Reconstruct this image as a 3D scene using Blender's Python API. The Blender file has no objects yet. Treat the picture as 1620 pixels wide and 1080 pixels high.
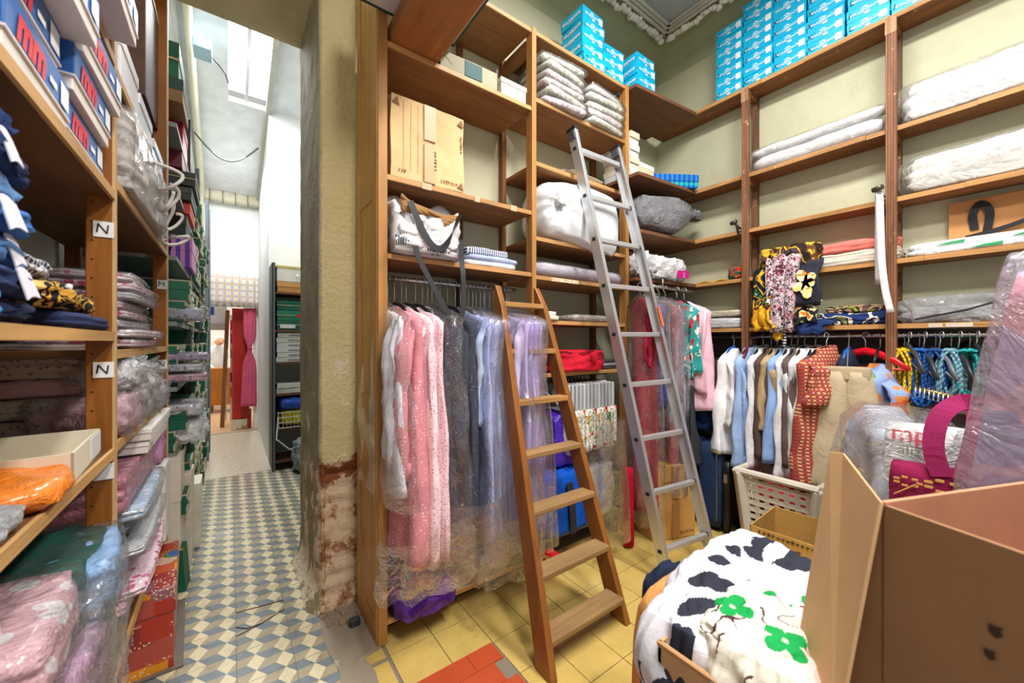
import bpy, bmesh, math, random
from mathutils import Vector, Matrix, noise
C = bpy.context.scene.collection
PI = math.pi
random.seed(7)
# ---------------------------------------------------------------- camera numbers
FPX, EYE, YAW = 611.0, 1.35, math.radians(36.06)
FW = (math.sin(YAW), math.cos(YAW)); RT = (math.cos(YAW), -math.sin(YAW))
def at(u, v, **k):
    """world point seen at photo position (u,v) on the plane x=, y=, z= or at forward distance w="""
    s = (u-810)/FPX; t = (540-v)/FPX
    d = (FW[0]+RT[0]*s, FW[1]+RT[1]*s, t)
    a, val = next(iter(k.items()))
    m = val if a == 'w' else (val-(EYE if a == 'z' else 0))/d['xyz'.index(a)]
    return Vector((d[0]*m, d[1]*m, EYE+d[2]*m))
def hexc(h):
    h = h.lstrip('#'); o = []
    for i in (0, 2, 4):
        c = int(h[i:i+2], 16)/255
        o.append(c/12.92 if c <= .04045 else ((c+.055)/1.055)**2.4)
    return (*o, 1.0)
def nz(*p): return noise.noise(Vector(p))
# ---------------------------------------------------------------- materials
class NT:
    def __init__(s, name):
        s.m = bpy.data.materials.new(name); s.m.use_nodes = True
        s.t = s.m.node_tree; s.n = s.t.nodes; s.l = s.t.links
        s.b = s.n['Principled BSDF']; s.out = s.n['Material Output']
    def add(s, typ, **kw):
        n = s.n.new(typ)
        for k, v in kw.items():
            if k == 'ins':
                for a, b in v.items():
                    if isinstance(b, bpy.types.NodeSocket): s.l.new(b, n.inputs[a])
                    else: n.inputs[a].default_value = b
            else: setattr(n, k, v)
        return n
    def coord(s, scale=(1, 1, 1), rot=(0, 0, 0)):
        tc = s.add('ShaderNodeTexCoord')
        mp = s.add('ShaderNodeMapping', ins={'Vector': tc.outputs['Object'], 'Scale': scale, 'Rotation': rot})
        return mp.outputs[0]
    def noise(s, vec, sc=5, det=4, rough=.55, dist=0):
        return s.add('ShaderNodeTexNoise', ins={'Vector': vec, 'Scale': sc, 'Detail': det, 'Roughness': rough, 'Distortion': dist}).outputs[0]
    def ramp(s, fac, stops, interp='LINEAR'):
        r = s.add('ShaderNodeValToRGB', ins={'Fac': fac}); cr = r.color_ramp; cr.interpolation = interp
        cr.elements.remove(cr.elements[-1])
        for i, (p, c) in enumerate(stops):
            e = cr.elements[0] if i == 0 else cr.elements.new(p)
            e.position = p; e.color = c if len(c) == 4 else (*c, 1)
        return r.outputs[0]
    def math(s, op, a, b=0.0, c=None):
        ins = {0: a, 1: b}
        if c is not None: ins[2] = c
        return s.add('ShaderNodeMath', operation=op, ins=ins).outputs[0]
    def mix(s, fac, a, b, mode='MIX'):
        return s.add('ShaderNodeMix', data_type='RGBA', blend_type=mode, ins={0: fac, 6: a, 7: b}).outputs[2]
    def bump(s, h, st=.3, dist=.01):
        b = s.add('ShaderNodeBump', ins={'Height': h, 'Strength': st, 'Distance': dist})
        s.l.new(b.outputs[0], s.b.inputs['Normal']); return b.outputs[0]
    def fin(s, col=None, rough=.6, spec=.4, metal=0, **kw):
        if col is not None:
            if isinstance(col, bpy.types.NodeSocket): s.l.new(col, s.b.inputs['Base Color'])
            else: s.b.inputs['Base Color'].default_value = col
        if isinstance(rough, bpy.types.NodeSocket): s.l.new(rough, s.b.inputs['Roughness'])
        else: s.b.inputs['Roughness'].default_value = rough
        s.b.inputs['Specular IOR Level'].default_value = spec
        s.b.inputs['Metallic'].default_value = metal
        for k, v in kw.items(): s.b.inputs[k].default_value = v
        return s.m
_M = {}
def memo(fn):
    def g(*a, **k):
        key = repr((fn.__name__, a, sorted(k.items())))
        if key not in _M: _M[key] = fn(*a, **k)
        return _M[key]
    return g
def sc4(c, f): return tuple(min(1, x*f) for x in c[:3])+(1,)
@memo
def wood(hx, axis=0, rough=.5, scale=1.0, knots=True):
    t = NT('wood'); s = [26*scale]*3; s[axis] = 1.6*scale
    v = t.coord(tuple(s)); n1 = t.noise(v, 1.0, 5, .6, .6)
    n2 = t.noise(t.coord((3, 3, 3)), 1.3, 3)
    c = hexc(hx)
    col = t.ramp(n1, [(.25, sc4(c, .55)), (.5, c), (.75, sc4(c, 1.22))])
    col = t.mix(t.ramp(n2, [(.4, (0, 0, 0)), (.75, (.55,)*3)]), col, sc4(c, .62))
    t.bump(n1, .12, .004)
    return t.fin(col, rough, .35)
@memo
def wood2(hx, axis=0, rough=.55):
    """old worn shelf timber: scuffs and pale chips"""
    t = NT('worn_wood'); s = [30]*3; s[axis] = 2
    n1 = t.noise(t.coord(tuple(s)), 1.0, 6, .65, .8); c = hexc(hx)
    col = t.ramp(n1, [(.28, sc4(c, .45)), (.5, c), (.74, sc4(c, 1.25))])
    n2 = t.noise(t.coord((1, 1, 1)), 22, 5, .7)
    col = t.mix(t.ramp(n2, [(.63, (0, 0, 0)), (.7, (.8,)*3)]), col, hexc('#d8b48c'))
    t.bump(n2, .25, .004)
    return t.fin(col, rough, .3)
@memo
def plain(hx, rough=.6, spec=.4, var=.12, bump=0.0, bs=60, metal=0, sheen=0):
    t = NT('plain'); c = hexc(hx); n = t.noise(t.coord(), 6, 4)
    col = t.ramp(n, [(.3, sc4(c, 1-var)), (.7, sc4(c, 1+var*.6))])
    if bump: t.bump(t.noise(t.coord(), bs, 4), bump, .004)
    m = t.fin(col, rough, spec, metal)
    if sheen: t.b.inputs['Sheen Weight'].default_value = sheen
    return m
@memo
def cloth(hx, rough=.9, var=.15, wr=7):
    t = NT('cloth'); c = hexc(hx); n = t.noise(t.coord(), 9, 4)
    col = t.ramp(n, [(.3, sc4(c, 1-var)), (.7, sc4(c, 1+var*.5))])
    w = t.noise(t.coord(), wr, 5, .6, .7); f = t.noise(t.coord(), 320, 2)
    t.bump(t.math('ADD', w, t.math('MULTIPLY', f, .06)), .5, .02)
    return t.fin(col, rough, .2)
@memo
def dots(base, dot, scale=40, size=.25, rough=.9, wr=7, dot2=None):
    t = NT('dotted_cloth'); v = t.coord()
    vo = t.add('ShaderNodeTexVoronoi', ins={'Vector': v, 'Scale': scale, 'Randomness': .55})
    m = t.math('LESS_THAN', vo.outputs['Distance'], size)
    d = hexc(dot)
    if dot2: d = t.mix(t.math('GREATER_THAN', t.add('ShaderNodeSeparateColor', ins={0: vo.outputs['Color']}).outputs[0], .5), hexc(dot), hexc(dot2))
    col = t.mix(m, hexc(base), d)
    t.bump(t.noise(t.coord(), wr, 5, .6, .7), .5, .02)
    return t.fin(col, rough, .2)
@memo
def floral(base, cols, scale=22, size=.42, rough=.85, wr=7, stem=None):
    t = NT('flower_print'); v = t.coord()
    wv = t.add('ShaderNodeMix', data_type='VECTOR', ins={0: .06, 4: v, 5: t.add('ShaderNodeTexNoise', ins={'Vector': v, 'Scale': scale*1.2}).outputs['Color']}).outputs[1]
    col = hexc(base)
    if stem:
        mn = t.noise(v, scale*.8, 2, .5, 1.0)
        col = t.mix(t.math('LESS_THAN', t.math('ABSOLUTE', t.math('SUBTRACT', mn, .5)), .02), hexc(base), hexc(stem))
    vo = t.add('ShaderNodeTexVoronoi', ins={'Vector': wv, 'Scale': scale})
    rr = t.add('ShaderNodeSeparateColor', ins={0: vo.outputs['Color']})
    pick = t.ramp(rr.outputs[0], [(i/len(cols), hexc(c)) for i, c in enumerate(cols)], 'CONSTANT')
    sz = t.math('MULTIPLY', rr.outputs[1], size*1.25)
    col = t.mix(t.math('LESS_THAN', vo.outputs['Distance'], sz), col, pick)
    t.bump(t.noise(t.coord(), wr, 5, .6, .7), .5, .02)
    return t.fin(col, rough, .2)
@memo
def stripes(a, b, axis=0, freq=60, duty=.5, rough=.85, gingham=False, axis2=2, c2=None):
    t = NT('striped_cloth'); sp = t.add('ShaderNodeSeparateXYZ', ins={0: t.coord()})
    def st(ax): return t.math('LESS_THAN', t.math('FRACT', t.math('MULTIPLY', sp.outputs[ax], freq)), duty)
    s1 = st(axis)
    if gingham:
        s2 = st(axis2); k = t.math('MULTIPLY', t.math('ADD', s1, s2), .5)
        mid = hexc(c2) if c2 else tuple((x+y)/2 for x, y in zip(hexc(a), hexc(b)))
        col = t.ramp(k, [(0, hexc(a)), (.4, mid), (.8, hexc(b))], 'CONSTANT')
    else: col = t.mix(s1, hexc(a), hexc(b))
    t.bump(t.noise(t.coord(), 7, 5, .6, .7), .5, .02)
    return t.fin(col, rough, .2)
@memo
def camo(cols, scale=14, rough=.85, dist=1.5, lo=.32, hi=.68):
    """bold printed cloth: warped patches of the colours"""
    t = NT('bold_print'); n = t.noise(t.coord(), scale, 1.5, .45, dist)
    k = len(cols)
    col = t.ramp(n, [(0 if i == 0 else lo+(hi-lo)*i/k, hexc(c)) for i, c in enumerate(cols)], 'CONSTANT')
    t.bump(t.noise(t.coord(), 7, 5, .6, .7), .5, .02)
    return t.fin(col, rough, .2)
@memo
def film(tint='#ffffff', haze=.07, gloss=.22, wr=9, bump=.9, rough=.12):
    """thin clear plastic film: see-through with creased highlights"""
    t = NT('clear_film'); t.n.remove(t.b)
    v = t.coord(); h = t.add('ShaderNodeTexNoise', ins={'Vector': v, 'Scale': wr, 'Detail': 5.0, 'Roughness': .6, 'Distortion': 1.4}).outputs[0]
    r = t.math('ABSOLUTE', t.math('SUBTRACT', h, .5))
    bp = t.add('ShaderNodeBump', ins={'Height': r, 'Strength': bump, 'Distance': .05})
    tr = t.add('ShaderNodeBsdfTransparent', ins={'Color': sc4(hexc(tint), 1)})
    gl = t.add('ShaderNodeBsdfGlossy', ins={'Color': (1, 1, 1, 1), 'Roughness': rough, 'Normal': bp.outputs[0]})
    df = t.add('ShaderNodeBsdfDiffuse', ins={'Color': hexc('#f2f2f6'), 'Normal': bp.outputs[0]})
    fr = t.add('ShaderNodeFresnel', ins={'IOR': 1.35, 'Normal': bp.outputs[0]})
    g = t.math('ADD', t.math('MULTIPLY', t.math('POWER', fr.outputs[0], 1.35), .8), gloss*.07)
    a = t.add('ShaderNodeMixShader', ins={0: haze, 1: tr.outputs[0], 2: df.outputs[0]})
    b = t.add('ShaderNodeMixShader', ins={0: t.math('MINIMUM', g, .6), 1: a.outputs[0], 2: gl.outputs[0]})
    t.l.new(b.outputs[0], t.out.inputs[0]); return t.m
@memo
def packed(hx, hx2=None, gloss=.55, scale=30, wr=14):
    """printed cloth folded inside a shiny clear packet"""
    t = NT('packed_cloth'); v = t.coord(); c = hexc(hx)
    col = t.ramp(t.noise(v, 10, 3), [(.3, sc4(c, .88)), (.7, sc4(c, 1.06))])
    if hx2:
        vo = t.add('ShaderNodeTexVoronoi', ins={'Vector': v, 'Scale': scale})
        col = t.mix(t.math('LESS_THAN', vo.outputs['Distance'], .34), col, hexc(hx2))
    h = t.noise(v, wr, 5, .6, 1.2)
    t.bump(t.math('ABSOLUTE', t.math('SUBTRACT', h, .5)), .9, .03)
    t.b.inputs['Coat Weight'].default_value = gloss; t.b.inputs['Coat Roughness'].default_value = .12
    return t.fin(col, .55, .5)
@memo
def sack(hx, rough=.3, wr=9, dist=1.8):
    """crinkled plastic sack"""
    t = NT('plastic_sack'); v = t.coord(); c = hexc(hx)
    h = t.noise(v, wr, 6, .6, dist)
    t.bump(t.math('ABSOLUTE', t.math('SUBTRACT', h, .5)), 1.0, .05)
    col = t.ramp(t.noise(v, 5, 3), [(.3, sc4(c, .9)), (.7, sc4(c, 1.05))])
    return t.fin(col, rough, .6)
@memo
def board(hx='#c79a63', rough=.8, tape=None):
    t = NT('cardboard'); c = hexc(hx)
    n = t.noise(t.coord((40, 40, 3)), 1, 4); n2 = t.noise(t.coord(), 4, 5, .6)
    col = t.ramp(n2, [(.3, sc4(c, .86)), (.7, sc4(c, 1.1))])
    col = t.mix(.12, col, t.ramp(n, [(.3, sc4(c, .7)), (.7, sc4(c, 1.15))]))
    t.bump(n2, .25, .01)
    return t.fin(col, rough, .25)
@memo
def metal(hx='#c8c9cb', rough=.32):
    t = NT('metal'); c = hexc(hx); n = t.noise(t.coord((4, 4, 40)), 4, 4)
    return t.fin(t.ramp(n, [(.3, sc4(c, .85)), (.7, sc4(c, 1.05))]), t.math('ADD', t.math('MULTIPLY', n, .25), rough-.1), .5, 1.0)
@memo
def rope(hx, sc=220):
    t = NT('twisted_cord'); c = hexc(hx)
    w = t.add('ShaderNodeTexWave', bands_direction='DIAGONAL', ins={'Vector': t.coord(), 'Scale': sc/10, 'Distortion': .6}).outputs['Fac']
    t.bump(w, .8, .004)
    return t.fin(t.mix(w, sc4(c, .62), sc4(c, 1.15)), .55, .4)
@memo
def wallpaint(hx, under='#b9ad93', peel=.66, stain='#8f8568', rough=.8):
    t = NT('old_wall_paint'); c = hexc(hx); v = t.coord()
    n1 = t.noise(v, 1.4, 4); n2 = t.noise(v, 3.2, 8, .68); n3 = t.noise(v, 34, 4)
    col = t.ramp(n1, [(.3, sc4(c, .9)), (.7, sc4(c, 1.06))])
    col = t.mix(t.ramp(n2, [(peel, (0, 0, 0)), (peel+.015, (1, 1, 1))]), col, hexc(under))
    col = t.mix(t.ramp(t.noise(v, 2.1, 6, .7), [(.55, (0, 0, 0)), (.8, (.4,)*3)]), col, hexc(stain))
    t.bump(t.math('ADD', n3, t.math('MULTIPLY', n2, 2)), .25, .01)
    return t.fin(col, rough, .3)
# ---------------------------------------------------------------- mesh builder
class MB:
    def __init__(s): s.v = []; s.f = []; s.mi = []
    def _add(s, vs, fs, m=0):
        o = len(s.v); s.v += [tuple(p) for p in vs]
        for f in fs: s.f.append([o+i for i in f]); s.mi.append(m)
        return s
    def box(s, c, d, rot=None, m=0):
        x, y, z = d[0]/2, d[1]/2, d[2]/2
        vs = [Vector((i*x, j*y, k*z)) for k in (-1, 1) for j in (-1, 1) for i in (-1, 1)]
        if rot is not None:
            R = Matrix.Rotation(rot, 3, 'Z') if isinstance(rot, (int, float)) else rot
            vs = [R @ p for p in vs]
        c = Vector(c)
        return s._add([p+c for p in vs], [(0, 2, 3, 1), (4, 5, 7, 6), (0, 1, 5, 4), (2, 6, 7, 3), (0, 4, 6, 2), (1, 3, 7, 5)], m)
    def span(s, a, b, m=0):
        return s.box([(p+q)/2 for p, q in zip(a, b)], [abs(q-p) for p, q in zip(a, b)], m=m)
    def hexa(s, bot, top, m=0):
        """solid between two quads listed the same way round"""
        return s._add(list(bot)+list(top), [(3, 2, 1, 0), (4, 5, 6, 7), (0, 1, 5, 4), (1, 2, 6, 5), (2, 3, 7, 6), (3, 0, 4, 7)], m)
    def beam(s, a, b, w, d, side=(1, 0, 0), m=0, w2=None):
        """straight bar a->b; w across along side, d in the third direction"""
        a, b, e = Vector(a), Vector(b), Vector(side).normalized(); ax = (b-a).normalized()
        e = (e-ax*e.dot(ax)).normalized(); g = ax.cross(e); w2 = w2 or w
        q = lambda p, ww: [p-e*ww/2-g*d/2, p+e*ww/2-g*d/2, p+e*ww/2+g*d/2, p-e*ww/2+g*d/2]
        return s.hexa(q(a, w), q(b, w2), m)
    def plate(s, pts, th, m=0):
        """flat polygon given thickness th along its normal"""
        P = [Vector(p) for p in pts]; n = (P[1]-P[0]).cross(P[2]-P[0]).normalized()*th
        k = len(P)
        return s._add(P+[p+n for p in P], [list(range(k))[::-1], list(range(k, 2*k))]+[(i, (i+1) % k, k+(i+1) % k, k+i) for i in range(k)], m)
    def loft(s, rings, cap=(True, True), m=0, closed=True):
        n = len(rings[0]); vs = [p for r in rings for p in r]; fs = []
        for i in range(len(rings)-1):
            for j in range(n if closed else n-1):
                k = (j+1) % n
                fs.append((i*n+j, i*n+k, (i+1)*n+k, (i+1)*n+j))
        if closed and cap[0]: fs.append(tuple(range(n))[::-1])
        if closed and cap[1]: fs.append(tuple(range((len(rings)-1)*n, len(rings)*n)))
        return s._add(vs, fs, m)
    def tube(s, pts, r, n=8, m=0, cap=True, flat=1.0):
        P = [Vector(p) for p in pts]; rings = []; up = None
        for i, p in enumerate(P):
            t = (P[min(i+1, len(P)-1)]-P[max(i-1, 0)]).normalized()
            if up is None:
                up = Vector((0, 0, 1)) if abs(t.z) < .9 else Vector((1, 0, 0))
            a = (up-t*up.dot(t)).normalized(); up = a; b = t.cross(a)
            rr = r[i] if isinstance(r, (list, tuple)) else r
            rings.append([p+a*rr*math.cos(2*PI*k/n)+b*rr*flat*math.sin(2*PI*k/n) for k in range(n)])
        return s.loft(rings, (cap, cap), m)
    def strap(s, pts, w, th, side, m=0):
        """flat ribbon along pts; w wide along side"""
        P = [Vector(p) for p in pts]; sd = Vector(side).normalized(); rings = []
        if len(P) > 2:                   # round the path off
            Q = [P[0]+(P[0]-P[1])]+P+[P[-1]+(P[-1]-P[-2])]; R = []
            for i in range(1, len(Q)-2):
                for k in range(4):
                    t = k/4; a, b, c, d = Q[i-1:i+3]
                    R.append(.5*(2*b+(c-a)*t+(2*a-5*b+4*c-d)*t*t+(3*b-a-3*c+d)*t**3))
            P = R+[P[-1]]
        for i, p in enumerate(P):
            t = (P[min(i+1, len(P)-1)]-P[max(i-1, 0)]).normalized()
            e = (sd-t*sd.dot(t)).normalized(); g = t.cross(e)
            rings.append([p-e*w/2-g*th/2, p+e*w/2-g*th/2, p+e*w/2+g*th/2, p-e*w/2+g*th/2])
        return s.loft(rings, (True, True), m)
    def grid(s, fn, nu, nv, m=0, wrap=False):
        vs = [fn(i/nu, j/nv) for j in range(nv+1) for i in range(nu+1)]
        return s._add(vs, [(j*(nu+1)+i, j*(nu+1)+i+1, (j+1)*(nu+1)+i+1, (j+1)*(nu+1)+i) for j in range(nv) for i in range(nu)], m)
    def sheet(s, fn, nu, nv, th=.004, m=0):
        """thin closed sheet: fn(u,v) front face, offset th backwards along the local normal"""
        P = [[Vector(fn(i/nu, j/nv)) for i in range(nu+1)] for j in range(nv+1)]
        Q = []
        for j in range(nv+1):
            r = []
            for i in range(nu+1):
                a = P[j][min(i+1, nu)]-P[j][max(i-1, 0)]; b = P[min(j+1, nv)][i]-P[max(j-1, 0)][i]
                nn = a.cross(b); nn = nn.normalized() if nn.length > 1e-9 else Vector((0, 0, 1))
                r.append(P[j][i]-nn*th)
            Q.append(r)
        vs = [p for r in P for p in r]+[p for r in Q for p in r]; W = nu+1; O = W*(nv+1); fs = []
        for j in range(nv):
            for i in range(nu):
                a = j*W+i; fs += [(a, a+1, a+W+1, a+W), (O+a+W, O+a+W+1, O+a+1, O+a)]
        for i in range(nu): fs += [(i+1, i, O+i, O+i+1), (nv*W+i, nv*W+i+1, O+nv*W+i+1, O+nv*W+i)]
        for j in range(nv): fs += [(j*W, (j+1)*W, O+(j+1)*W, O+j*W), ((j+1)*W+nu, j*W+nu, O+j*W+nu, O+(j+1)*W+nu)]
        return s._add(vs, fs, m)
    def rbox(s, c, d, r=.3, n=8, fn=None, m=0, nz_=None):
        """rounded cushion-like block, r 0..1; fn(p in -1..1 cube, q point) -> q"""
        c = Vector(c); idx = {}; vs = []; fs = []
        nn = (n, n, nz_ or n)
        def put(p):
            k = tuple(round(x, 4) for x in p)
            if k not in idx:
                p = Vector(p); L = p.length; e = Vector([abs(x)**4 for x in p]); q4 = (e.x+e.y+e.z)**.25
                q = p*(1-r)+(p/q4*(1-r*.5)+p/L*r*.5)*r
                q = Vector((q.x*d[0]/2, q.y*d[1]/2, q.z*d[2]/2))
                if fn: q = fn(p, q)
                idx[k] = len(vs); vs.append(q+c)
            return idx[k]
        for ax in range(3):
            a, b = (ax+1) % 3, (ax+2) % 3
            for sg in (-1, 1):
                for i in range(nn[a]):
                    for j in range(nn[b]):
                        q = []
                        for di, dj in ((0, 0), (1, 0), (1, 1), (0, 1)):
                            p = [0, 0, 0]; p[ax] = sg; p[a] = -1+2*(i+di)/nn[a]; p[b] = -1+2*(j+dj)/nn[b]
                            q.append(put(p))
                        fs.append(q if sg > 0 else q[::-1])
        return s._add(vs, fs, m)
    def blob(s, c, d, r=.7, n=12, amp=.08, fr=3, seed=0, flat=True, m=0):
        """lumpy bundle: a rounded block pushed about by noise, flat underneath"""
        A = amp*min(d)
        def f(p, q):
            k = Vector((p.x*d[0], p.y*d[1], p.z*d[2])); k = k/max(d)*fr+Vector((seed*7.3, seed*3.1, 0))
            nv = noise.noise(k)+.5*noise.noise(k*2.3)+.3*noise.noise(k*5.1)
            o = Vector((p.x, p.y, p.z)).normalized()*A*nv
            q = q+o
            if flat and q.z < -d[2]/2: q.z = -d[2]/2
            return q
        return s.rbox(c, d, r, n, f, m)
    def fold(s, c, d, layers=3, seed=0, r=.35, n=10, amp=.06, m=0):
        """folded cloth: a soft slab whose sides show the folds. c is the middle of its underside"""
        A = amp*d[2]
        nzz = max(6, layers*4)
        def f(p, q):
            side = max(abs(p.x), abs(p.y))
            if abs(p.z) < .999 and side > .9:
                g = abs(math.sin((p.z+1)/2*PI*layers))
                k = 1-.035*(1-g)**2-.015*nz(p.x*2+seed, p.y*2, p.z*4)
                q.x *= k; q.y *= k
            w = nz(p.x*1.6+seed*5.1, p.y*1.6, seed*2.7)+.5*nz(p.x*4+seed, p.y*4, p.z*2)
            q.z += A*w*(1 if p.z > -.5 else .0)
            q.x += A*.8*nz(seed, p.y*2.5, p.z*2); q.y += A*.8*nz(p.x*2.5, seed+3, p.z*2)
            return q
        return s.rbox((c[0], c[1], c[2]+d[2]/2), d, r, n, f, m, nzz)
    def xf(s, M, i0=0):
        s.v[i0:] = [tuple(M @ Vector(p)) for p in s.v[i0:]]; return s
    def ob(s, name, mats, parent=None, smooth=False, bevel=0, loc=None, rot=None, sub=0, seg=2):
        me = bpy.data.meshes.new(name); me.from_pydata(s.v, [], s.f)
        ms = mats if isinstance(mats, (list, tuple)) else [mats]
        for m in ms: me.materials.append(m)
        if len(ms) > 1: me.polygons.foreach_set('material_index', s.mi)
        if smooth: me.polygons.foreach_set('use_smooth', [True]*len(me.polygons))
        me.update()
        o = bpy.data.objects.new(name, me); C.objects.link(o)
        if parent is not None: o.parent = parent
        if loc is not None: o.location = loc
        if rot is not None: o.rotation_euler = rot
        if bevel:
            b = o.modifiers.new('edge', 'BEVEL'); b.width = bevel; b.segments = seg; b.limit_method = 'ANGLE'; b.angle_limit = .6
        if sub:
            d = o.modifiers.new('soft', 'SUBSURF'); d.levels = d.render_levels = sub
        return o
def tag(o, label, cat, group=None, kind=None):
    o['label'] = label; o['category'] = cat
    if group: o['group'] = group
    if kind: o['kind'] = kind
    return o
def thing(name, label, cat, loc=(0, 0, 0), rz=0, group=None):
    o = bpy.data.objects.new(name, None); C.objects.link(o); o.empty_display_size = .05
    o.location = loc; o.rotation_euler = (0, 0, rz) if isinstance(rz, (int, float)) else rz
    return tag(o, label, cat, group)
def struct(mb, name, mats, **k):
    o = mb.ob(name, mats, **k); o['kind'] = 'structure'; return o
def dup(root, loc, rz=None, label=None, group=None, skip=()):
    r = root.copy(); C.objects.link(r); r.location = loc
    if rz is not None: r.rotation_euler = (0, 0, rz) if isinstance(rz, (int, float)) else rz
    if label: r['label'] = label
    if group: r['group'] = group
    for ch in root.children:
        if ch.name.split('.')[0] in skip: continue
        c = ch.copy(); C.objects.link(c); c.parent = r
        for g in ch.children:
            d = g.copy(); C.objects.link(d); d.parent = c
    return r
_FT = {}
def text_mesh(txt, size, shear=0.0, space=1.0, bold=0.0):
    """lettering as a flat mesh in its local XZ plane, centred, facing -Y"""
    k = (txt, size, shear, space, bold)
    if k in _FT: return _FT[k]
    cu = bpy.data.curves.new('lettering', 'FONT'); cu.body = txt; cu.size = size; cu.shear = shear; cu.space_character = space
    cu.offset = bold; cu.align_x = 'CENTER'; cu.align_y = 'CENTER'; cu.resolution_u = 2
    o = bpy.data.objects.new('lettering', cu); C.objects.link(o)
    bpy.context.view_layer.update()
    me = bpy.data.meshes.new_from_object(o.evaluated_get(bpy.context.evaluated_depsgraph_get()))
    bpy.data.objects.remove(o); me.transform(Matrix.Rotation(PI/2, 4, 'X')); _FT[k] = me
    return me
def lettering(txt, size, mat, parent, loc, name='lettering', rot=(0, 0, 0), **k):
    me = text_mesh(txt, size, **k)
    if len(me.materials) == 0 or me.materials[0] != mat:
        me = me.copy() if len(me.materials) else me
        me.materials.clear(); me.materials.append(mat)
    o = bpy.data.objects.new(name, me); C.objects.link(o); o.parent = parent; o.location = loc; o.rotation_euler = rot
    return o
# ================================================================ the room
TOP = 3.15                       # top shelf height all round
wall_m = wallpaint('#bfbea2', '#aca78b', .7)
# ---- floors
def tile_floor():
    mb = MB(); e1 = Vector((.0667, 0, 0)); e2 = Vector((-.0333, .05, 0)); e3 = -(e1+e2); random.seed(3)
    x0, x1, y0, y1 = -.62, .37, .6, 4.78
    mb.span((x0-.05, y0, -.05), (.36, y1, -.004), m=3); mb.span((.36, 2.75, -.05), (1.2, y1, -.004), m=3)
    for i in range(-12, 16):
        for j in range(0, 60):
            c = Vector((.02+.1*i, .5+.1*j-.05*(i % 2), 0))
            for k, (a, b) in enumerate(((e1, -e2), (e2, e3), (e1, -e2*0-e1-e2))):
                q = ([c, c-e2, c-e2+e1, c+e1], [c, c+e2, c-e1, c+e3], [c, c+e1, c+e1+e3, c+e3])[k] if k != 0 else [c+e3*0, c+e1, c+e1+e2, c+e2]
                cx = sum(p.x for p in q)/4; cy = sum(p.y for p in q)/4
                edge = .355+.02*nz(cy*4, 1, 0)+.012*nz(cy*17, 2, 0)
                if cx > (edge if cy < 2.75 else 1.15) or cx < x0 or cy < y0 or cy > y1: continue
                mb._add([(p.x, p.y, 0) for p in q], [(0, 1, 2, 3) if k != 1 else (0, 1, 2, 3)], k)
    # grout between the 20 cm tiles
    gx = -.5
    for i in range(9):
        x = -.58+.2*i
        if x < .36: mb.span((x-.0012, y0, -.003), (x+.0012, y1, .0006), m=3)
        else: mb.span((x-.0012, 2.75, -.003), (x+.0012, y1, .0006), m=3)
    for j in range(21):
        y = .65+.2*j; mb.span((x0, y-.0008, -.003), (.34 if y < 2.75 else 1.15, y+.0008, .0005), m=3)
    # a cracked, lifted tile
    for a, b in (((.0, 2.36), (.2, 2.33)), ((.0, 2.17), (.1, 2.2)), ((.1, 2.2), (.2, 2.25)), ((.0, 2.24), (.04, 2.2)), ((.04, 2.2), (.1, 2.2))):
        mb.beam((a[0]+.02, a[1], .0005), (b[0]+.02, b[1], .0005), .006, .002, (0, 0, 1), m=4)
    def tm(hx):
        t = NT('cement_tile'); c = hexc(hx); n = t.noise(t.coord(), 7, 6, .7); n2 = t.noise(t.coord(), 45, 4)
        col = t.ramp(n, [(.3, sc4(c, .82)), (.65, sc4(c, 1.08))]); col = t.mix(t.ramp(n2, [(.62, (0, 0, 0)), (.75, (.4,)*3)]), col, hexc('#d8d0bc'))
        return t.fin(col, t.ramp(n, [(.3, (.2,)*3), (.7, (.42,)*3)]), .5)
    o = struct(mb, 'floor_passage', [tm('#707a80'), tm('#d8cba6'), tm('#a3967a'), plain('#7d7666', .9), plain('#4d3d2c', .9)])
tile_floor()
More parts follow.
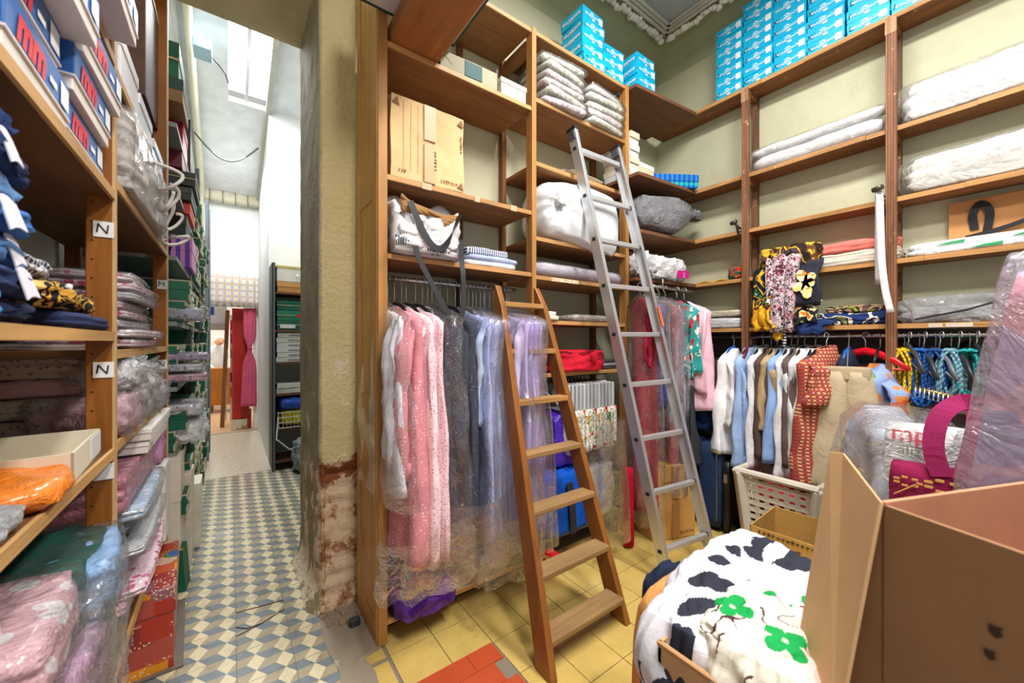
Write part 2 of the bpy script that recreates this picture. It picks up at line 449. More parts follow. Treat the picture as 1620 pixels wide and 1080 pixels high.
def yellow_floor():
    mb = MB(); random.seed(5)
    mb.span((.361, -.9, -.06), (3.2, 2.12, -.005), m=1)
    for i in range(-1, 14):
        for j in range(-7, 10):
            x0, y0 = .552+.2*(i-1)-.2, .052+.2*j+.2
            x1, y1 = x0+.2, y0+.2
            if x0 < .35 or y1 > 2.1 and x0 < .55: continue
            if x0+.1 > .5 and y0 > 1.72: continue
            if x0 < .93 and x1 > .36 and y1 < 1.47 and x0 > .5: continue
            if x0 < .5 and y1 < .8: continue
            if x0 < .42 and y1 > 1.72 and y0 > 1.85: continue
            g = .0015+.001*random.random(); w = .02 if x0 < .45 else 0
            mb.hexa([(x0+g+w, y0+g, -.006), (x1-g-w*.6, y0+g, -.006), (x1-g-w*.6, y1-g-w, -.006), (x0+g+w, y1-g-w, -.006)],
                    [(x0+g+w, y0+g, .0), (x1-g-w*.6, y0+g, .0), (x1-g-w*.6, y1-g-w, .0), (x0+g+w, y1-g-w, .0)], 0)
    # red tile inset
    for i in range(3):
        for j in range(12):
            y1 = 1.458-.1*j; x1 = .945-.2*i+(.0 if j == 0 else .0)
            if j == 0:
                for a, b in ((.0, .13), (.13, .4), (.4, .6)):
                    if i == 0: mb.span((x1-b+.001, y1-.099, -.006), (x1-a-.001, y1-.001, .001), m=2)
                continue
            mb.span((x1-.199-.05*(j % 2), y1-.099, -.006), (x1-.001-.05*(j % 2), y1-.001, .001), m=2)
        mb.span((.36, -.9, -.007), (.5, 1.36, -.003), m=1)
    t = NT('yellow_tile'); v = t.coord(); c = hexc('#d6b766')
    n = t.noise(v, 3.5, 6, .7); n2 = t.noise(v, 60, 4)
    col = t.ramp(n, [(.3, hexc('#9a8048')), (.42, sc4(c, .86)), (.58, c), (.8, hexc('#e0c98a'))])
    col = t.mix(t.ramp(n2, [(.6, (0, 0, 0)), (.8, (.35,)*3)]), col, hexc('#6f6142')); t.bump(n2, .1, .003)
    ym = t.fin(col, .4, .4)
    struct(mb, 'floor_shop', [ym, plain('#8d8272', .95, bump=.5), plain('#c2512c', .45, bump=.1)])
yellow_floor()
mb = MB()                      # broken cement strip where the two floors meet
def edge_pt(u, v):
    y = .7+v*2.0; a = .345+.02*nz(y*5, 7, 0); b = .47+.03*nz(y*6, 3, 0)
    if y > 1.72: b = .56
    return Vector((a+(b-a)*u, y, .002+.007*abs(nz(u*5, y*12, 2))*(1 if .1 < u < .9 else .1)))
mb.grid(edge_pt, 10, 90)
struct(mb, 'floor_strip', wallpaint('#968a78', '#b5a58c', .6), smooth=True)
mb = MB(); mb.span((-.7, 4.78, -.06), (1.3, 7.12, -.002)); mb.span((-2.2, 7.12, -.06), (.45, 11.6, -.004), m=1)
mb.span((-.7, 7.06, -.01), (.36, 7.14, .006), m=2)
t = NT('terrazzo'); v = t.coord(); vo = t.add('ShaderNodeTexVoronoi', ins={'Vector': v, 'Scale': 55})
terr = t.fin(t.mix(t.ramp(vo.outputs['Distance'], [(.2, (1, 1, 1)), (.45, (0, 0, 0))]), hexc('#d8cdb4'), t.mix(.5, hexc('#b5a384'), vo.outputs['Color'])), .25, .5)
struct(mb, 'floor_far', [terr, plain('#cfa67e', .4), plain('#b9aa92', .6)])
# ---- walls
mb = MB(); mb.span((.56, 2.07, 0), (3.3, 2.2, 3.75)); struct(mb, 'wall_back', wall_m)
mb = MB(); mb.span((3.13, -1.6, 1.42), (3.3, 2.07, 3.75)); mb.span((3.16, -1.6, 0), (3.3, 2.07, 1.42), m=1)
struct(mb, 'wall_right', [wall_m, wallpaint('#5b544e', '#77706a', .6, '#3c3733')])
# coved ceiling
def cove():
    mb = MB(); zc, zt, ins = 3.66, 3.86, .3
    prof = [(0, zc)]+[(ins*(1-math.cos(a)), zc+(zt-zc)*math.sin(a)) for a in [PI/2*k/8 for k in range(1, 9)]]
    for k in range(len(prof)-1):
        (a, z0), (b, z1) = prof[k], prof[k+1]
        mb._add([(-.4, 2.07-a, z0), (3.13-a, 2.07-a, z0), (3.13-b, 2.07-b, z1), (-.4, 2.07-b, z1)], [(0, 1, 2, 3)], 0)
        mb._add([(3.13-a, 2.07-a, z0), (3.13-a, -1.6, z0), (3.13-b, -1.6, z1), (3.13-b, 2.07-b, z1)], [(0, 1, 2, 3)], 0)
    mb.span((-.4, -1.6, zt), (3.13-ins, 2.07-ins, zt+.06), m=1)
    struct(mb, 'ceiling_shop', [plain('#a3a986', .8), plain('#aab0ac', .8)])
    # plaster cornice of leaf lumps round the flat
    mb = MB(); random.seed(11); i = ins
    def run(a, b, nrm):
        a, b, nrm = Vector(a), Vector(b), Vector(nrm); d = b-a; L = d.length; d.normalize()
        for off, w, h in ((0.02, .022, .03), (.05, .018, .024), (.075, .02, .02)):
            mb.beam(a+nrm*off+Vector((0, 0, zt-h/2)), b+nrm*off+Vector((0, 0, zt-h/2)), w, h, nrm)
        k = int(L/.028)
        for q in range(k):
            p = a+d*(q+.5)*L/k-nrm*(.012+.028*random.random())+Vector((0, 0, zt-.022-.03*random.random()))
            r = .017+.012*random.random(); n0 = len(mb.v)
            mb.rbox((0, 0, 0), (r*2.1, r*1.7, r*1.6), .9, 3)
            mb.xf(Matrix.Translation(p) @ Matrix.Rotation(random.random()*3, 4, 'Z') @ Matrix.Rotation(random.random(), 4, 'X'), n0)
    x, y = 3.13-i+.04, 2.07-i+.04
    run((.2, y, 0), (x, y, 0), (0, -1, 0)); run((x, -1.4, 0), (x, y, 0), (-1, 0, 0))
    struct(mb, 'trim_cornice', plain('#e9e5da', .7, bump=.5), smooth=True)
cove()
# ---- pier between shop and passage, plaster lost below
def pier():
    mb = MB()
    def prof(s):                     # walk: back of the passage face -> corner -> shop face
        if s < .62: return Vector((.35, 2.72-s, 0)), Vector((-1, 0, 0))
        return Vector((.35+(s-.62), 2.10, 0)), Vector((0, -1, 0))
    def fn(u, v):
        s = u*.84; z = v*3.7; p, n = prof(s)
        if abs(s-.62) < .012: n = Vector((-.7, -.7, 0))
        w = .006*nz(s*4, z*2, 1)+.003*nz(s*14, z*9, 2)
        zb = .74+.07*nz(s*9, 4, 0)
        if s > .56 and z < zb:
            row = (z/.075) % 1; br = -.028-.012*nz(s*12, z*14, 3)-(.015 if row < .14 else 0)
            w += br*min(1, (zb-z)/.05)*min(1, (s-.56)/.05)
        elif z < .9: w -= .01*max(0, nz(s*6, z*6, 9))
        if z < .14: w += (.14-z)*.35*max(0, 1-z/.14)
        return p+n*w+Vector((0, 0, z))
    mb.grid(fn, 84, 190)
    t = NT('pier_plaster'); v = t.coord(); sp = t.add('ShaderNodeSeparateXYZ', ins={0: v}); z = sp.outputs[2]
    n = t.noise(v, 5, 7, .7); n2 = t.noise(v, 2, 4); nf = t.noise(v, 40, 5)
    paint = t.ramp(n2, [(.3, hexc('#c9b884')), (.7, hexc('#d8c998'))])
    paint = t.mix(t.ramp(nf, [(.55, (0, 0, 0)), (.8, (.3,)*3)]), paint, hexc('#a8966a'))
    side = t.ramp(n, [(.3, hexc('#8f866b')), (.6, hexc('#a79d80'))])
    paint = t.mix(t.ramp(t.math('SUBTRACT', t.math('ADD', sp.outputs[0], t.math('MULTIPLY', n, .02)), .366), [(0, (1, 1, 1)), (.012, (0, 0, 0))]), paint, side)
    # flaked paint, more of it lower down
    low = t.math('MULTIPLY_ADD', z, -.13, .19)
    fl = t.ramp(t.math('ADD', n, t.math('MAXIMUM', low, -.02)), [(.66, (0, 0, 0)), (.67, (1, 1, 1))])
    col = t.mix(fl, paint, hexc('#e3d6be'))
    # bare bricks under the broken edge
    v2 = t.coord((1, 1, 1)); nb = t.noise(v2, 9, 6, .7)
    brick = t.ramp(nb, [(.36, hexc('#7b4630')), (.45, hexc('#b0805e')), (.51, hexc('#dcc0a0')), (.72, hexc('#e6ceb0'))])
    edge = t.math('ADD', t.math('MULTIPLY', t.noise(v, 7, 5, .7), .3), .60)
    raw = t.ramp(t.math('SUBTRACT', edge, z), [(0, (0, 0, 0)), (.012, (1, 1, 1))])
    front = t.ramp(t.math('SUBTRACT', sp.outputs[0], .352), [(0, (0, 0, 0)), (.012, (1, 1, 1))])
    k = t.math('MULTIPLY', raw, front)
    col = t.mix(k, col, brick)
    rim = t.math('MULTIPLY', t.ramp(t.math('ABSOLUTE', t.math('SUBTRACT', t.math('SUBTRACT', edge, z), .05)), [(.022, (1, 1, 1)), (.045, (0, 0, 0))]), front)
    col = t.mix(rim, col, hexc('#8a4f30'))
    t.bump(t.math('ADD', t.math('MULTIPLY', n, 1.5), t.math('ADD', nf, t.math('MULTIPLY', k, nb))), .6, .015)
    struct(mb, 'pillar', t.fin(col, .85, .25), smooth=True)
    mb = MB(); mb.span((.42, 2.21, 0), (1.9, 2.66, 3.9)); struct(mb, 'wall_pier', wall_m)
    mb = MB(); mb.span((-.75, 2.1, 3.17), (.9, 2.72, 3.9)); struct(mb, 'beam', plain('#d8ca9c', .85, bump=.2))
    mb = MB(); random.seed(2)              # crumbs of plaster at the foot
    for i in range(60):
        a = random.random(); x = .36+.2*a; y = 2.08-.12*random.random()**1.5; r = .004+.012*random.random()**2
        n0 = len(mb.v); mb.rbox((x, y, r*.5), (r*2, r*1.6, r*1.3), .5, 2)
    o = mb.ob('rubble', plain('#9a8570', .95)); tag(o, 'crumbs of fallen plaster along the foot of the broken pier', 'rubble', kind='stuff')
    o = MB().blob((.475, 1.925, .02), (.05, .035, .035), .8, 8, .25, 4, 3).ob('crumpled_foil', sack('#4a4c50', .35), smooth=True)
    tag(o, 'small crumpled dark wrapper on the cement by the cabinet foot', 'wrapper')
pier()
# ---- passage shell
pw = plain('#e6e9ea', .75, .3, .05, .3, 9)
mb = MB(); mb.span((-.78, -1.2, 0), (-.64, 7.1, 5.2)); struct(mb, 'wall_left', plain('#cfccc2', .8, bump=.3, bs=14))
mb = MB(); mb.span((.345, 5.12, 0), (.6, 7.12, 4.4)); mb.span((.6, 5.12, 0), (1.6, 5.3, 4.6)); mb.span((1.3, 2.6, 0), (1.5, 5.2, 4.9))
struct(mb, 'wall_passage', pw)
def sloped():
    mb = MB(); zz = lambda y: 3.5+.24*(7-y)
    def piece(x0, x1, y0, y1):
        mb.hexa([(x0, y0, zz(y0)), (x1, y0, zz(y0)), (x1, y1, zz(y1)), (x0, y1, zz(y1))], [(x0, y0, zz(y0)+.05), (x1, y0, zz(y0)+.05), (x1, y1, zz(y1)+.05), (x0, y1, zz(y1)+.05)])
    piece(-.8, 1.6, 5.15, 7.3); piece(-.8, 1.6, 2.2, 3.7); piece(-.8, -.02, 3.7, 5.15); piece(.32, 1.6, 3.7, 5.15)
    struct(mb, 'ceiling_passage', plain('#e3e7ea', .8, bump=.6, bs=5))
    mb = MB()
    mb.hexa([(-.02, 3.7, zz(3.7)+.12), (.32, 3.7, zz(3.7)+.12), (.32, 5.15, zz(5.15)+.12), (-.02, 5.15, zz(5.15)+.12)], [(-.02, 3.7, zz(3.7)+.14), (.32, 3.7, zz(3.7)+.14), (.32, 5.15, zz(5.15)+.14), (-.02, 5.15, zz(5.15)+.14)])
    t = NT('skylight'); t.n.remove(t.b); e = t.add('ShaderNodeEmission', ins={'Color': (.93, .97, 1, 1), 'Strength': 7.0}); t.l.new(e.outputs[0], t.out.inputs[0])
    o = struct(mb, 'window_1', t.m)
    f = MB(); f.beam((.14, 3.7, zz(3.7)+.06), (.14, 5.15, zz(5.15)+.06), .03, .04); f.ob('window_bar', plain('#c9ccc8'), o)
    mb = MB(); random.seed(4)          # rough blocks where roof meets far wall
    for i in range(7): mb.rbox((-.62+.15*i, 7.0, 3.44+.02*random.random()), (.15, .16, .16), .3, 4)
    struct(mb, 'trim_blocks', plain('#cfc9b6', .9, bump=.6), smooth=True)
    mb = MB(); mb.beam((.34, 3.2, zz(3.2)-.03), (.34, 7.0, zz(7.0)-.03), .05, .05); struct(mb, 'trim_roof_edge', plain('#b9b8ae', .7))
sloped()
mb = MB(); mb.span((-.75, 7.1, 2.32), (.6, 7.25, 4.2)); mb.span((-.75, 7.1, 0), (-.5, 7.25, 2.32)); struct(mb, 'wall_far', plain('#e9eeee', .7, .3, .06))
mb = MB(); mb.span((.29, 7.2, 0), (.6, 7.35, 2.4)); mb.span((-2.2, 11.6, -.05), (1, 11.7, 3)); mb.span((-2.3, 7.25, 0), (-2.2, 11.6, 3)); mb.span((.45, 7.3, 0), (.55, 11.6, 3)); mb.span((-2.2, 7.25, 2.9), (.5, 11.6, 3), m=1)
struct(mb, 'wall_far_room', [plain('#efeee6', .7), plain('#f0efe8', .8)])
# ---- pipes and fittings on the passage wall
zz = lambda y: 3.5+.24*(7-y)
for i, (x, r, y1, lab) in enumerate(((-.375, .024, 6.9, 'thin grey conduit running down the roof slope, nearer the shelves'), (-.275, .034, 6.95, 'thicker pale pipe running down the roof slope over the passage'))):
    mb = MB(); mb.tube([(x, 3.0, zz(3.0)-.06), (x-.03*i-.02, y1-.2, zz(y1-.2)-.06), (x-.04*i-.02, y1-.05, zz(y1)-.14), (x-.04*i-.02, y1, 2.6)], r, 10)
    o = mb.ob('pipe', plain('#c8c6ae' if i else '#b9bdb8', .5), smooth=True); tag(o, lab, 'pipe')
jb = thing('junction_box', 'small blue-grey electrical junction box on the pale pipe', 'junction box', (-.20, 4.35, zz(4.35)-.22))
MB().box((0, 0, 0), (.13, .2, .08)).ob('housing', plain('#8fb0bd', .5), jb, bevel=.006)
MB().tube([(.06, .02, -.02), (.12, .06, -.06), (.16, .3, .02), (.18, .5, .05)], .008, 6).ob('cable', plain('#3a3f42', .6), jb, smooth=True)
mb = MB(); mb.tube([(-.33+.05*k, 5.6, zz(5.6)-.14-.24*math.sin(PI*k/12)) for k in range(13)], .009, 6); o = mb.ob('cable', plain('#4a4f50'), smooth=True); tag(o, 'dark slack cable hanging in a curve below the skylight', 'cable')
# ================================================================ shelving
Wf = '#8d5f38'; We = '#c0905c'; Wd = '#845a36'
SH1 = [2.70, 2.10, 1.745, .10]                        # bay by the pier
SH2 = [2.765, 2.395, 1.96, 1.735, 1.475, 1.16]         # bay behind the ladders
SH3 = [2.53, 2.14, 1.80]                               # corner bay
YF, YB = 1.735, 2.065
def cabinet():
    r = thing('shelving_cabinet', 'tall wooden shelving cabinet along the back wall with panelled end', 'shelving', (0, 0, 0))
    e = MB(); e.span((.528, YF+.02, 0), (.548, YB, TOP), m=0)
    for a, b in ((YF, YF+.06), (YB-.05, YB)): e.span((.522, a, 0), (.556, b, TOP))
    for z0, z1 in ((0, .1), (1.02, 1.1), (2.0, 2.08), (TOP-.08, TOP)): e.span((.5225, YF+.06, z0), (.5555, YB-.05, z1))
    e.ob('end_panel', wood('#c8974f', 2, .4), r, bevel=.004)
    for x0, x1 in ((.525, .567), (1.398, 1.43), (2.245, 2.28)):
        p = MB(); p.span((x0, YF-.012, 0), (x1, YF+.02, TOP+.01)); p.span((x0+.004, YF+.02, 0), (x1-.004, YF+.05, TOP))
        p.ob('post', wood('#b27f45', 2, .45), r, bevel=.003)
        if x0 > 1:
            p = MB(); p.span((x0, YB-.04, 0), (x1, YB, TOP)); p.ob('rear_post', wood('#7b4f2a', 2, .6), r, bevel=.003)
            p = MB(); p.span((x0+.005, YF+.06, TOP-.12), (x1-.005, YB-.04, TOP-.03)); p.ob('brace', wood(Wd, 1), r)
    MB().span((1.09, YB-.03, .1), (1.12, YB, TOP)).ob("batten", wood("#6e4a2a", 2), r)
    def shelf(x0, x1, z, yf=YF, th=.022, lip=.0):
        s = MB(); s.span((x0, yf+.004, z-th), (x1, YB, z)); s.ob('shelf', wood(Wf, 0, .6), r, bevel=.002)
        s = MB(); s.span((x0, yf-.006, z-th-lip), (x1, yf+.004, z+.001)); s.ob('shelf_edge', wood(We, 0, .5), r, bevel=.001)
    shelf(.567, 1.398, TOP); shelf(1.43, 2.245, TOP)
    for z in SH1: shelf(.567, 1.398, z)
    for z in SH2: shelf(1.43, 2.245, z)
    # sloping boards of the corner bay, narrower than the cabinet front
    for i, z in enumerate([TOP]+SH3):
        s = MB(); y0, y1 = 1.665-.02*(i == 1), 1.60
        s.hexa([(2.28, y0, z-.024), (2.96, y1, z-.024), (2.96, YB, z-.024), (2.28, YB, z-.024)], [(2.28, y0, z), (2.96, y1, z), (2.96, YB, z), (2.28, YB, z)])
        s.ob('corner_shelf', wood('#784f34', 0, .6), r, bevel=.002)
    b = MB(); b.span((.567, YB-.012, 2.13), (1.39, YB-.002, 2.68)); 
    for z0, nm in ((.0, 'plinth'),):
        p = MB(); p.span((.567, YF+.09, 0), (1.42, YF+.11, .078)); p.ob(nm, wood('#4d3626', 0, .8), r)
    for k in (1.66,):
        MB().tube([(.56, 1.89, k), (1.4, 1.89, k)], .011, 10).ob('hanging_rail', metal(), r, smooth=True)
    MB().tube([(1.43, 1.9, 1.12), (2.25, 1.9, 1.12)], .011, 10).ob('hanging_rail', metal(), r, smooth=True)
    # pieces of grey tape on shelf edges
    for x, z, w in ((.73, 2.10, .05), (1.02, 2.10, .03), (1.25, 2.10, .04)):
        MB().span((x, YF-.009, z-.026), (x+w, YF-.005, z+.004)).ob('tape', plain('#c9ad8c', .6), r)
    MB().span((1.55, YF-.009, 1.712), (1.78, YF-.006, 1.733)).ob('paper_label', dots('#d9c7ab', '#7d684d', 60, .3), r)
    lb = MB(); lb.tube([(2.3, 1.6, 1.735), (2.92, 1.6, 1.735)], .010, 8); lb.tube([(2.5, 1.6, 1.735), (2.5, 1.6, 1.8)], .006, 6); lb.ob('corner_rail', metal(), r, smooth=True)
    return r
cab = cabinet()
RX, RW = 2.95, 3.128
SHR = [2.53, 2.14, 1.80, 1.445]
def right_unit():
    r = thing('timber_shelving', 'long worn wooden shelving on the wall with grooved posts', 'shelving')
    def shelf(z, y0, y1, nm='shelf'):
        s = MB(); s.span((RX+.004, y0, z-.022), (RW, y1, z)); s.ob('shelf', wood2('#85552f', 1), r, bevel=.002)
        s = MB(); y = y0; random.seed(int(z*100+y0*10))
        while y < y1-.001:
            L = min(y1-y, .22+.25*random.random()); dx = .012*random.random() if random.random() < .5 else 0
            s.span((RX-.008+dx, y, z-.024), (RX+.004, y+L-.001, z+.002)); y += L
        s.ob('shelf_edge', wood2('#b58550', 1), r)
    for z in [TOP]+SHR:
        shelf(z, -1.2, 2.0)
    for y in (1.235, .49, -.33):
        p = MB(); p.span((RX-.02, y-.022, 0), (RX+.012, y+.022, TOP-.02))
        for k in (-.016, -.005, .006, .016): p.span((RX-.026, y+k-.0035, 1.0), (RX-.018, y+k+.0035, TOP-.11))
        p.ob('post', wood2('#875c40', 2), r, bevel=.001)
        MB().span((RX-.0255, y-.023, TOP-.11), (RX-.019, y+.023, TOP-.022)).ob('post_cap', wood2('#a9825f', 2), r)
        p = MB(); p.span((RW-.045, y-.016, 0), (RW, y+.016, TOP-.02)); p.ob('rear_post', wood2('#6d4a35', 2), r, bevel=.001)
        for z in [TOP]+SHR:
            p = MB(); p.hexa([(RX+.012, y-.02, z-.07), (RW-.04, y-.02, z-.06), (RW-.04, y+.02, z-.06), (RX+.012, y+.02, z-.07)], [(RX+.012, y-.02, z-.022), (RW-.04, y-.02, z-.022), (RW-.04, y+.02, z-.022), (RX+.012, y+.02, z-.022)])
            p.ob('bracket', wood2('#7d4f2b', 0), r)
    # grey iron hooks
    for y, z in ((1.262, 2.17), (.517, 2.17)):
        h = MB(); h.tube([(RX-.02, y, z-.12), (RX-.06, y+.01, z), (RX-.10, y+.012, z+.01)], .009, 8); h.tube([(RX-.02, y, z-.02), (RX-.085, y+.012, z+.006)], .007, 6)
        h.tube([(RX-.115, y-.008, z+.012), (RX-.09, y+.03, z+.012)], .015, 8)
        h.ob('iron_hook', plain('#5b5852', .4, metal=.7), r, smooth=True)
    MB().tube([(3.0, -.9, 1.385), (3.0, 1.62, 1.385)], .0125, 10).ob('hanging_rail', metal('#d5d6d8', .25), r, smooth=True)
    MB().tube([(3.0, .62, 1.385), (3.0, .42, 1.385)], .0155, 10).ob('rail_sleeve', metal('#d5d6d8', .3), r, smooth=True)
    for y, w, z in ((.78, .1, 1.445), (.30, .05, 1.445), (.2, .09, 1.445)):
        MB().span((RX-.011, y, z-.022), (RX-.007, y+w, z-.002)).ob('paper_label', plain('#cdbfae', .7), r)
    return r
runit = right_unit()
LX, LB = -.265, -.62
SHL1 = [2.146, 1.77, 1.376, 1.05, .60]
SHL2 = [2.13, 1.81, 1.325, 1.06, .42]
LZ = 4.05
def left_unit():
    r = thing('pegged_shelving', 'orange-brown wooden shelving with peg holes along the passage wall', 'shelving')
    for y in (.5, 1.53, 2.65):
        p = MB(); p.span((LX-.055, y, 0), (LX, y+.03, 3.15))
        p.ob('post', wood('#93591f', 2, .5), r, bevel=.003)
        h = MB()
        for k in range(60): h.tube([(LX-.042, y-.001, .12+.052*k), (LX-.042, y+.002, .12+.052*k)], .0026, 6)
        h.ob('peg_hole_pattern', plain('#2a1a0e', .9), r)
        p = MB(); p.span((LB, y, 0), (LB+.05, y+.03, 3.15)); p.ob('rear_post', wood('#7a4c25', 2, .6), r)
        if y > .6: MB().span((LX-.003, y-.0005, 0), (LX+.002, y+.031, 3.15)).ob('post_edge', wood2('#c9a472', 2), r)
    for (y0, y1, zs) in ((.2, 1.53, SHL1), (1.56, 2.65, SHL2)):
        for z in zs:
            s = MB(); s.span((LB, y0, z-.02), (LX-.005, y1, z)); s.ob('shelf', wood('#6b4727', 1, .6), r, bevel=.002)
            s = MB(); s.span((LX-.005, y0, z-.024), (LX+.003, y1, z+.001)); s.ob('shelf_edge', wood('#c59a62', 1, .6), r)
    for (u, v, y, t) in ((158, 362, 1.53, 'N'), (158, 585, 1.53, 'N'), (173, 745, 1.53, ''), (258, 450, 2.65, 'M'), (259, 576, 2.65, 'N')):
        p = at(u, v, y=y-.002); w = .028 if y < 2 else .026; dz = .028 if y < 2 else .03
        p.x = LX-.018
        o = MB().span((p.x-w/1.3, y-.0025, p.z-dz/1.3), (LX+.001, y-.0008, p.z+dz/1.3)).ob('shelf_label', plain('#e9e7e6', .6), r)
        if t: lettering(t, .036, plain('#26262a', .6), o, (p.x-.003, y-.0035, p.z), rot=(0, .12, 0))
    return r
lunit = left_unit()
# grey metal racking further down the passage
def rack():
    r = thing('metal_rack', 'grey slotted metal racking packed with green boxes along the passage', 'rack')
    for y in (3.62, 4.6, 5.55, 5.95):
        for x in ((-.235, LB+.02) if y < 5 else (-.2, LB+.02)):
            p = MB(); p.span((x-.035, y, 0), (x, y+.004, 2.95)); p.span((x-.004, y, 0), (x, y+.04, 2.95)); p.ob('upright', plain('#7f8891' if y > 5 else '#3b3d44', .5, metal=.3), r)
    for z in (.02, .38, .74, 1.1, 1.46, 1.82, 2.2, 2.55):
        s = MB(); s.span((LB, 2.80, z-.025), (-.24, 5.95, z)); s.ob('deck', plain('#868a88', .5, metal=.2), r)
    return r
rack()
# ================================================================ builders for the goods
ORD = ['lowest', 'second', 'third', 'fourth', 'fifth', 'sixth', 'seventh', 'eighth', 'ninth']
FILM = film('#ffffff', .035, .3, 10, 1.0, .08); FILM2 = film('#f6f3ff', .08, .3, 8, 1.0, .09)
def one(mb, name, label, cat, mats, group=None, smooth=True, **k):
    return tag(mb.ob(name, mats, smooth=smooth, **k), label, cat, group)
def folded(label, c, d, mat, layers=3, seed=0, rz=0, name='folded_cloth', cat='folded cloth', group=None, wrap=None, r=.4, amp=.1):
    """a folded piece lying at c (middle of its underside); wrap = clear packet round it"""
    h = d[2]
    if wrap:
        t = thing(name, label, cat, c, rz, group)
        MB().fold((0, 0, .001), (d[0]*.94, d[1]*.94, h*.9), layers, seed, r, 8, amp).ob('cloth', mat, t, smooth=True)
        def f(p, q):
            q = q.copy(); a = nz(p.x*3+seed, p.y*3, p.z*3)
            q *= 1+.05*a
            if abs(p.x) > .99 and abs(p.z) < .5: q.x *= 1.03
            return q
        MB().rbox((0, 0, h*.5), (d[0], d[1], h*1.02), .35, 7, f).ob('packet', wrap, t, smooth=True)
        return t
    o = MB().fold((0, 0, 0), d, layers, seed, r, 9, amp).ob(name, mat, loc=c, smooth=True); o.rotation_euler.z = rz
    return tag(o, label, cat, group)
def hanger(label, loc, rz=0, col='#1d1d20', W=.40, group=None, bar=True, wire='#c6c7c9', thick=.011, tilt=0, drop=.075):
    h = thing('coat_hanger', label, 'coat hanger', loc, (0, tilt, rz), group)
    k = MB(); R = .019
    k.tube([(R*math.sin(a), 0, .0125+.002-R+R*math.cos(a)+.004) for a in [(-2.2+3.9*i/10) for i in range(11)]]+[(.0, 0, -.03), (0, 0, -drop)], .0028, 6)
    k.ob('hook', plain(wire, .3, .6, metal=.5), h, smooth=True)
    b = MB(); sh = [(-W/2, 0, -drop-.075), (-W/2*.7, 0, -drop-.045), (-W/4, 0, -drop-.018), (0, 0, -drop), (W/4, 0, -drop-.018), (W/2*.7, 0, -drop-.045), (W/2, 0, -drop-.075)]
    b.tube(sh, [thick*.8, thick*1.1, thick, thick*1.1, thick, thick*1.1, thick*.8], 8, flat=.6)
    b.ob('shoulder_bar', plain(col, .35, .5), h, smooth=True)
    if bar:
        b = MB(); b.tube([(-W/2+.01, 0, -drop-.078), (W/2-.01, 0, -drop-.078)], thick*.5, 6); b.ob('cross_bar', plain(col, .35, .5), h, smooth=True)
    return h
def body_rings(neck, L, fx, bx, T, flare, folds, seed, n=36, rows=22, sh=.085, wob=1.0, sway=0.0, tf=.25):
    rings = []
    for i in range(rows+1):
        s = i/rows
        if i < 4: z = -neck-sh*(i/3)**1.2; k = (.22, .42, .78, 1.0)[i]; th = (.6, .7, .85, 1)[i]
        else: s = (i-3)/(rows-3); z = -neck-sh-(L-sh)*s; k = 1+(flare-1)*s-.06*math.sin(PI*min(1, s*2.2)); th = 1+tf*s
        a = .5*min(1, max(0, (i-2)/8))*wob
        r = []
        for j in range(n):
            q = 2*PI*j/n; c, d = math.cos(q), math.sin(q)
            w = (bx if c > 0 else fx)*k
            x = w*math.copysign(abs(c)**.8, c)
            y = T*th*math.copysign(abs(d)**.75, d)
            ph = folds*x/max(fx, .1)*2+seed
            y += T*a*.8*math.sin(ph+.6*nz(s*3, seed, 0))*(1 if abs(d) > .1 else .6)+T*a*.9*nz(x*9+seed, s*4, d)
            x += -abs(min(0, c))*fx*.12*a*nz(seed*3, s*5, d*2)+sway*s
            r.append((x, y, z+.012*nz(x*6, seed, 4)*(i == rows)))
        rings.append(r)
    return rings
def sleeve_mb(x0, y0, z0, length, r0, r1, seed, fwd=.0):
    """flat hanging sleeve lying against the side of the garment"""
    mb = MB(); rings = []; N = 18; n = 18
    for i in range(N+1):
        s = i/N; k = min(1, s*5)
        cx = x0-fwd*s+.018*nz(seed, s*3, 1); cy = y0*k+.012*nz(seed*2.2, s*3, 5)
        rr = (r0*(.55+.45*k)+(r1-r0)*s)*(1+.10*nz(seed, s*8, 7)); th = rr*.36*(1+.3*nz(seed*3, s*7, 2))
        ring = []
        for q in range(n):
            a = 2*PI*q/n; c, d = math.cos(a), math.sin(a)
            ring.append((cx+rr*math.copysign(abs(c)**.85, c), cy+th*d+th*.55*math.sin(c*4.5+seed+s*3)*(1 if abs(d) > .2 else .5)+.012*nz(c*2, s*9, seed+d), z0-length*s+.02*c*s+.012*nz(c*2, s*5, seed)*(i > 0)))
        rings.append(ring)
    mb.loft(rings, (True, True)); return mb
_seed = [0]
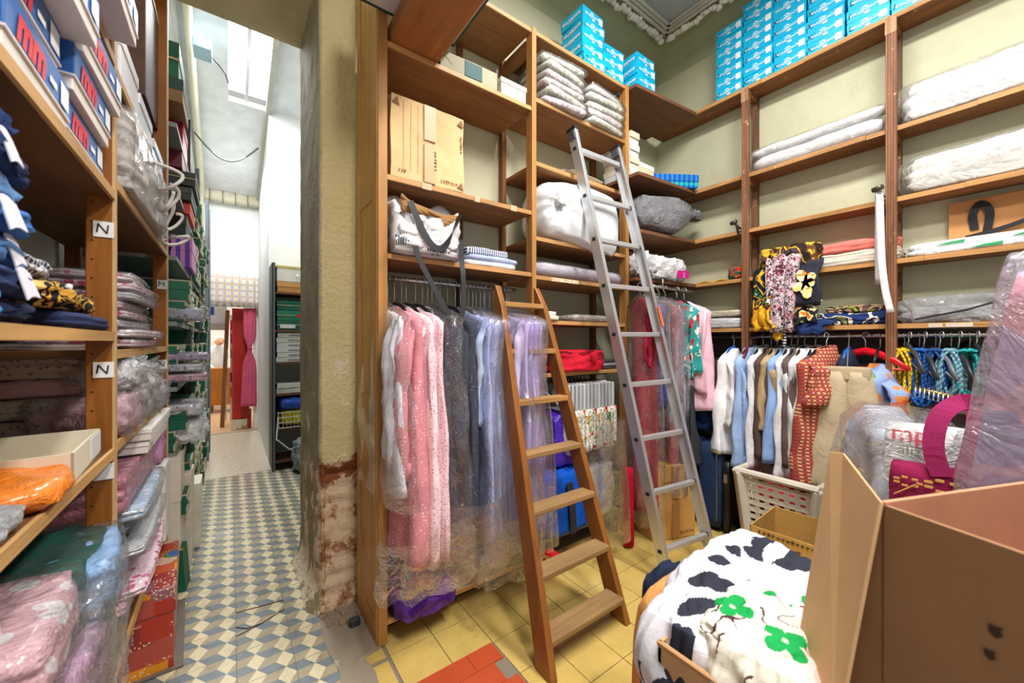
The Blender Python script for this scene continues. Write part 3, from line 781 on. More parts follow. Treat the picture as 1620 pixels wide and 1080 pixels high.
def garment(name, label, cat, loc, rz, mat, L=1.0, fx=.23, bx=.14, T=.035, sleeve=.55, neck=.085, flare=1.1, folds=3, collar=None, cuff=None,
            cover=None, cmat=None, group=None, sr=.05, sway=0.0, both=False, srz=.04, hang='#1d1d20', hlabel=None, hgroup=None, fwd=.0, so=.0, hw=None, side=-1, tf=.25, hdrop=.075):
    _seed[0] += 1; sd = _seed[0]*1.37
    t = thing(name, label, cat, loc, rz, group)
    MB().loft(body_rings(neck, L, fx, bx, T, flare, folds, sd, sway=sway, tf=tf), (True, True)).ob('body', mat, t, smooth=True)
    sx, sy, sz = -fx+sr+.005-so, side*(T+.012), -neck-.06
    if sleeve:
        sleeve_mb(sx, sy, sz, sleeve, sr, srz, sd, fwd).ob('sleeve', mat, t, smooth=True)
        if both: sleeve_mb(bx-sr, -sy, sz, sleeve, sr, srz, sd+2, fwd).ob('sleeve', mat, t, smooth=True)
    if collar:
        c = MB(); c.loft([[(.075*math.cos(q)*k-.01, .032*math.sin(q)*k, -neck+h+.012*math.cos(q)) for q in [2*PI*j/16 for j in range(16)]] for k, h in ((1.25, -.03), (1.1, .012), (.9, .018), (.8, -.02))], (False, False))
        c.ob('collar', collar, t, smooth=True)
    if cuff:
        cx = sx-fwd+.018*nz(sd, 3, 1); cy = sy+.012*nz(sd*2.2, 3, 5); c = MB(); R1 = (srz)*(1+.10*nz(sd, 8, 7))*1.06
        c.loft([[(cx+R1*math.copysign(abs(math.cos(q))**.85, math.cos(q)), cy+R1*.42*math.sin(q), sz-sleeve+h+.02*math.cos(q)) for q in [2*PI*j/18 for j in range(18)]] for h in (.055, -.012)], (True, True))
        c.ob('cuff', cuff, t, smooth=True)
    if cover:
        rr = body_rings(neck-.02, L+cover, fx+.045, bx+.01, T*1.25+.016, flare*1.05, folds+2, sd+9, 36, 26, wob=.8, sway=sway, tf=tf)
        MB().loft(rr, (False, False)).ob('plastic_cover', cmat or FILM, t, smooth=True)
    if hlabel: hanger(hlabel, loc, rz, hang, W=hw or min(.4, (fx+bx)*.95), group=hgroup, bar=False, drop=hdrop)
    return t
def carton(label, c, d, rz=0, hx='#c39a66', name='cardboard_box', cat='cardboard box', tape='#b07f4a', group=None, marks=None, front=True):
    """closed carton, c = middle of its underside: body, lid flaps seam, tape strips"""
    t = thing(name, label, cat, c, rz, group); x, y, z = d
    MB().rbox((0, 0, z/2), d, .05, 6, lambda p, q: q+Vector((nz(p.y*2, p.z*2, x*9), nz(p.x*2, p.z*2, y*9), 0))*.006).ob('body', board(hx), t, bevel=0, smooth=False)
    if front:
        MB().span((-.03, -y/2-.0065, z*.55), (.03, -y/2-.001, z*.99)).ob('tape', plain(tape, .4), t)
        MB().span((-.03, -y/2-.0065, .005), (.03, -y/2-.001, z*.5)).ob('tape', plain(tape, .4), t)
        MB().span((-.04, -y/2+.02, z-.002), (.04, y/2-.02, z+.003)).ob('tape', plain(tape, .4), t)
    if marks:
        for txt, s, lx, lz, cc in marks: lettering(txt, s, plain(cc, .7), t, (lx, -y/2-.008, lz), 'printing')
    return t
def marks(par, x0, z0, n, step, h, y, hx='#5a4526', vert=False, seed=1, name='printing'):
    """a line of small printed marks on the face y"""
    m = MB(); random.seed(seed)
    for k in range(n):
        w = step*random.uniform(.35, .8); hh = h*random.uniform(.6, 1)
        a, b = (x0, z0+k*step) if vert else (x0+k*step, z0)
        if vert: m.span((a, y, b), (a+hh, y+.0012, b+w))
        else: m.span((a, y, b), (a+w, y+.0012, b+hh))
        if random.random() < .5: m.span((a, y, b+h*.4), (a+step*.8, y+.0012, b+h*.55)) if not vert else m.span((a+h*.4, y, b), (a+h*.55, y+.0012, b+step*.8))
    return m.ob(name, plain(hx, .7), par)
# the aqua slipper boxes: built once per size with lettering, then copied
AQ = plain('#07aedb', .4, .4, .04); WHT = plain('#f4f4f6', .5); INK = plain('#15324a', .6)
def aqua_proto(w, d, h):
    t = thing('slipper_box', 'x', 'shoe box', (0, 0, -5))
    b = MB(); b.box((0, 0, h*.4), (w-.004, d-.004, h*.8)); b.ob('base', AQ, t, bevel=.001)
    b = MB(); b.box((0, 0, h*.69), (w, d, h*.6)); b.ob('lid', AQ, t, bevel=.0015)
    y = -d/2-.001
    lettering('BELLAMONTE', .021*w/.19, WHT, t, (-.012, y, h*.5), rot=(0, -.06, 0), bold=.0002)
    e = MB()                                   # crown-like emblem, underline, oval and sticker
    for k in range(5): e.box((-.012+(k-2)*.006, y, h*.5+.014+.003*(2-abs(k-2))), (.004, .0008, .009), Matrix.Rotation((k-2)*.35, 3, 'Y'))
    e.box((-.012, y, h*.5-.0125), (.05*w/.19, .0008, .0022)); e.ob('emblem', WHT, t)
    e = MB(); e._add([(.0+.013*math.cos(q), y-.0004, h*.2+.005*math.sin(q)) for q in [2*PI*i/14 for i in range(14)]], [tuple(range(14))]); e.ob('size_oval', WHT, t)
    e = MB(); e.span((w*.27, y-.0006, h*.22), (w*.44, y, h*.78)); s = e.ob('sticker', WHT, t)
    e = MB()
    for k in range(3): e.span((w*.29, y-.0012, h*(.32+.14*k)), (w*.42, y-.0005, h*(.345+.14*k)))
    e.ob('print_lines', plain('#a9a4b4', .6), s)
    return t
def aqua_side(w, d, h, proto):
    me = lettering('BELLAMONTE', .026, WHT, proto, (-w/2-.0012, 0, h*.5), 'side_lettering', rot=(0, 0, -PI/2), bold=.0008)
    e = MB(); e.box((-w/2-.001, 0, h*.5-.016), (.001, .07, .0025)); e.ob('side_underline', WHT, proto)
PB = aqua_proto(.187, .19, .0735)
PA = aqua_proto(.205, .2, .076); aqua_side(.205, .2, .076, PA)
random.seed(21)
COLN = ['column of aqua boxes nearest the room corner', 'second column of aqua boxes from the corner', 'third column of aqua boxes from the corner', 'fourth column of aqua boxes from the corner', 'column of aqua boxes right above the middle post', 'last column of aqua boxes past the middle post']
first = [True, True]
for ci, (yc, n) in enumerate(((1.355, 7), (1.163, 8), (.975, 7), (.785, 6), (.59, 4), (.398, 2))):
    for k in range(n):
        loc = (RX+.098+.006*random.random(), yc+.004*random.uniform(-1, 1), TOP+.0035+.0737*k)
        nm = 'topmost' if k == n-1 else ORD[k]
        lab = f'aqua slipper box, {nm} of the {COLN[ci]}'
        o = dup(PB, loc, -PI/2+random.uniform(-.02, .02), lab, 'aqua slipper boxes on the wall shelving')
        mk = [['G', '', '3'], ['G', '', '6'], ['X/', 'X/', ''], ['X/', 'X/'], ['L', '1-'], ['1-', '']][ci]
        tx = mk[k % len(mk)]
        if tx: lettering(tx, .042, INK, o, (-.075, -.0965, .037), 'handwriting', rot=(0, random.uniform(-.2, .2), 0), shear=.2)
for si, (xc, yc, n, desc) in enumerate(((1.94, 1.845, 5, 'corner stack of aqua boxes showing its long side'), (2.145, 1.845, 3, 'middle stack of aqua boxes on the cabinet'), (2.40, 1.765, 3, 'stack of aqua boxes on the corner board'))):
    for k in range(n):
        nm = 'topmost' if k == n-1 else ORD[k]
        o = dup(PA, (xc+random.uniform(-.008, .008), yc+random.uniform(-.008, .008), TOP+.0035+.0763*k), random.uniform(-.05, .05), f'aqua slipper box, {nm} of the {desc}', 'aqua slipper boxes on top of the cabinet')
        if (si, k) in ((0, 0), (1, 0)): lettering('P', .05, INK, o, (-.07, -.102, .035), 'handwriting')
        if (si, k) in ((0, 3), (1, 2)): lettering('J', .04, INK, o, (-.08, -.102, .035), 'handwriting')
for P in (PA, PB):
    for c in list(P.children):
        for g in list(c.children): bpy.data.objects.remove(g)
        bpy.data.objects.remove(c)
    bpy.data.objects.remove(P)
# ================================================================ goods in the cabinet
def jut_box():
    t = thing('flat_carton', 'large flat brown carton with a green-edged lid jutting out over the cabinet', 'carton', (.70, 1.62, 2.703))
    MB().span((-.115, -.40, 0), (.115, .42, .10)).ob('tray', wood('#9a5f2e', 1, .5), t, bevel=.004)
    l = MB(); l.span((-.26, -.42, .11), (.19, .095, .27)); l.ob('lid', plain('#d8d3cb', .7), t, bevel=.003)
    for a, b in (((-.264, -.42, .108), (-.256, .098, .128)), ((.184, -.42, .108), (.194, .098, .128)), ((-.264, .088, .108), (.194, .1, .128))):
        MB().span(a, b).ob('green_binding', plain('#1f4a45', .6), t)
jut_box()
t = thing('document_box', 'worn grey document box with a dark green patch on the upper cabinet shelf', 'box', (1.0, 1.82, 2.7015), -.04)
MB().rbox((0, 0, .045), (.33, .17, .09), .06, 5, lambda p, q: q+Vector((0, 0, .006*nz(p.x*3, p.y*3, 1)))).ob('body', plain('#a39c86', .8, bump=.3), t)
MB().span((-.03, -.0875, .008), (.07, -.0855, .085)).ob('green_patch', plain('#16484a', .6), t)
MB().plate([(-.165, -.086, .09), (-.10, -.086, .035), (-.155, -.086, .085)], .002).ob('torn_flap', plain('#d6cfbb', .8), t)
t = thing('archive_box', 'small cream lidded box at the end of the upper cabinet shelf', 'box', (1.28, 1.83, 2.7015))
MB().box((0, 0, .035), (.17, .18, .07)).ob('body', plain('#dcd8c6', .7), t, bevel=.003); MB().box((0, 0, .083), (.178, .188, .026)).ob('lid', plain('#e6e3d4', .7), t, bevel=.002)
bx = carton('large plain cardboard carton with brown tape standing in the cabinet', (.772, 1.875, 2.1025), (.375, .29, .375), 0, '#d9b585', tape='#cda37a')
marks(bx, .02, .07, 6, .016, .014, -.1525, '#7d5738', True); marks(bx, .06, .025, 7, .013, .02, -.1465, '#b08a60'); marks(bx, -.15, .03, 3, .012, .012, -.1465, '#8a6440'); marks(bx, .165, .20, 6, .014, .01, -.1465, '#8a6440', True)
for k_, (x_, z_) in enumerate(((.165, .03), (.165, .345), (-.165, .345))): MB().plate([(x_-.02, -.147, z_-.012), (x_+.016, -.147, z_-.02), (x_+.005, -.147, z_+.018)], .002).ob('torn_corner', plain('#8a6238', .8), bx)
for x_ in (-.13, -.095, -.06): MB().span((x_, -.1462, .04), (x_+.0015, -.1452, .36)).ob('crease_line', plain('#b08c5c', .8), bx)
# open tote bag full of brown and white cloth
def tote():
    t = thing('tote_bag', 'white tote bag with black straps stuffed with brown and white cloth', 'bag', (.752, 1.86, 1.7465))
    def f(p, q):
        q = q+Vector((nz(p.x*3, p.y*3, p.z*3), nz(p.x*3, p.y*3, p.z*3+4), .4*nz(p.x*2, p.y*2, 8)))*.012
        if p.z > .6 and p.y < 0: q.z -= .09*(1-abs(p.x)**2)
        return q
    MB().rbox((0, -.02, .125), (.345, .30, .25), .3, 12, f).ob('sack', plain('#cfccd0', .5, bump=.4, bs=12), t, smooth=True)
    m = MB(); random.seed(9)
    for k in range(7):
        z = .225-.012*k
        MB().tube([(-.13+.28*s/8, -.155-.012*k*0+.012*math.sin(s*1.3+k), z-.045*math.sin(PI*s/8)*.6+.01*nz(k, s, 3)+.04-.05*(s/8)) for s in range(9)], .011, 6, flat=.6).ob('brown_cloth', cloth('#9c7448'), t, smooth=True)
    for k, (x, z, w) in enumerate(((-.08, .11, .13), (.03, .10, .14), (.1, .075, .1), (-.04, .065, .2), (.02, .145, .1))):
        MB().blob((x, -.165, z), (w, .05, .06), .8, 7, .2, 4, k, False).ob('white_cloth', cloth('#e6e4e6'), t, smooth=True)
    MB().sheet(lambda u, v: (-.165+.34*u, -.178+.012*math.sin(u*9)-.01*v, .012+v*(.05+.03*math.sin(u*5))), 16, 4, .004).ob('front_edge', plain('#e9e7ea', .5), t, smooth=True)
    for k in range(9): MB().span((-.165+.011*k, -.185, .03+.002*k), (-.159+.011*k, -.178, .075-.003*k)).ob('printed_bar', plain('#3b3b44'), t) if k < 8 else None
    marks(t, -.02, .02, 9, .013, .02, -.1935, '#54545c', False, 4); marks(t, .0, -.0, 7, .013, .014, -.1935, '#54545c', False, 6)
    MB().sheet(lambda u, v: (-.175+.36*u, -.05+.02*v, .235+.04*v+.03*math.sin(u*9.5)*v), 20, 5, .004).ob('rim', plain('#b9b6bd', .5), t, smooth=True)
    bk = plain('#2a2a2e', .5)
    MB().strap([(-.10+.25*(s/14)**1.0, -.185-.02*math.sin(PI*s/14), .235-.20*math.sin(PI*s/14*.97)) for s in range(15)], .03, .003, (.4, 0, .9)).ob('strap', bk, t)
    MB().strap([(-.08, -.195, .035), (-.06, -.20, -.03), (.0, -.21, -.14), (.06, -.22, -.245), (.10, -.225, -.285), (.14, -.225, -.27), (.155, -.22, -.2), (.157, -.21, -.08), (.157, -.195, .0), (.157, -.188, .1)], .026, .003, (1, 0, .25)).ob('strap', bk, t)
    return t
tote()
pil = [('#e9e9ee', 'white shirt folded under the blue ones beside the tote bag', .03), ('#a9b4d8', 'pale blue folded shirt in the short pile beside the tote bag', .03)]
z = 1.7465
for i, (hx, lab, h) in enumerate(pil): folded(lab, (1.135+.015*i, 1.84, z), (.33, .22, h), cloth(hx), 1, i+3, .03*i); z += h*1.0
folded('navy and white striped shirt folded on top of the pale blue one', (1.12, 1.84, z), (.27, .2, .04), stripes('#e7e8ee', '#3f4a74', 0, 75, .5), 2, 8)
# pale printed bed sets in packets
random.seed(31)
for s, (xc, n) in enumerate(((1.66, 6), (2.04, 5))):
    z = 2.7665
    for k in range(n):
        h = .046+.008*random.random(); hx, h2 = random.choice((('#f0e4e4', '#e3bfc8'), ('#ebeade', '#c6d8bc'), ('#f4e2e6', '#e2b4c0'), ('#f3eeee', '#e3d0d6')))
        folded(f'pale printed packet, {"topmost" if k == n-1 else ORD[k]} of the {"taller heap nearest the middle post" if s == 0 else "shorter heap behind the metal ladder top"}', (xc+random.uniform(-.01, .01), 1.845+random.uniform(-.01, .01), z), (.37, .30, h), packed(hx, h2, .7, 34), 1, k+s*9, random.uniform(-.1, .1), 'cloth_packet', 'cloth packet', 'pale packets under the aqua boxes', FILM); z += h*1.03
z = 2.3965
for k in range(4):
    folded(f'flat folded paper bundle, {ORD[k] if k < 3 else "topmost"} of four behind the metal ladder', (1.80+.04*k, 1.87, z), (.5-.05*k, .2, .014), plain(('#dccdb4', '#e9e2d2', '#cdb796', '#e7ddd0')[k], .7), 1, k, .02*k, 'paper_bundle', 'paper bundle'); z += .0145
# big white sack
def white_sack():
    t = thing('white_sack', 'big white tied plastic sack bulging over the cabinet shelf edge', 'sack', (1.825, 1.84, 1.9615))
    def f(p, q):
        k = noise.noise(Vector((p.x*1.3, p.y*1.3, p.z*1.3)))+.25*noise.noise(Vector((p.x*4, p.y*4, p.z*4)))
        q *= 1+.05*k
        # gathers radiating from the knot
        dx, dz = q.x+.24, q.z-.02; r = math.hypot(dx, dz)
        if p.y < 0: q.y += .05*math.exp(-(r/.06)**2)+.012*math.sin(9*math.atan2(dz, dx))*math.exp(-(r/.2)**2)
        if q.y > -.02 and q.z < -.19: q.z = -.19
        q.z -= .07*max(0, -p.y)*max(0, p.x+.3)*(1 if q.z < 0 else 0)
        return q
    MB().rbox((0, 0, .19), (.70, .38, .40), .85, 26, f).ob('body', plain('#dfe3e7', .38, .5, .05, .35, 6), t, smooth=True)
    MB().blob((-.24, -.15, .215), (.05, .05, .045), .8, 7, .3, 6, 4, False).ob('knot', sack('#eef1f4', .3), t, smooth=True)
white_sack()
# roll of clear film etc
t = thing('film_roll', 'long roll of cloth in clear plastic lying on the cabinet shelf behind the ladder', 'roll', (1.86, 1.80, 1.7365))
m = MB(); m.tube([(-.40+.1*k, .01*nz(k, 1, 1), .05+.004*nz(k, 3, 2)) for k in range(9)], [.036, .048, .046, .049, .047, .048, .046, .05, .042], 14); m.ob('cloth', cloth('#cfcac6'), t, smooth=True)
m = MB(); m.tube([(-.45+.1*k, .01*nz(k, 1, 1), .052+.004*nz(k, 3, 2)) for k in range(10)], [.03, .05, .052, .05, .052, .051, .052, .051, .055, .04], 14); m.ob('film', FILM2, t, smooth=True)
one(MB().blob((2.12, 1.95, 1.80), (.16, .12, .12), .6, 9, .1, 3, 3, False).xf(Matrix.Identity(4)), 'folded_garment', 'burgundy bundle pushed behind the white sack', 'bundle', floral('#5a2038', ['#b99aa6', '#7a3a50'], 40, .3))
folded('flat clear packet on the cabinet shelf above the red bag', (1.95, 1.86, 1.4765), (.42, .25, .05), packed('#b9b2a8', None, .6), 1, 12, .05, 'cloth_packet', 'cloth packet', None, FILM)
folded('folded cream cloth at the edge of the shelf beside the wooden ladder top', (1.53, 1.82, 1.4765), (.16, .22, .03), cloth('#e4e0cf'), 2, 4)
folded('second cream cloth lying on the first beside the wooden ladder top', (1.52, 1.82, 1.508), (.15, .2, .022), cloth('#eceadf'), 2, 5)
# red zip bag
t = thing('red_bag', 'bright red soft zip bag on the shelf between the two ladders', 'bag', (1.76, 1.81, 1.162), -.05)
def f(p, q):
    q = q+Vector((nz(p.x*2, p.y*2, p.z*2), nz(p.x*3, p.y*2, p.z*2+5), .5*nz(p.x*3, p.y*3, 2)))*.018
    if q.z < -.066: q.z = -.066
    return q
MB().rbox((0, 0, .066), (.44, .24, .132), .28, 12, f).ob('body', cloth('#d51f35', .7), t, smooth=True)
MB().strap([(-.2+.4*k/12, -.118-.006*math.sin(k), .118+.008*math.sin(k*.9)) for k in range(13)], .012, .004, (0, 0, 1)).ob('zip', plain('#7c1420', .5), t)
MB().strap([(.08+.1*k/6, -.125-.01*math.sin(k), .10-.04*math.sin(PI*k/6)) for k in range(7)], .02, .004, (0, 0, 1)).ob('handle', cloth('#b0182c'), t)
for k in range(3):
    one(MB().span((2.03, 1.74, 1.162+.022*k), (2.22, 1.95, 1.182+.022*k)), 'flat_packet', ('black flat packet under the others beside the red bag', 'grey flat packet in the middle of the three beside the red bag', 'dark flat packet on top beside the red bag')[k], 'packet', packed(('#1c1c20', '#8a8f94', '#26262c')[k], None, .6), smooth=False, bevel=.006)
# ---------------- gowns on the cabinet rail
RZ = PI/2
def rail(name, label, x, mat, **k):
    return garment(name, label, k.pop('cat', 'gown'), (x, 1.89, 1.66), RZ, mat, side=1, neck=.14, hdrop=.125, **k)
HG = 'wire hooks along the cabinet rail'
rail('white_gown', 'white gown with dark shoulders in a billowing clear cover beside the end panel', .585, cloth('#e5e3ee'), L=.82, fx=.30, T=.03, sleeve=.62, cover=.06, flare=1.15, hlabel='black hanger holding the white gown beside the cabinet end panel')
rail('dressing_gown', 'pink dressing gown with white dots, its cuff hanging lowest at the front', .655, dots('#d68b95', '#f3e0e3', 62, .2), L=1.12, fx=.32, T=.045, sleeve=.66, flare=1.18, sr=.07, srz=.095, folds=3, tf=1.0, hlabel='black hanger holding the dotted pink dressing gown', cuff=dots('#d08490', '#f3e0e3', 62, .16))
rail('nightgown', 'white and pink sprigged nightgown between the dotted robe and the speckled one', .715, dots('#f3d9de', '#c9405c', 60, .2), L=1.16, fx=.30, T=.032, tf=.6, sleeve=.56, flare=1.18, hlabel='black hanger holding the sprigged pink nightgown')
rail('nightgown', 'pale pink speckled nightgown next to the dark dotted gowns', .765, dots('#f0cdd5', '#b06a80', 95, .28), L=1.13, fx=.31, T=.03, sleeve=.72, flare=1.15, sr=.065, srz=.06, tf=.5, hlabel='black hanger holding the speckled pink nightgown')
rail('dark_gown', 'charcoal gown with tiny white dots hanging next to the speckled pink one', .855, dots('#3c3d49', '#c9c9d6', 85, .12), L=1.05, fx=.26, T=.04, sleeve=.5, cover=.08, flare=1.1, hlabel='wire hanger holding the charcoal gown next to the pink one')
rail('dark_gown', 'charcoal gown with tiny white dots hanging next to the pale blue gowns', .945, dots('#41434f', '#cfcfdc', 85, .12), L=1.02, fx=.30, T=.05, sleeve=.62, flare=1.12, sr=.075, srz=.10, hlabel='wire hanger holding the charcoal gown next to the blue ones')
bl = [('#bfd0ee', 'pale sky blue gown in clear cover, first after the charcoal gowns'), ('#c9d6f2', 'pale blue gown in clear cover, second after the charcoal gowns'), ('#b9c6ea', 'slightly deeper blue gown in clear cover, third after the charcoal gowns'), ('#c3caee', 'periwinkle gown in clear cover, fourth after the charcoal gowns')]
for i, (hx, lab) in enumerate(bl):
    rail('blue_gown', lab, 1.025+.05*i, cloth(hx), L=1.14+.02*(i % 2), fx=.30-.02*i, T=.03, sleeve=.66 if i == 1 else .5, cover=.1, cmat=FILM if i % 2 else FILM2, flare=1.12, hlabel=f'wire hanger over the {lab.split(" in ")[0]}, number {i+1} after the charcoal gowns', group='pale blue gowns')
ll = [('#cfc3e6', 'lilac gown in clear cover, first after the blue ones'), ('#d9cbe8', 'pale lilac gown in clear cover, second after the blue ones'), ('#cdbfe2', 'lilac gown in clear cover, third after the blue ones'), ('#d6c2e2', 'pinkish lilac gown in clear cover, last on the rail before the middle post')]
for i, (hx, lab) in enumerate(ll):
    rail('lilac_gown', lab, 1.215+.047*i, dots(hx, '#efe6f6', 90, .2), L=1.20, fx=.36-.02*i, T=.028, sleeve=.5, cover=.06, cmat=FILM2, flare=1.05, sway=-.02, hlabel=f'wire hanger over the {("first", "second", "third", "last")[i]} gown of the lilac row', group='lilac gowns')
for i, x in enumerate((.62, .69, .80, .83, .90, .99, 1.05, 1.10, 1.15, 1.18, 1.24, 1.285, 1.33)):
    hanger('thin wire hanger hook among the gowns on the cabinet rail', (x, 1.885, 1.66), RZ+random.uniform(-.3, .3), '#b9c3cf', .26, HG, False, thick=.003, drop=.125)
# clear plastic left hanging below the gowns
for i, (x, y, z0, L, w) in enumerate(((.62, 1.60, .52, .22, .12), (.78, 1.62, .55, .30, .16), (.95, 1.60, .60, .36, .14), (1.12, 1.56, .50, .3, .15))):
    m = MB(); m.loft([[(x+w*(1+.25*s)*math.cos(q)*(1+.18*nz(q*2, s*3, i)), y+.09*math.sin(q)*(1+.3*nz(q*2, s*3, i+7)), z0-L*s+.05*nz(q*1.5, 2, i)*s) for q in [2*PI*j/30 for j in range(30)]] for s in [k/10 for k in range(11)]], (False, False))
    one(m, 'plastic_cover', f'loose clear plastic hanging below the {("white gown", "pink nightgowns", "charcoal gowns", "blue gowns")[i]}', 'plastic cover', FILM)
t = thing('purple_bag', 'bright purple cloth bag lying on the cabinet floor under the pink gowns', 'bag', (.735, 1.78, .1015))
MB().blob((0, -.02, .065), (.30, .26, .13), .6, 14, .12, 3, 6).ob('body', sack('#5d27a0', .5, 5), t, smooth=True)
MB().strap([(-.1+.2*k/8, -.15, .05+.03*math.sin(PI*k/8)) for k in range(9)], .025, .004, (0, 0, 1)).ob('strap', cloth('#4a1d86'), t)
# ---------------- behind the ladders, low rail
def napkin_set(label, x, front, mat, wrapc):
    t = thing('hanging_set', label, 'hanging cloth set', (x, 1.9, 1.12), RZ, 'card-topped flower print sets on the low rail')
    k = MB(); k.tube([(0, 0, .012), (.018, 0, .0), (.012, 0, -.02), (0, 0, -.035)], .003, 6); k.tube([(-.15, 0, -.04), (.12, 0, -.04)], .006, 6); k.ob('hanger', metal('#d0d1d4', .3), t, smooth=True)
    MB().span((-.21, -.011, -.2), (.12, .011, -.04)).ob('card', plain(wrapc, .6), t, bevel=.003)
    MB().sheet(lambda u, v: (-.215+.34*u, -.014+.004*math.sin(u*11+x*40), -.20-.27*v), 14, 6, .022).ob('cloth', mat, t, smooth=True)
cols = [(['#c8283c', '#e9d7c0', '#3f7d4d'], '#efe9e0'), (['#4f8a56', '#d8a23b', '#b3364a'], '#f1ece2'), (['#d0485a', '#7aa05a', '#e6c75a'], '#f3efe6'), (['#dd6a2c', '#5b8f4c', '#e3c24d'], '#efe6d2')]
random.seed(77)
NTH = ['first', 'second', 'third', 'fourth', 'fifth', 'sixth', 'seventh', 'eighth', 'ninth', 'tenth', 'eleventh', 'twelfth', 'last']
for i in range(13):
    a, b = cols[3 if i == 10 else i % 3]
    napkin_set(f'card-topped flower print set on the low rail, {NTH[i]} from the wooden ladder', 1.66+.034*i, 0, floral(b, a, 22+i % 3*4, .5, stem='#4f6b46'), '#b9bec4' if i % 4 else '#c9ccd0')
for i in range(4):
    hanger(('black hanger crowded beside the card-topped sets, outermost', 'black hanger behind the outermost one by the wooden ladder', 'black hanger with clear bar by the card-topped sets', 'black hanger touching the first card-topped set')[i], (1.50+.03*i, 1.88, 1.12), RZ+.3-.1*i, ('#1b1b1f', '#1b1b1f', '#9aa0a6', '#1b1b1f')[i], .36, None, True, thick=.014)
t = thing('purple_bag', 'glossy violet carrier bag standing behind the wooden ladder', 'bag', (1.72, 1.86, .162+.40))
MB().blob((0, -.0, .17), (.26, .22, .36), .5, 12, .07, 2, 2).ob('body', sack('#4a1fb0', .3, 4), t, smooth=True)
MB().strap([(-.06+.12*k/8, -.115, .32+.08*math.sin(PI*k/8)) for k in range(9)], .02, .003, (0, 0, 1)).ob('handle', sack('#3e189a'), t)
t = thing('blue_bag', 'bright blue sports bag with a black strap behind the wooden ladder', 'bag', (1.66, 1.83, .162))
MB().blob((0, 0, .195), (.40, .26, .40), .45, 14, .05, 2, 11).ob('body', cloth('#0c56c4', .6), t, smooth=True)
MB().strap([(-.0, -.14, .33), (.01, -.15, .25), (.02, -.152, .12), (.03, -.15, .02)], .05, .005, (1, 0, 0)).ob('strap', plain('#22242a', .7), t)
t = thing('base_board', 'low worn plank holding the bags behind the ladders', 'plank', (1.85, 1.88, 0))
MB().span((-.41, -.12, .135), (.39, .15, .16)).ob('board', wood('#7a5a3a', 0), t); MB().span((-.41, -.10, 0), (-.36, .15, .135)).ob('support', wood('#5a422c', 2), t); MB().span((.33, -.10, 0), (.38, .15, .135)).ob('support', wood('#5a422c', 2), t)
one(MB().blob((1.50, 1.70, .06), (.12, .1, .12), .6, 10, .1, 3, 8), 'red_pouch', 'small red and yellow pouch on the tiles behind the wooden ladder', 'pouch', camo(('#d61f26', '#d61f26', '#e8a02a'), 6))
t = thing('rice_sack', 'dirty white woven sack behind the metal ladder', 'sack', (2.02, 1.85, .162))
MB().blob((0, 0, .19), (.26, .24, .38), .55, 14, .06, 2, 4).ob('body', cloth('#d9d6d4'), t, smooth=True)
MB().blob((.0, 0, .40), (.14, .1, .08), .7, 8, .3, 4, 4, False).ob('neck', cloth('#cfccca'), t, smooth=True)
m = MB(); m.loft([[(1.95+.02*s+(.10+.05*s)*math.cos(q)*(1+.2*nz(q*2, s*3, 1)), 1.60+.06*math.sin(q)*(1+.3*nz(q*2, s*3, 5)), .86-.78*s) for q in [2*PI*j/28 for j in range(28)]] for s in [k/12 for k in range(13)]], (False, False))
one(m, 'plastic_cover', 'long clear plastic cover trailing to the tiles behind the metal ladder', 'plastic cover', FILM)
m = MB(); m.loft([[(2.115+(.028+.012*s)*math.cos(q)*(1+.3*nz(q*2, s*2, 3)), 1.60+.03*math.sin(q), .52-.5*s) for q in [2*PI*j/18 for j in range(18)]] for s in [k/10 for k in range(11)]])
one(m, 'red_cloth', 'narrow bright red cloth hanging to the tiles beside the carton', 'cloth', cloth('#c01232'))
# ---------------- corner rail: long covered gowns
cg = [('red_gown', 'crimson gown in a clear cover, first on the corner rail', '#a0243a', 1.45), ('blue_tunic', 'royal blue tunic in a clear cover, second on the corner rail', '#2f46b0', .75), ('black_dress', 'black dress in a clear cover, third on the corner rail', '#23242c', .8), ('brick_gown', 'brick red gown in a clear cover, fourth on the corner rail', '#a33c40', 1.28), ('pink_gown', 'dusty pink long gown in a clear cover, fifth on the corner rail', '#c08a98', 1.0)]
for i, (nm, lab, hx, L) in enumerate(cg):
    garment(nm, lab, 'gown', (2.27+.075*i, 1.625, 1.735), RZ, cloth(hx) if i else dots(hx, '#d0506a', 50, .2), L=L, side=1, fx=.14, bx=.07, T=.03, sleeve=.4, cover=.1, cmat=FILM2 if i % 2 else FILM, flare=1.0, sr=.035, srz=.03, hlabel=f'wire hanger on the corner rail holding the {nm.replace("_", " ")}')
garment('grey_skirt', 'dark grey pleated skirt hanging behind the metal ladder', 'skirt', (2.60, 1.60, 1.20), RZ, cloth('#33363b'), L=.62, fx=.17, bx=.1, T=.06, sleeve=0, flare=1.3, folds=9)
garment('print_blouse', 'teal and red flower print blouse on the corner rail', 'blouse', (2.68, 1.60, 1.735), RZ, floral('#2f9d9a', ['#c4273d', '#e6e0d6', '#c4273d'], 26, .6), side=1, L=.52, fx=.17, bx=.1, T=.035, sleeve=.5, hlabel='wire hanger on the corner rail holding the print blouse')
garment('pink_pyjama', 'pale pink pyjama top hanging at the end of the corner rail', 'pyjama top', (2.78, 1.60, 1.735), RZ, cloth('#eebfce'), side=1, L=.80, fx=.20, bx=.12, T=.05, sleeve=.6, sr=.055, srz=.06, hlabel='wire hanger on the corner rail holding the pink pyjama top')
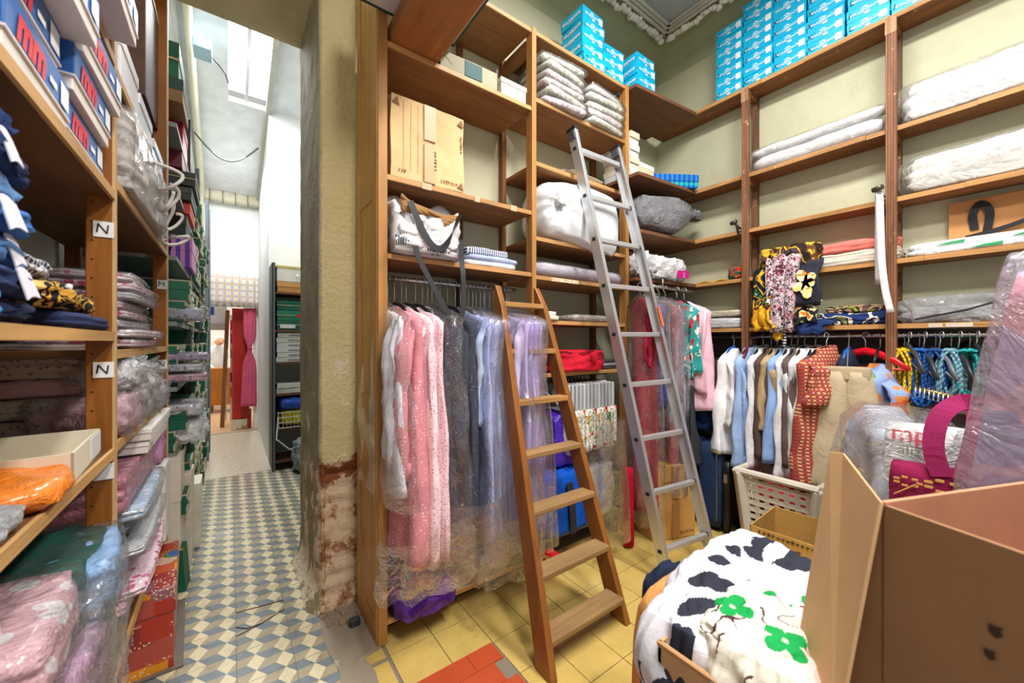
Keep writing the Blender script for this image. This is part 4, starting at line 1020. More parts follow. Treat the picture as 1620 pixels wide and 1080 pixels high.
garment('navy_suit', 'navy suit jacket hanging in the corner above the suitcase', 'jacket', (2.90, 1.66, 1.50), RZ, cloth('#22386e'), side=1, L=.72, fx=.22, bx=.14, T=.06, sleeve=.58, sr=.06, srz=.05, hlabel='dark hanger holding the navy suit in the corner')
o = MB(); o.tube([(2.84, 1.66, 1.5), (3.0, 1.66, 1.5)], .008, 6); o.ob('peg_bar', metal(), cab)
o = MB(); o.tube([(2.45, 1.60, 1.2), (2.75, 1.60, 1.2)], .006, 6); o.ob('skirt_rail', metal(), cab)
bx = carton('plain brown carton with a scrawled line standing behind the metal ladder', (2.50, 1.62, .003), (.34, .30, .50), -.30, '#cb9c58')
MB().tube([(-.13+.26*k/10, -.152, .33+.05*math.sin(PI*k/12)) for k in range(11)], .004, 5).ob('scrawled_line', plain('#4a3020', .7), bx)
marks(bx, -.10, .385, 7, .028, .008, -.1525, '#4a3020', False, 3); marks(bx, -.02, .03, 9, .02, .02, -.1525, '#a07842', False, 5)
# ================================================================ goods on the wall shelving
def ry(u, x=2.8): return at(u, 600, x=x).y
# white wadding rolls
def roll(label, y0, y1, z, r, x=3.04, mat=None, wrap=True, group=None, sag=0.0):
    t = thing('wadding_roll', label, 'roll', (x, (y0+y1)/2, z), 0, group); L = (y1-y0)/2; m = MB(); n = 14
    m.tube([(.008*nz(k*.5, r*50, 1), -L+2*L*k/n, r+.006*nz(k*.4, 2, y0*9)-sag*(k/n)) for k in range(n+1)], [r*(.72 if k in (0, n) else 1+.08*nz(k*.9, 5, z)) for k in range(n+1)], 18)
    m.ob('wadding', cloth('#e9e9ea', .9, .06, 12), t, smooth=True)
    if wrap:
        m = MB(); m.tube([(.008*nz(k*.5, r*50, 1), -L-.03+(2*L+.06)*k/n, r+.003+.006*nz(k*.4, 2, y0*9)-sag*(k/n)) for k in range(n+1)], [(r+.004)*(.6 if k in (0, n) else 1.02+.1*abs(nz(k*1.9, 5, z))) for k in range(n+1)], 16); m.ob('film', FILM, t, smooth=True)
    return t
WR = cloth('#ededee', .9, .05, 12)
roll('white wadding roll lying under the other one between the two tall posts', .54, 1.20, 2.532, .055, 3.03)
roll('thin white wadding roll resting on top between the two tall posts', .53, 1.22, 2.642, .034, 3.03)
roll('white wadding roll pushed to the wall between the two tall posts', .53, 1.10, 2.532, .04, 3.09, wrap=False)
def slabpack(label, y0, y1, z, h, mat, x=3.04, d=.17, seed=0, name='wadding_pack', cat='wadding pack', layers=3):
    t = thing(name, label, cat, (x, (y0+y1)/2, z))
    MB().fold((0, 0, .001), (d, y1-y0, h), layers, seed, .5, 14, .1).ob('wadding', mat, t, smooth=True)
    MB().rbox((0, 0, h*.52), (d+.012, y1-y0+.05, h*1.08), .35, 12, lambda p, q: q*(1+.05*nz(p.x*3+seed, p.y*5, p.z*3))).ob('film', FILM, t, smooth=True)
    return t
slabpack('big white wadding pack in clear plastic on the highest goods shelf past the second post', -.28, .46, 2.532, .20, cloth('#eeeeee', .9, .05, 12), seed=2)
slabpack('creamy white wadding pack in clear plastic one shelf below the big one', -.28, .45, 2.142, .19, cloth('#e8e6e0', .9, .05, 12), seed=4)
# white long packs with green lettering
for k, (dz, dx) in enumerate(((0, 0), (.035, .02))):
    t = thing('long_packet', ('long white packet with green lettering, the lower one on the shelf past the second post', 'long white packet with green lettering lying on the other one')[k], 'packet', (3.02+dx, .06, 1.802+dz))
    MB().rbox((0, 0, .017), (.16, .76, .034), .4, 8).ob('packet', packed('#ececee', None, .5), t, smooth=True)
    GN = plain('#1d9a58', .5)
    for yy_ in ((.22, -.02, -.25) if k else (.10, -.14)):
        MB().plate([(-.082, yy_+.05, .008), (-.082, yy_-.05, .010), (-.082, yy_-.052, .024), (-.082, yy_+.01, .019)], .0015).ob('green_band', GN, t)
t = thing('brown_carton', 'brown carton with black carrying straps behind the long white packets', 'carton', (3.105, .045, 1.802))
MB().box((0, 0, .14), (.03, .50, .28)).ob('body', board('#c08a58'), t, bevel=.003)
MB().strap([(-.02, .16, .12), (-.03, .165, .2), (-.028, .14, .25), (-.03, .11, .2), (-.02, .12, .10)], .03, .004, (0, 1, 0)).ob('strap', plain('#17171c'), t)
MB().strap([(-.018, .19, .085), (-.03, .10, .10), (-.035, .0, .13), (-.03, -.10, .19)], .022, .004, (0, 0, 1)).ob('strap', plain('#17171c'), t)
# loose clear bag
t = thing('clear_bag', 'crumpled clear plastic bag lying on the shelf over the cord hanks', 'bag', (3.03, .20, 1.447))
MB().blob((0, 0, .065), (.16, .56, .14), .7, 22, .22, 5, 3).ob('film', film('#ffffff', .28, .9, 20, 1.0, .08), t, smooth=True)
MB().blob((.01, .02, .045), (.12, .44, .085), .7, 16, .2, 5, 9).ob('contents', sack('#d6d7dd', .3, 14), t, smooth=True)
MB().tube([(-.085, .2, .02), (-.09, .02, .06), (-.08, -.14, .12)], .005, 6).ob('black_strip', plain('#222226'), t)
folded('grey folded cloth beside the crumpled clear bag', (3.02, -.14, 1.4465), (.17, .24, .055), cloth('#8d8484'), 2, 4)
# lace strip over the hook
t = thing('lace_trim', 'long white lace trim hanging over the iron hook of the second post', 'trim', (RX-.062, .517, 2.165))
MB().strap([(.01, .02, -.5), (.006, .022, -.35), (.004, .02, -.15), (-.012, .016, -.012), (-.022, .012, .012)], .022, .002, (.3, 1, 0)).ob('back_fall', cloth('#dcd5d8'), t, smooth=True)
MB().strap([(-.022, .008, .012), (-.034, .004, -.02), (-.035, -.0, -.2), (-.036, -.006, -.4), (-.034, -.02, -.55), (-.036, -.04, -.66)], .03, .002, (.3, -1, 0)).ob('front_fall', cloth('#e6e2e4'), t, smooth=True)
# coral and cream cloth
folded('cream cloth folded under the coral one on the shelf between the posts', (3.03, .66, 1.8015), (.19, .42, .075), cloth('#d8cfc0'), 4, 2)
folded('coral pink cloth folded on top of the cream one', (3.03, .68, 1.8775), (.19, .44, .065), cloth('#e07a70'), 2, 6, 0, r=.6, amp=.25)
o = one(MB().blob((3.02, .92, 1.80+.065), (.17, .16, .13), .7, 10, .15, 3, 8), 'printed_bundle', 'green and white printed bundle beside the coral cloth', 'bundle', camo(('#153a2c', '#1f7a50', '#241d24', '#e8e2e6', '#1f5f6a'), 9))
# the heap of printed blouses falling off the shelf
def drape(name, label, pts, mat, w, seed, amp=.02, nu=10, nv=18, cat='printed cloth'):
    """cloth falling over the shelf: pts run from the shelf to the hem"""
    P = [Vector(p) for p in pts]
    def fn(u, v):
        s = v*(len(P)-1); i = min(int(s), len(P)-2); p = P[i].lerp(P[i+1], s-i)
        e = w*(1-.25*v) if isinstance(w, float) else w[0]+(w[1]-w[0])*v
        return p+Vector((-amp*abs(math.sin(u*7+seed))*min(1, v*3)-.02*nz(u*3, v*3, seed), e*(.5-u)+.02*nz(v*4, seed, 2), .012*nz(u*4, seed, 9)))
    return one(MB().sheet(fn, nu, nv, .012), name, label, cat, mat)
yy = lambda u: ry(u, 2.88)
t = one(MB().blob((2.99, yy(1245), 1.80+.085), (.24, .34, .17), .6, 14, .14, 3, 4), 'printed_bundle', 'brown and gold printed bundle topping the heap of blouses', 'bundle', camo(('#2b211b', '#6b4326', '#d7b038', '#2b211b', '#54405a'), 9))
drape('printed_blouse', 'red, white and black flower print blouse hanging in the middle of the heap', [(2.98, yy(1240), 1.93), (2.89, yy(1240), 1.90), (2.87, yy(1238), 1.75), (2.87, yy(1237), 1.55), (2.88, yy(1236), 1.41)], floral('#d3c2c9', ['#2d1c20', '#9a2648', '#2d1c20', '#4a2a34'], 62, .78), (.22, .12), 2, .03)
drape('printed_blouse', 'black and yellow flower print blouse hanging beside the first post', [(2.98, yy(1207), 1.86), (2.91, yy(1207), 1.82), (2.885, yy(1207), 1.65), (2.88, yy(1206), 1.49)], camo(('#17181f', '#1f2430', '#dba62a', '#17181f', '#2d6a3c', '#e6e2d6'), 7), (.11, .10), 5, .035)
drape('printed_scarf', 'golden yellow knotted cloth at the bottom of the heap beside the first post', [(2.90, yy(1213), 1.62), (2.86, yy(1211), 1.57), (2.86, yy(1211), 1.48), (2.88, yy(1212), 1.43)], camo(('#dba21f', '#e7b63a', '#c98a14', '#3a2510'), 9), (.06, .13), 1, .04)
drape('printed_blouse', 'dark grey blouse with a big yellow flower at the far end of the heap', [(2.98, yy(1278), 1.87), (2.90, yy(1277), 1.84), (2.875, yy(1276), 1.75), (2.875, yy(1276), 1.57)], cloth('#30323f'), (.14, .15), 7, .012); YF_ = bpy.context.scene.collection.objects['printed_blouse.002']
m = MB(); c0 = Vector((2.832, yy(1278), 1.71))
for k, (a, l) in enumerate(((1.2, .085), (2.3, .07), (-1.7, .10), (-.6, .075), (3.3, .05))):
    d_ = Vector((0, math.cos(a), math.sin(a))); n_ = Vector((0, -math.sin(a), math.cos(a)))
    m.plate([c0-n_*.012, c0+d_*l*.5-n_*.03, c0+d_*l*.9-n_*.018, c0+d_*l, c0+d_*l*.9+n_*.018, c0+d_*l*.5+n_*.03, c0+n_*.012], .002)
m.ob('flower', camo(('#f2dc8a', '#f0d878', '#f6ecc8', '#e9963a'), 14), YF_)
drape('printed_blouse', 'small black blouse with orange flowers under the yellow flowered one', [(2.93, yy(1275), 1.60), (2.89, yy(1275), 1.58), (2.885, yy(1275), 1.47)], camo(('#1a1a1e', '#24242a', '#d7cf92', '#e27a24'), 8), (.13, .12), 9, .02)
drape('printed_scarf', 'white scarf end with a yellow hem dangling below the shelf', [(2.895, yy(1235), 1.55), (2.89, yy(1235), 1.45), (2.89, yy(1233), 1.36)], camo(('#e9e6ea', '#e9e6ea', '#d3c9d6', '#d8a820'), 5), (.05, .05), 3, .01)
drape('narrow_ribbon', 'thin black and white cord dangling below the blouse heap', [(2.87, yy(1243), 1.60), (2.872, yy(1243), 1.45), (2.875, yy(1242), 1.32)], stripes('#e8e2e6', '#2a2226', 2, 55, .5), (.012, .012), 4, .003, 4, 18, 'ribbon')
drape('denim_cloth', 'dark denim piece hanging over the shelf edge over the clothes rail', [(2.97, yy(1290), 1.475), (2.91, yy(1287), 1.47), (2.895, yy(1283), 1.43), (2.90, yy(1282), 1.395)], cloth('#23386a'), (.20, .11), 6, .015, cat='cloth')
folded('navy and cream leaf print cloth lying on the shelf over the rail', (3.03, yy(1325)-.02, 1.4465), (.19, .42, .075), camo(('#223468', '#223468', '#e4dcc8', '#1a2748', '#8a8f5a'), 9), 3, 7, r=.5, amp=.3)
folded('brown print cloth lying on the navy leaf print', (3.05, yy(1345), 1.5225), (.15, .3, .04), camo(('#6a5048', '#b79a7a', '#3d2d2c', '#8f9a3a'), 12), 2, 9, r=.6, amp=.4)
# left bay
folded('stack of white cloth in a packet on the shelf by the first post', (3.03, 1.44, 1.4465), (.19, .36, .085), cloth('#e6e6e8'), 3, 3, wrap=FILM, name='cloth_packet', cat='cloth packet')
folded('cream cloth folded on the white stack by the first post', (3.04, 1.43, 1.5345), (.17, .33, .05), cloth('#ddd0b4'), 2, 5, wrap=FILM, name='cloth_packet', cat='cloth packet')
folded('beige roll of cloth leaning on the white stack in the corner', (3.04, 1.66, 1.4465), (.16, .14, .12), cloth('#cfc4ae'), 2, 6, r=.7, name='cloth_packet', cat='cloth packet', wrap=FILM)
one(MB().blob((3.0, 1.31, 1.80+.045), (.13, .10, .09), .7, 9, .2, 3, 8), 'printed_bundle', 'tiny dark printed bundle on the shelf by the first post', 'bundle', camo(('#1a3a2a', '#1e6a52', '#b8342a', '#18202e', '#d88a2a'), 14))
one(MB().strap([(2.99, 1.36+.06*k, 1.805+.008*(k % 2)) for k in range(5)], .05, .006, (1, 0, 0)), 'yellow_strap', 'yellow strap lying on the corner shelf beside the white bag', 'strap', plain('#e0b81c'))
# corner bay goods
t = thing('plaid_box', 'flat blue and green plaid box on the corner shelf', 'box', (2.80, 1.76, 2.5325), -.55)
pm = stripes('#22bfa0', '#1b49b8', 0, 26, .5, .45, True, 2, '#1a86b4')
MB().box((0, 0, .05), (.40, .22, .10)).ob('base', pm, t, bevel=.003); MB().box((0, 0, .075), (.408, .228, .052)).ob('lid', stripes('#27c3a2', '#2048c0', 1, 26, .5, .45, True, 0, '#1a86b4'), t, bevel=.003)
random.seed(8)
z = 2.5315
for k in range(4):
    one(MB().box((2.49, 1.86, z+.018), (.22+.01*(k % 2), .24, .034)), 'ledger', f'cream ledger, {ORD[k] if k < 3 else "topmost"} of the flat pile on the corner shelf', 'ledger', plain(('#e4dcc6', '#efeae0', '#d9c7a8', '#e9e9ea')[k], .7), smooth=False, bevel=.002); z += .0355
for k in range(7):
    one(MB().box((2.335, 1.83+.01*(k % 2), 2.5315+.022+.045*k), (.10, .24, .043)), 'folder', f'pale folder, {"topmost" if k == 6 else ORD[k]} of the tall pile beside the cabinet post', 'folder', plain(('#cfd3d6', '#e4ddc8', '#d9cfb4', '#e9e4d4')[k % 4], .7), smooth=False, bevel=.002)
t = thing('grey_sack', 'shiny grey plastic sack lying on the corner shelf', 'sack', (2.66, 1.74, 2.142))
def f(p, q):
    k = noise.noise(Vector((p.x*1.5, p.y*1.5, p.z*1.5+3)))+.5*noise.noise(Vector((p.x*5, p.y*5, p.z*2)))
    q *= 1+.08*k; a = max(0, p.x-.25)/.75
    q.y *= 1-.55*a; q.z = (q.z+.04)*(1-.6*a)-.02+.07*a
    if q.z < -.13: q.z = -.13
    return q
MB().rbox((0, 0, .131), (.62, .36, .28), .75, 20, f).xf(Matrix.Rotation(-.35, 4, 'Z')).ob('body', sack('#7f8086', .16, 9), t, smooth=True)
MB().blob((.30, -.12, .20), (.12, .08, .07), .6, 9, .3, 5, 3, False).ob('tied_end', sack('#8d8e95', .22, 20), t, smooth=True)
t = thing('white_bag', 'white carrier bag with a magenta label on the corner shelf', 'bag', (2.62, 1.72, 1.8025))
MB().blob((0, 0, .085), (.42, .26, .18), .6, 16, .1, 3, 6).ob('body', sack('#e8e8ec', .35, 7), t, smooth=True)
MB().blob((-.24, -.02, .09), (.18, .18, .16), .7, 10, .2, 4, 7).ob('neck', sack('#e2e3e8', .35, 9), t, smooth=True)
m = MB(); m.sheet(lambda u, v: (.04+.15*u, -.142-.004*math.sin(u*3), .015+.055*v+.01*u), 5, 3, .003); m.ob('magenta_label', plain('#c81f8a', .4), t)
lettering('S', .05, plain('#f4e8f2', .5), t, (.11, -.149, .04), 'lettering')
# ---------------- clothes on the wall rail
def wr(name, label, u, mat, **k):
    x = k.pop('x', 3.0)
    return garment(name, label, k.pop('cat', 'shirt'), (x, ry(u, k.pop('fxp', 2.8)), 1.385), k.pop('rz', 0), mat, **k)
lace = dots('#f0eff2', '#c9cdd8', 70, .22)
t = wr('lace_blouse', 'white lace blouse on a blue hanger at the corner end of the rail', 1140, lace, cat='blouse', L=.74, fx=.20, bx=.1, T=.05, sleeve=.46, sr=.085, srz=.12, flare=1.25, hang='#1c63c4', hlabel='bright blue hanger holding the white lace blouse')
hanger('dark red wooden hanger hanging empty beside the lace blouse', (3.0, ry(1172, 2.85), 1.385), .15, '#6a1f1c', .36, None, False, thick=.016)
S = [('shirt', 'sky blue long sleeved shirt beside the lace blouse', 1168, '#9fbbe6', .80, .70, 1), ('shirt', 'white patterned shirt tucked behind the first sky blue shirt', 1187, '#dfe0e6', .78, .60, 0), ('shirt', 'dark brown shirt next to the beige one', 1200, '#5b4640', .70, .58, 0), ('shirt', 'beige short shirt between the brown and blue shirts', 1210, '#b79d78', .52, .45, 0), ('shirt', 'second sky blue shirt, just before the thin white one', 1221, '#8fb0e2', .72, .66, 1), ('shirt', 'thin white shirt hanging before the taupe shirt', 1233, '#e6e6ea', .80, .62, 0), ('shirt', 'taupe brown shirt squeezed between two white ones', 1243, '#655450', .72, .5, 0), ('shirt', 'pale grey shirt next to the taupe one', 1254, '#d4d6d8', .78, .7, 1), ('shirt', 'large white shirt with long cuffs before the gingham blouse', 1272, '#e4e4e2', .80, .74, 1)]
for i, (nm, lab, u, hx, L, sl, cf) in enumerate(S):
    m = cloth(hx) if i != 1 else dots(hx, '#9aa0ae', 60, .2)
    wr(nm, lab, u, m, L=L, fx=.24, bx=.13, T=.035 if i < 8 else .05, sleeve=sl, collar=m, cuff=m if cf else None, sr=.07 if i < 8 else .085, srz=.05 if i < 8 else .07, hang='#17171a', hlabel=f'black hanger holding the {lab.split(",")[0].split(" tucked")[0].split(" hanging")[0]}')
g = stripes('#b4512c', '#e3b06a', 0, 48, .5, .85, True, 2, '#8f3f55')
wr('gingham_blouse', 'orange and plum gingham blouse with a paper tag', 1297, g, rz=-.35, cat='blouse', L=.80, fx=.22, bx=.16, T=.06, sleeve=.24, sr=.07, srz=.10, collar=g, flare=1.1, hlabel='black hanger holding the gingham blouse', x=2.92)
def trousers():
    t = thing('trousers', 'beige cotton trousers hanging from a clip beside the gingham blouse', 'trousers', (2.80, ry(1335, 2.74), 1.20), .15)
    for s in (-1, 1):
        rings = []
        for i in range(15):
            k = i/14; z = -.02-.68*k
            w = .055+.05*k**.8; y = s*(.05+.045*k)
            rings.append([(.035*math.cos(q)*(1+.4*nz(q, k*5, s))-.04*k, y+w*math.sin(q)*(1+.1*nz(q*2, k*5, s+4)), z) for q in [2*PI*j/22 for j in range(22)]])
        MB().loft(rings).ob('trouser_leg', cloth('#bfae8f', .9, .1, 9), t, smooth=True)
    MB().rbox((0, 0, -.03), (.06, .21, .08), .4, 6).ob('waistband', cloth('#b8a688'), t, smooth=True)
    MB().tube([(.0, 0, .0), (.05, 0, .1), (.1, 0, .15), (.14, 0, .19)], .003, 6).ob('clip_hook', metal(), t)
trousers()
garment('navy_jumper', 'navy knitted top on a bright blue hanger behind the beige trousers', 'top', (3.0, ry(1335, 2.9), 1.385), 0, cloth('#2a3147'), L=.42, fx=.16, bx=.1, T=.04, sleeve=0, hang='#176fd8', hlabel='thick bright blue hanger holding the navy top')
h = thing('coat_hanger', 'glossy red hanger with a thin red bar over the beige trousers', 'coat hanger', (2.985, ry(1363, 2.9), 1.385), (0, 0, 1.15))
k = MB(); R = .019; k.tube([(R*math.sin(a), 0, .0185-R+R*math.cos(a)) for a in [(-2.2+3.9*i/10) for i in range(11)]]+[(0, 0, -.03), (0, 0, -.09)], .003, 6); k.ob('hook', metal(), h, smooth=True)
red = plain('#d3101e', .25, .6)
k = MB(); k.tube([(-.21, -.0, -.185), (-.15, 0, -.145), (-.07, 0, -.105), (0, 0, -.09), (.07, 0, -.105), (.15, 0, -.145), (.21, 0, -.185)], [.012, .017, .02, .022, .02, .017, .012], 10, flat=.6); k.ob('shoulder_bar', red, h, smooth=True)
k = MB(); k.tube([(-.2, 0, -.187), (.2, 0, -.187)], .005, 8); k.ob('cross_bar', red, h, smooth=True)
fl = floral('#93a9de', ['#e0622e', '#5d9a5a', '#e9d49a', '#d98a4a'], 13, .55)
wr('floral_shirt', 'pale blue shirt with orange and green flowers beside the second post', 1382, fl, L=.60, fx=.20, bx=.1, T=.075, sleeve=.34, sr=.08, srz=.10, fxp=2.85, neck=.16, flare=1.05, hlabel='black hanger holding the blue flowered shirt')
# cord hanks
def hank(label, u, col, L, n, seed, tassel=False, w=.034, x=2.99):
    y = ry(u, 2.95); t = thing('cord_hank', label, 'cord hank', (x, y, 1.385), 0); random.seed(seed)
    R = .019; k = MB(); k.tube([(R*math.sin(a), 0, .0185-R+R*math.cos(a)) for a in [(-2.2+3.9*i/10) for i in range(11)]]+[(0, 0, -.06)], .0025, 6); k.ob('hook', metal(), t, smooth=True)
    m = rope(col); c = MB()
    for i in range(n):
        a = random.uniform(-1, 1); dx = random.uniform(-.04, .04); l = L*random.uniform(.75, 1.0)
        P = []
        for s in range(15):
            q = s/14; ang = q*2*PI
            z = -.07-l*(1-math.cos(ang))/2-.015*random.random()
            yy_ = w*math.sin(ang)*(1 if s else 0)+a*.014+.012*math.sin(q*9+i)
            P.append((dx+.012*math.sin(q*7+i)-.02*math.sin(PI*q), yy_, z))
        c.tube(P, .0066, 6)
    c.ob('cord', m, t, smooth=True)
    c = MB(); c.tube([(.055*math.cos(q)*.8, w*1.1*math.sin(q), -.10-.02*math.cos(q)) for q in [2*PI*i/12 for i in range(13)]], .008, 6); c.ob('wrap', m, t, smooth=True)
    if tassel:
        for s, yy_ in enumerate((-.025, .025)):
            c = MB(); c.tube([(-.02, yy_, -.07-L+.02), (-.02, yy_, -.07-L-.01), (-.02, yy_, -.07-L-.035), (-.02, yy_, -.07-L-.075)], [.012, .018, .013, .022], 10); c.ob('tassel', m, t, smooth=True)
hank('yellow cord hank with tassels hanging beside the second post', 1428, '#e0b80e', .33, 18, 1, True)
hank('deep blue cord hank next to the yellow one', 1452, '#1560b8', .32, 18, 2)
hank('small dark blue cord hank in the middle of the row', 1478, '#144a8e', .28, 11, 3)
hank('pale grey-blue cord hank between the dark blue and turquoise ones', 1503, '#7aa7b8', .29, 17, 4)
hank('turquoise cord hank at the end of the row', 1533, '#1fa5a8', .30, 22, 5, w=.045)
for i, (u, hx, lab, rz) in enumerate(((1437, '#3c3d47', 'dark grey hanger sticking out before the yellow cords', .5), (1462, '#33343c', 'dark grey hanger sticking out before the deep blue cords', .45), (1488, '#6b6f7c', 'smoky clear hanger between the blue cords', .5), (1518, '#2b2c34', 'black hanger reaching over the pale grey-blue cords', .4), (1546, '#23242b', 'black hanger behind the turquoise cords', .35))):
    hanger(lab, (2.97, ry(u, 2.93), 1.385), rz, hx, .40, None, True, thick=.014, drop=.06+.03*(i in (1, 2, 3)), tilt=-.35)
# ---------------- things standing under the rail
def suitcase(label, c, d, rz, hx, soft=True):
    t = thing('suitcase', label, 'suitcase', c, rz); x, y, z = d
    MB().rbox((0, 0, z/2+.02), d, .22, 8).ob('shell', cloth(hx, .7) if soft else plain(hx, .4, .4), t, smooth=True)
    for s in (-1, 1): MB().tube([(s*x*.35, -y/2+.03, .02), (s*x*.35+.02, -y/2+.03, .02)], .02, 10).ob('wheel', plain('#1c1c1f'), t, smooth=True)
    zz_ = MB(); zz_.tube([(-x*.5-.002, -y*.36, .08), (-x*.5-.004, -y*.36, z-.06), (-x*.4, -y*.4, z-.01)], .004, 6); zz_.ob('zip', metal('#b9bcc2'), t, smooth=True)
    if not soft:
        for k in range(5): MB().span((-x/2-.004, -y/2+.04+k*(y-.08)/5, .08), (-x/2+.003, -y/2+.055+k*(y-.08)/5, z-.05)).ob('rib', plain(hx, .35, .5), t)
    MB().tube([(-.05, 0, z+.01), (-.05, 0, z+.045), (.05, 0, z+.045), (.05, 0, z+.01)], .009, 6).ob('handle', plain('#1c1d22'), t, smooth=True)
    return t
suitcase('large navy fabric suitcase standing in the corner', (2.86, 1.62, .003), (.30, .22, .62), -.25, '#1d2f5e')
suitcase('dark blue denim suitcase beside the navy one', (2.92, 1.41, .003), (.30, .16, .60), 0, '#26395c')
t = thing('black_case', 'black hard suitcase with metal tags between the jeans and the basket', 'suitcase', (2.90, 1.30, .003))
MB().rbox((0, 0, .26), (.22, .05, .50), .2, 6).ob('shell', plain('#17171a', .35, .5), t, smooth=True); MB().span((-.115, -.012, .36), (-.109, .012, .42)).ob('tag', metal(), t)
t = thing('castor_wheel', 'small white wheel standing on the tiles beside the carton', 'wheel', (2.58, 1.33, .003), .4)
MB().tube([(-.015, 0, .034), (.015, 0, .034)], .033, 16).ob('tyre', plain('#d9d6d0', .5), t, smooth=True); MB().tube([(-.018, 0, .034), (.018, 0, .034)], .012, 10).ob('hub', plain('#55565a', .4), t, smooth=True)
def basket():
    t = thing('laundry_basket', 'cream plastic laundry basket with rows of round holes under the shirts', 'basket', (2.80, .93, .003))
    W, D, H = .36, .40, .56; m = MB(); cm = plain('#cfc8ba', .45, .5)
    def side(P0, P1, nn):              # wall lattice with holes
        P0, P1 = Vector(P0), Vector(P1); L = (P1-P0).length; d = (P1-P0)/L; cols_ = max(3, int(L/.05)); rows_ = 9
        for k in range(cols_+1):
            a = P0+d*(L*k/cols_); m.beam(a+Vector((0, 0, .08)), a+nn*.05+Vector((0, 0, H-.06)), .027, .008, d)
        for r in range(rows_+1):
            z = .08+(H-.16)*r/rows_; o_ = nn*.05*(z-.08)/(H-.14); m.beam(P0+o_+Vector((0, 0, z)), P1+o_+Vector((0, 0, z)), .026, .008, (0, 0, 1))
        m.beam(P0+Vector((0, 0, .045)), P1+Vector((0, 0, .045)), .09, .010, (0, 0, 1))
    x, y = W/2-.04, D/2-.04; c = [(-x, -y, 0), (-x, y, 0), (x, y, 0), (x, -y, 0)]; N = [(-1, 0, 0), (0, 1, 0), (1, 0, 0), (0, -1, 0)]
    for i in range(4): side(c[i], c[(i+1) % 4], Vector(N[i]))
    m.ob('lattice', cm, t)
    for i in range(4):
        a, b = Vector(c[i]), Vector(N[i]); q = Vector((a.x/abs(a.x), a.y/abs(a.y), 0)); MB().beam(a+Vector((0, 0, 0)), a+q*.05+Vector((0, 0, H-.03)), .07, .05, (q.x, -q.y, 0)).ob('corner', cm, t, bevel=.012)
    x, y = W/2+.015, D/2+.015; r_ = MB()
    r_.tube([(-x, -y, H-.03), (-x, y, H-.03), (x, y, H-.03), (x, -y, H-.03), (-x, -y, H-.03)], .022, 8, flat=1.4); r_.ob('rim', cm, t, smooth=False)
    one(MB().blob((2.80, .955, .30), (.25, .28, .30), .6, 10, .1, 3, 3, False), 'red_clothing', 'red clothing lying in the laundry basket, seen through its holes', 'clothing', cloth('#b92430'))
basket()
def open_carton(name, label, c, d, rz, hx, flaps=(), th=.006, cat='cardboard box'):
    t = thing(name, label, cat, c, rz); x, y, z = d; m = MB()
    m.span((-x/2, -y/2, 0), (x/2, y/2, th)); m.span((-x/2, -y/2, 0), (-x/2+th, y/2, z)); m.span((x/2-th, -y/2, 0), (x/2, y/2, z)); m.span((-x/2, -y/2, 0), (x/2, -y/2+th, z)); m.span((-x/2, y/2-th, 0), (x/2, y/2, z))
    m.ob('body', board(hx), t)
    return t
t = open_carton('cardboard_box', 'open printed cardboard box in front of the laundry basket', (2.36, .70, .003), (.36, .40, .40), .05, '#c59a52')
o = marks(t, -.16, .375, 14, .02, .014, -.1835); o.rotation_euler.z = -PI/2; o = marks(t, .0, .2, 8, .02, .02, -.1835, '#5a4526', True, 3); o.rotation_euler.z = -PI/2
MB().span((-.183, .13, .2), (-.1805, .15, .34)).ob('printed_bar', plain('#2a241c'), t)
# plastic covered garments and the burgundy bag on the stand
t = thing('garment_stand', 'brown post of a garment stand with a row of wire hangers on its arm', 'garment stand', (2.44, .185, 0))
MB().box((0, 0, .56), (.05, .05, 1.04)).ob('post', plain('#4a3832', .5), t, bevel=.004); MB().box((-.02, 0, 1.09), (.08, .07, .07)).ob('bracket', plain('#6b5148', .4), t, bevel=.006)
MB().tube([(-.062, .012, 1.09), (-.066, 0, 1.1), (-.062, -.012, 1.09)], .003, 6).ob('catch', plain('#3a2e2a'), t)
MB().box((0, 0, .02), (.4, .4, .04)).ob('foot', plain('#4a3832', .5), t, bevel=.01)
MB().tube([(0, 0, 1.11), (.0, .08, 1.13), (.005, .15, 1.145)], .008, 8).ob('arm', metal('#b59a4c'), t, smooth=True)
for k in range(8):
    p = Vector((.0, .05, 1.122)).lerp(Vector((.005, .145, 1.144)), k/7)
    MB().tube([(p.x-.05, p.y-.005, p.z-.03), (p.x-.03, p.y-.005, p.z+.006), (p.x, p.y, p.z+.014), (p.x+.015, p.y, p.z)], .003, 6).ob('wire_hook', metal('#d5d6da'), t, smooth=True)
garment('grey_suit', 'pale grey suit in a clear cover hanging on the garment stand', 'suit', (2.40, .43, 1.14), .5, cloth('#b4b8c6'), L=.80, fx=.22, bx=.14, T=.10, sleeve=.55, cover=.1, cmat=FILM, flare=1.05, sr=.05)
garment('dark_coat', 'dark folded clothes under a clear cover on the garment stand', 'clothes', (2.44, .30, 1.13), .5, cloth('#4a4c55'), L=.5, fx=.18, bx=.1, T=.035, sleeve=0, cover=.05, flare=1.05)
def carrier(name, label, c, d, rz, mat):
    t = thing(name, label, 'bag', c, rz); x, y, z = d
    MB().rbox((0, 0, z/2), d, .15, 8, lambda p, q: q+Vector((nz(p.x*2, p.y*2, p.z*2), nz(p.x*2, p.z*2, 4), 0))*.008).ob('body', mat, t, smooth=True)
    return t
t = carrier('burgundy_bag', 'burgundy cloth bag with gold flower drawing and long handles in front of the garment stand', (2.10, .165, .53), (.37, .10, .36), -1.5, cloth('#8a1c48'))
gold = plain('#c79a52', .4)
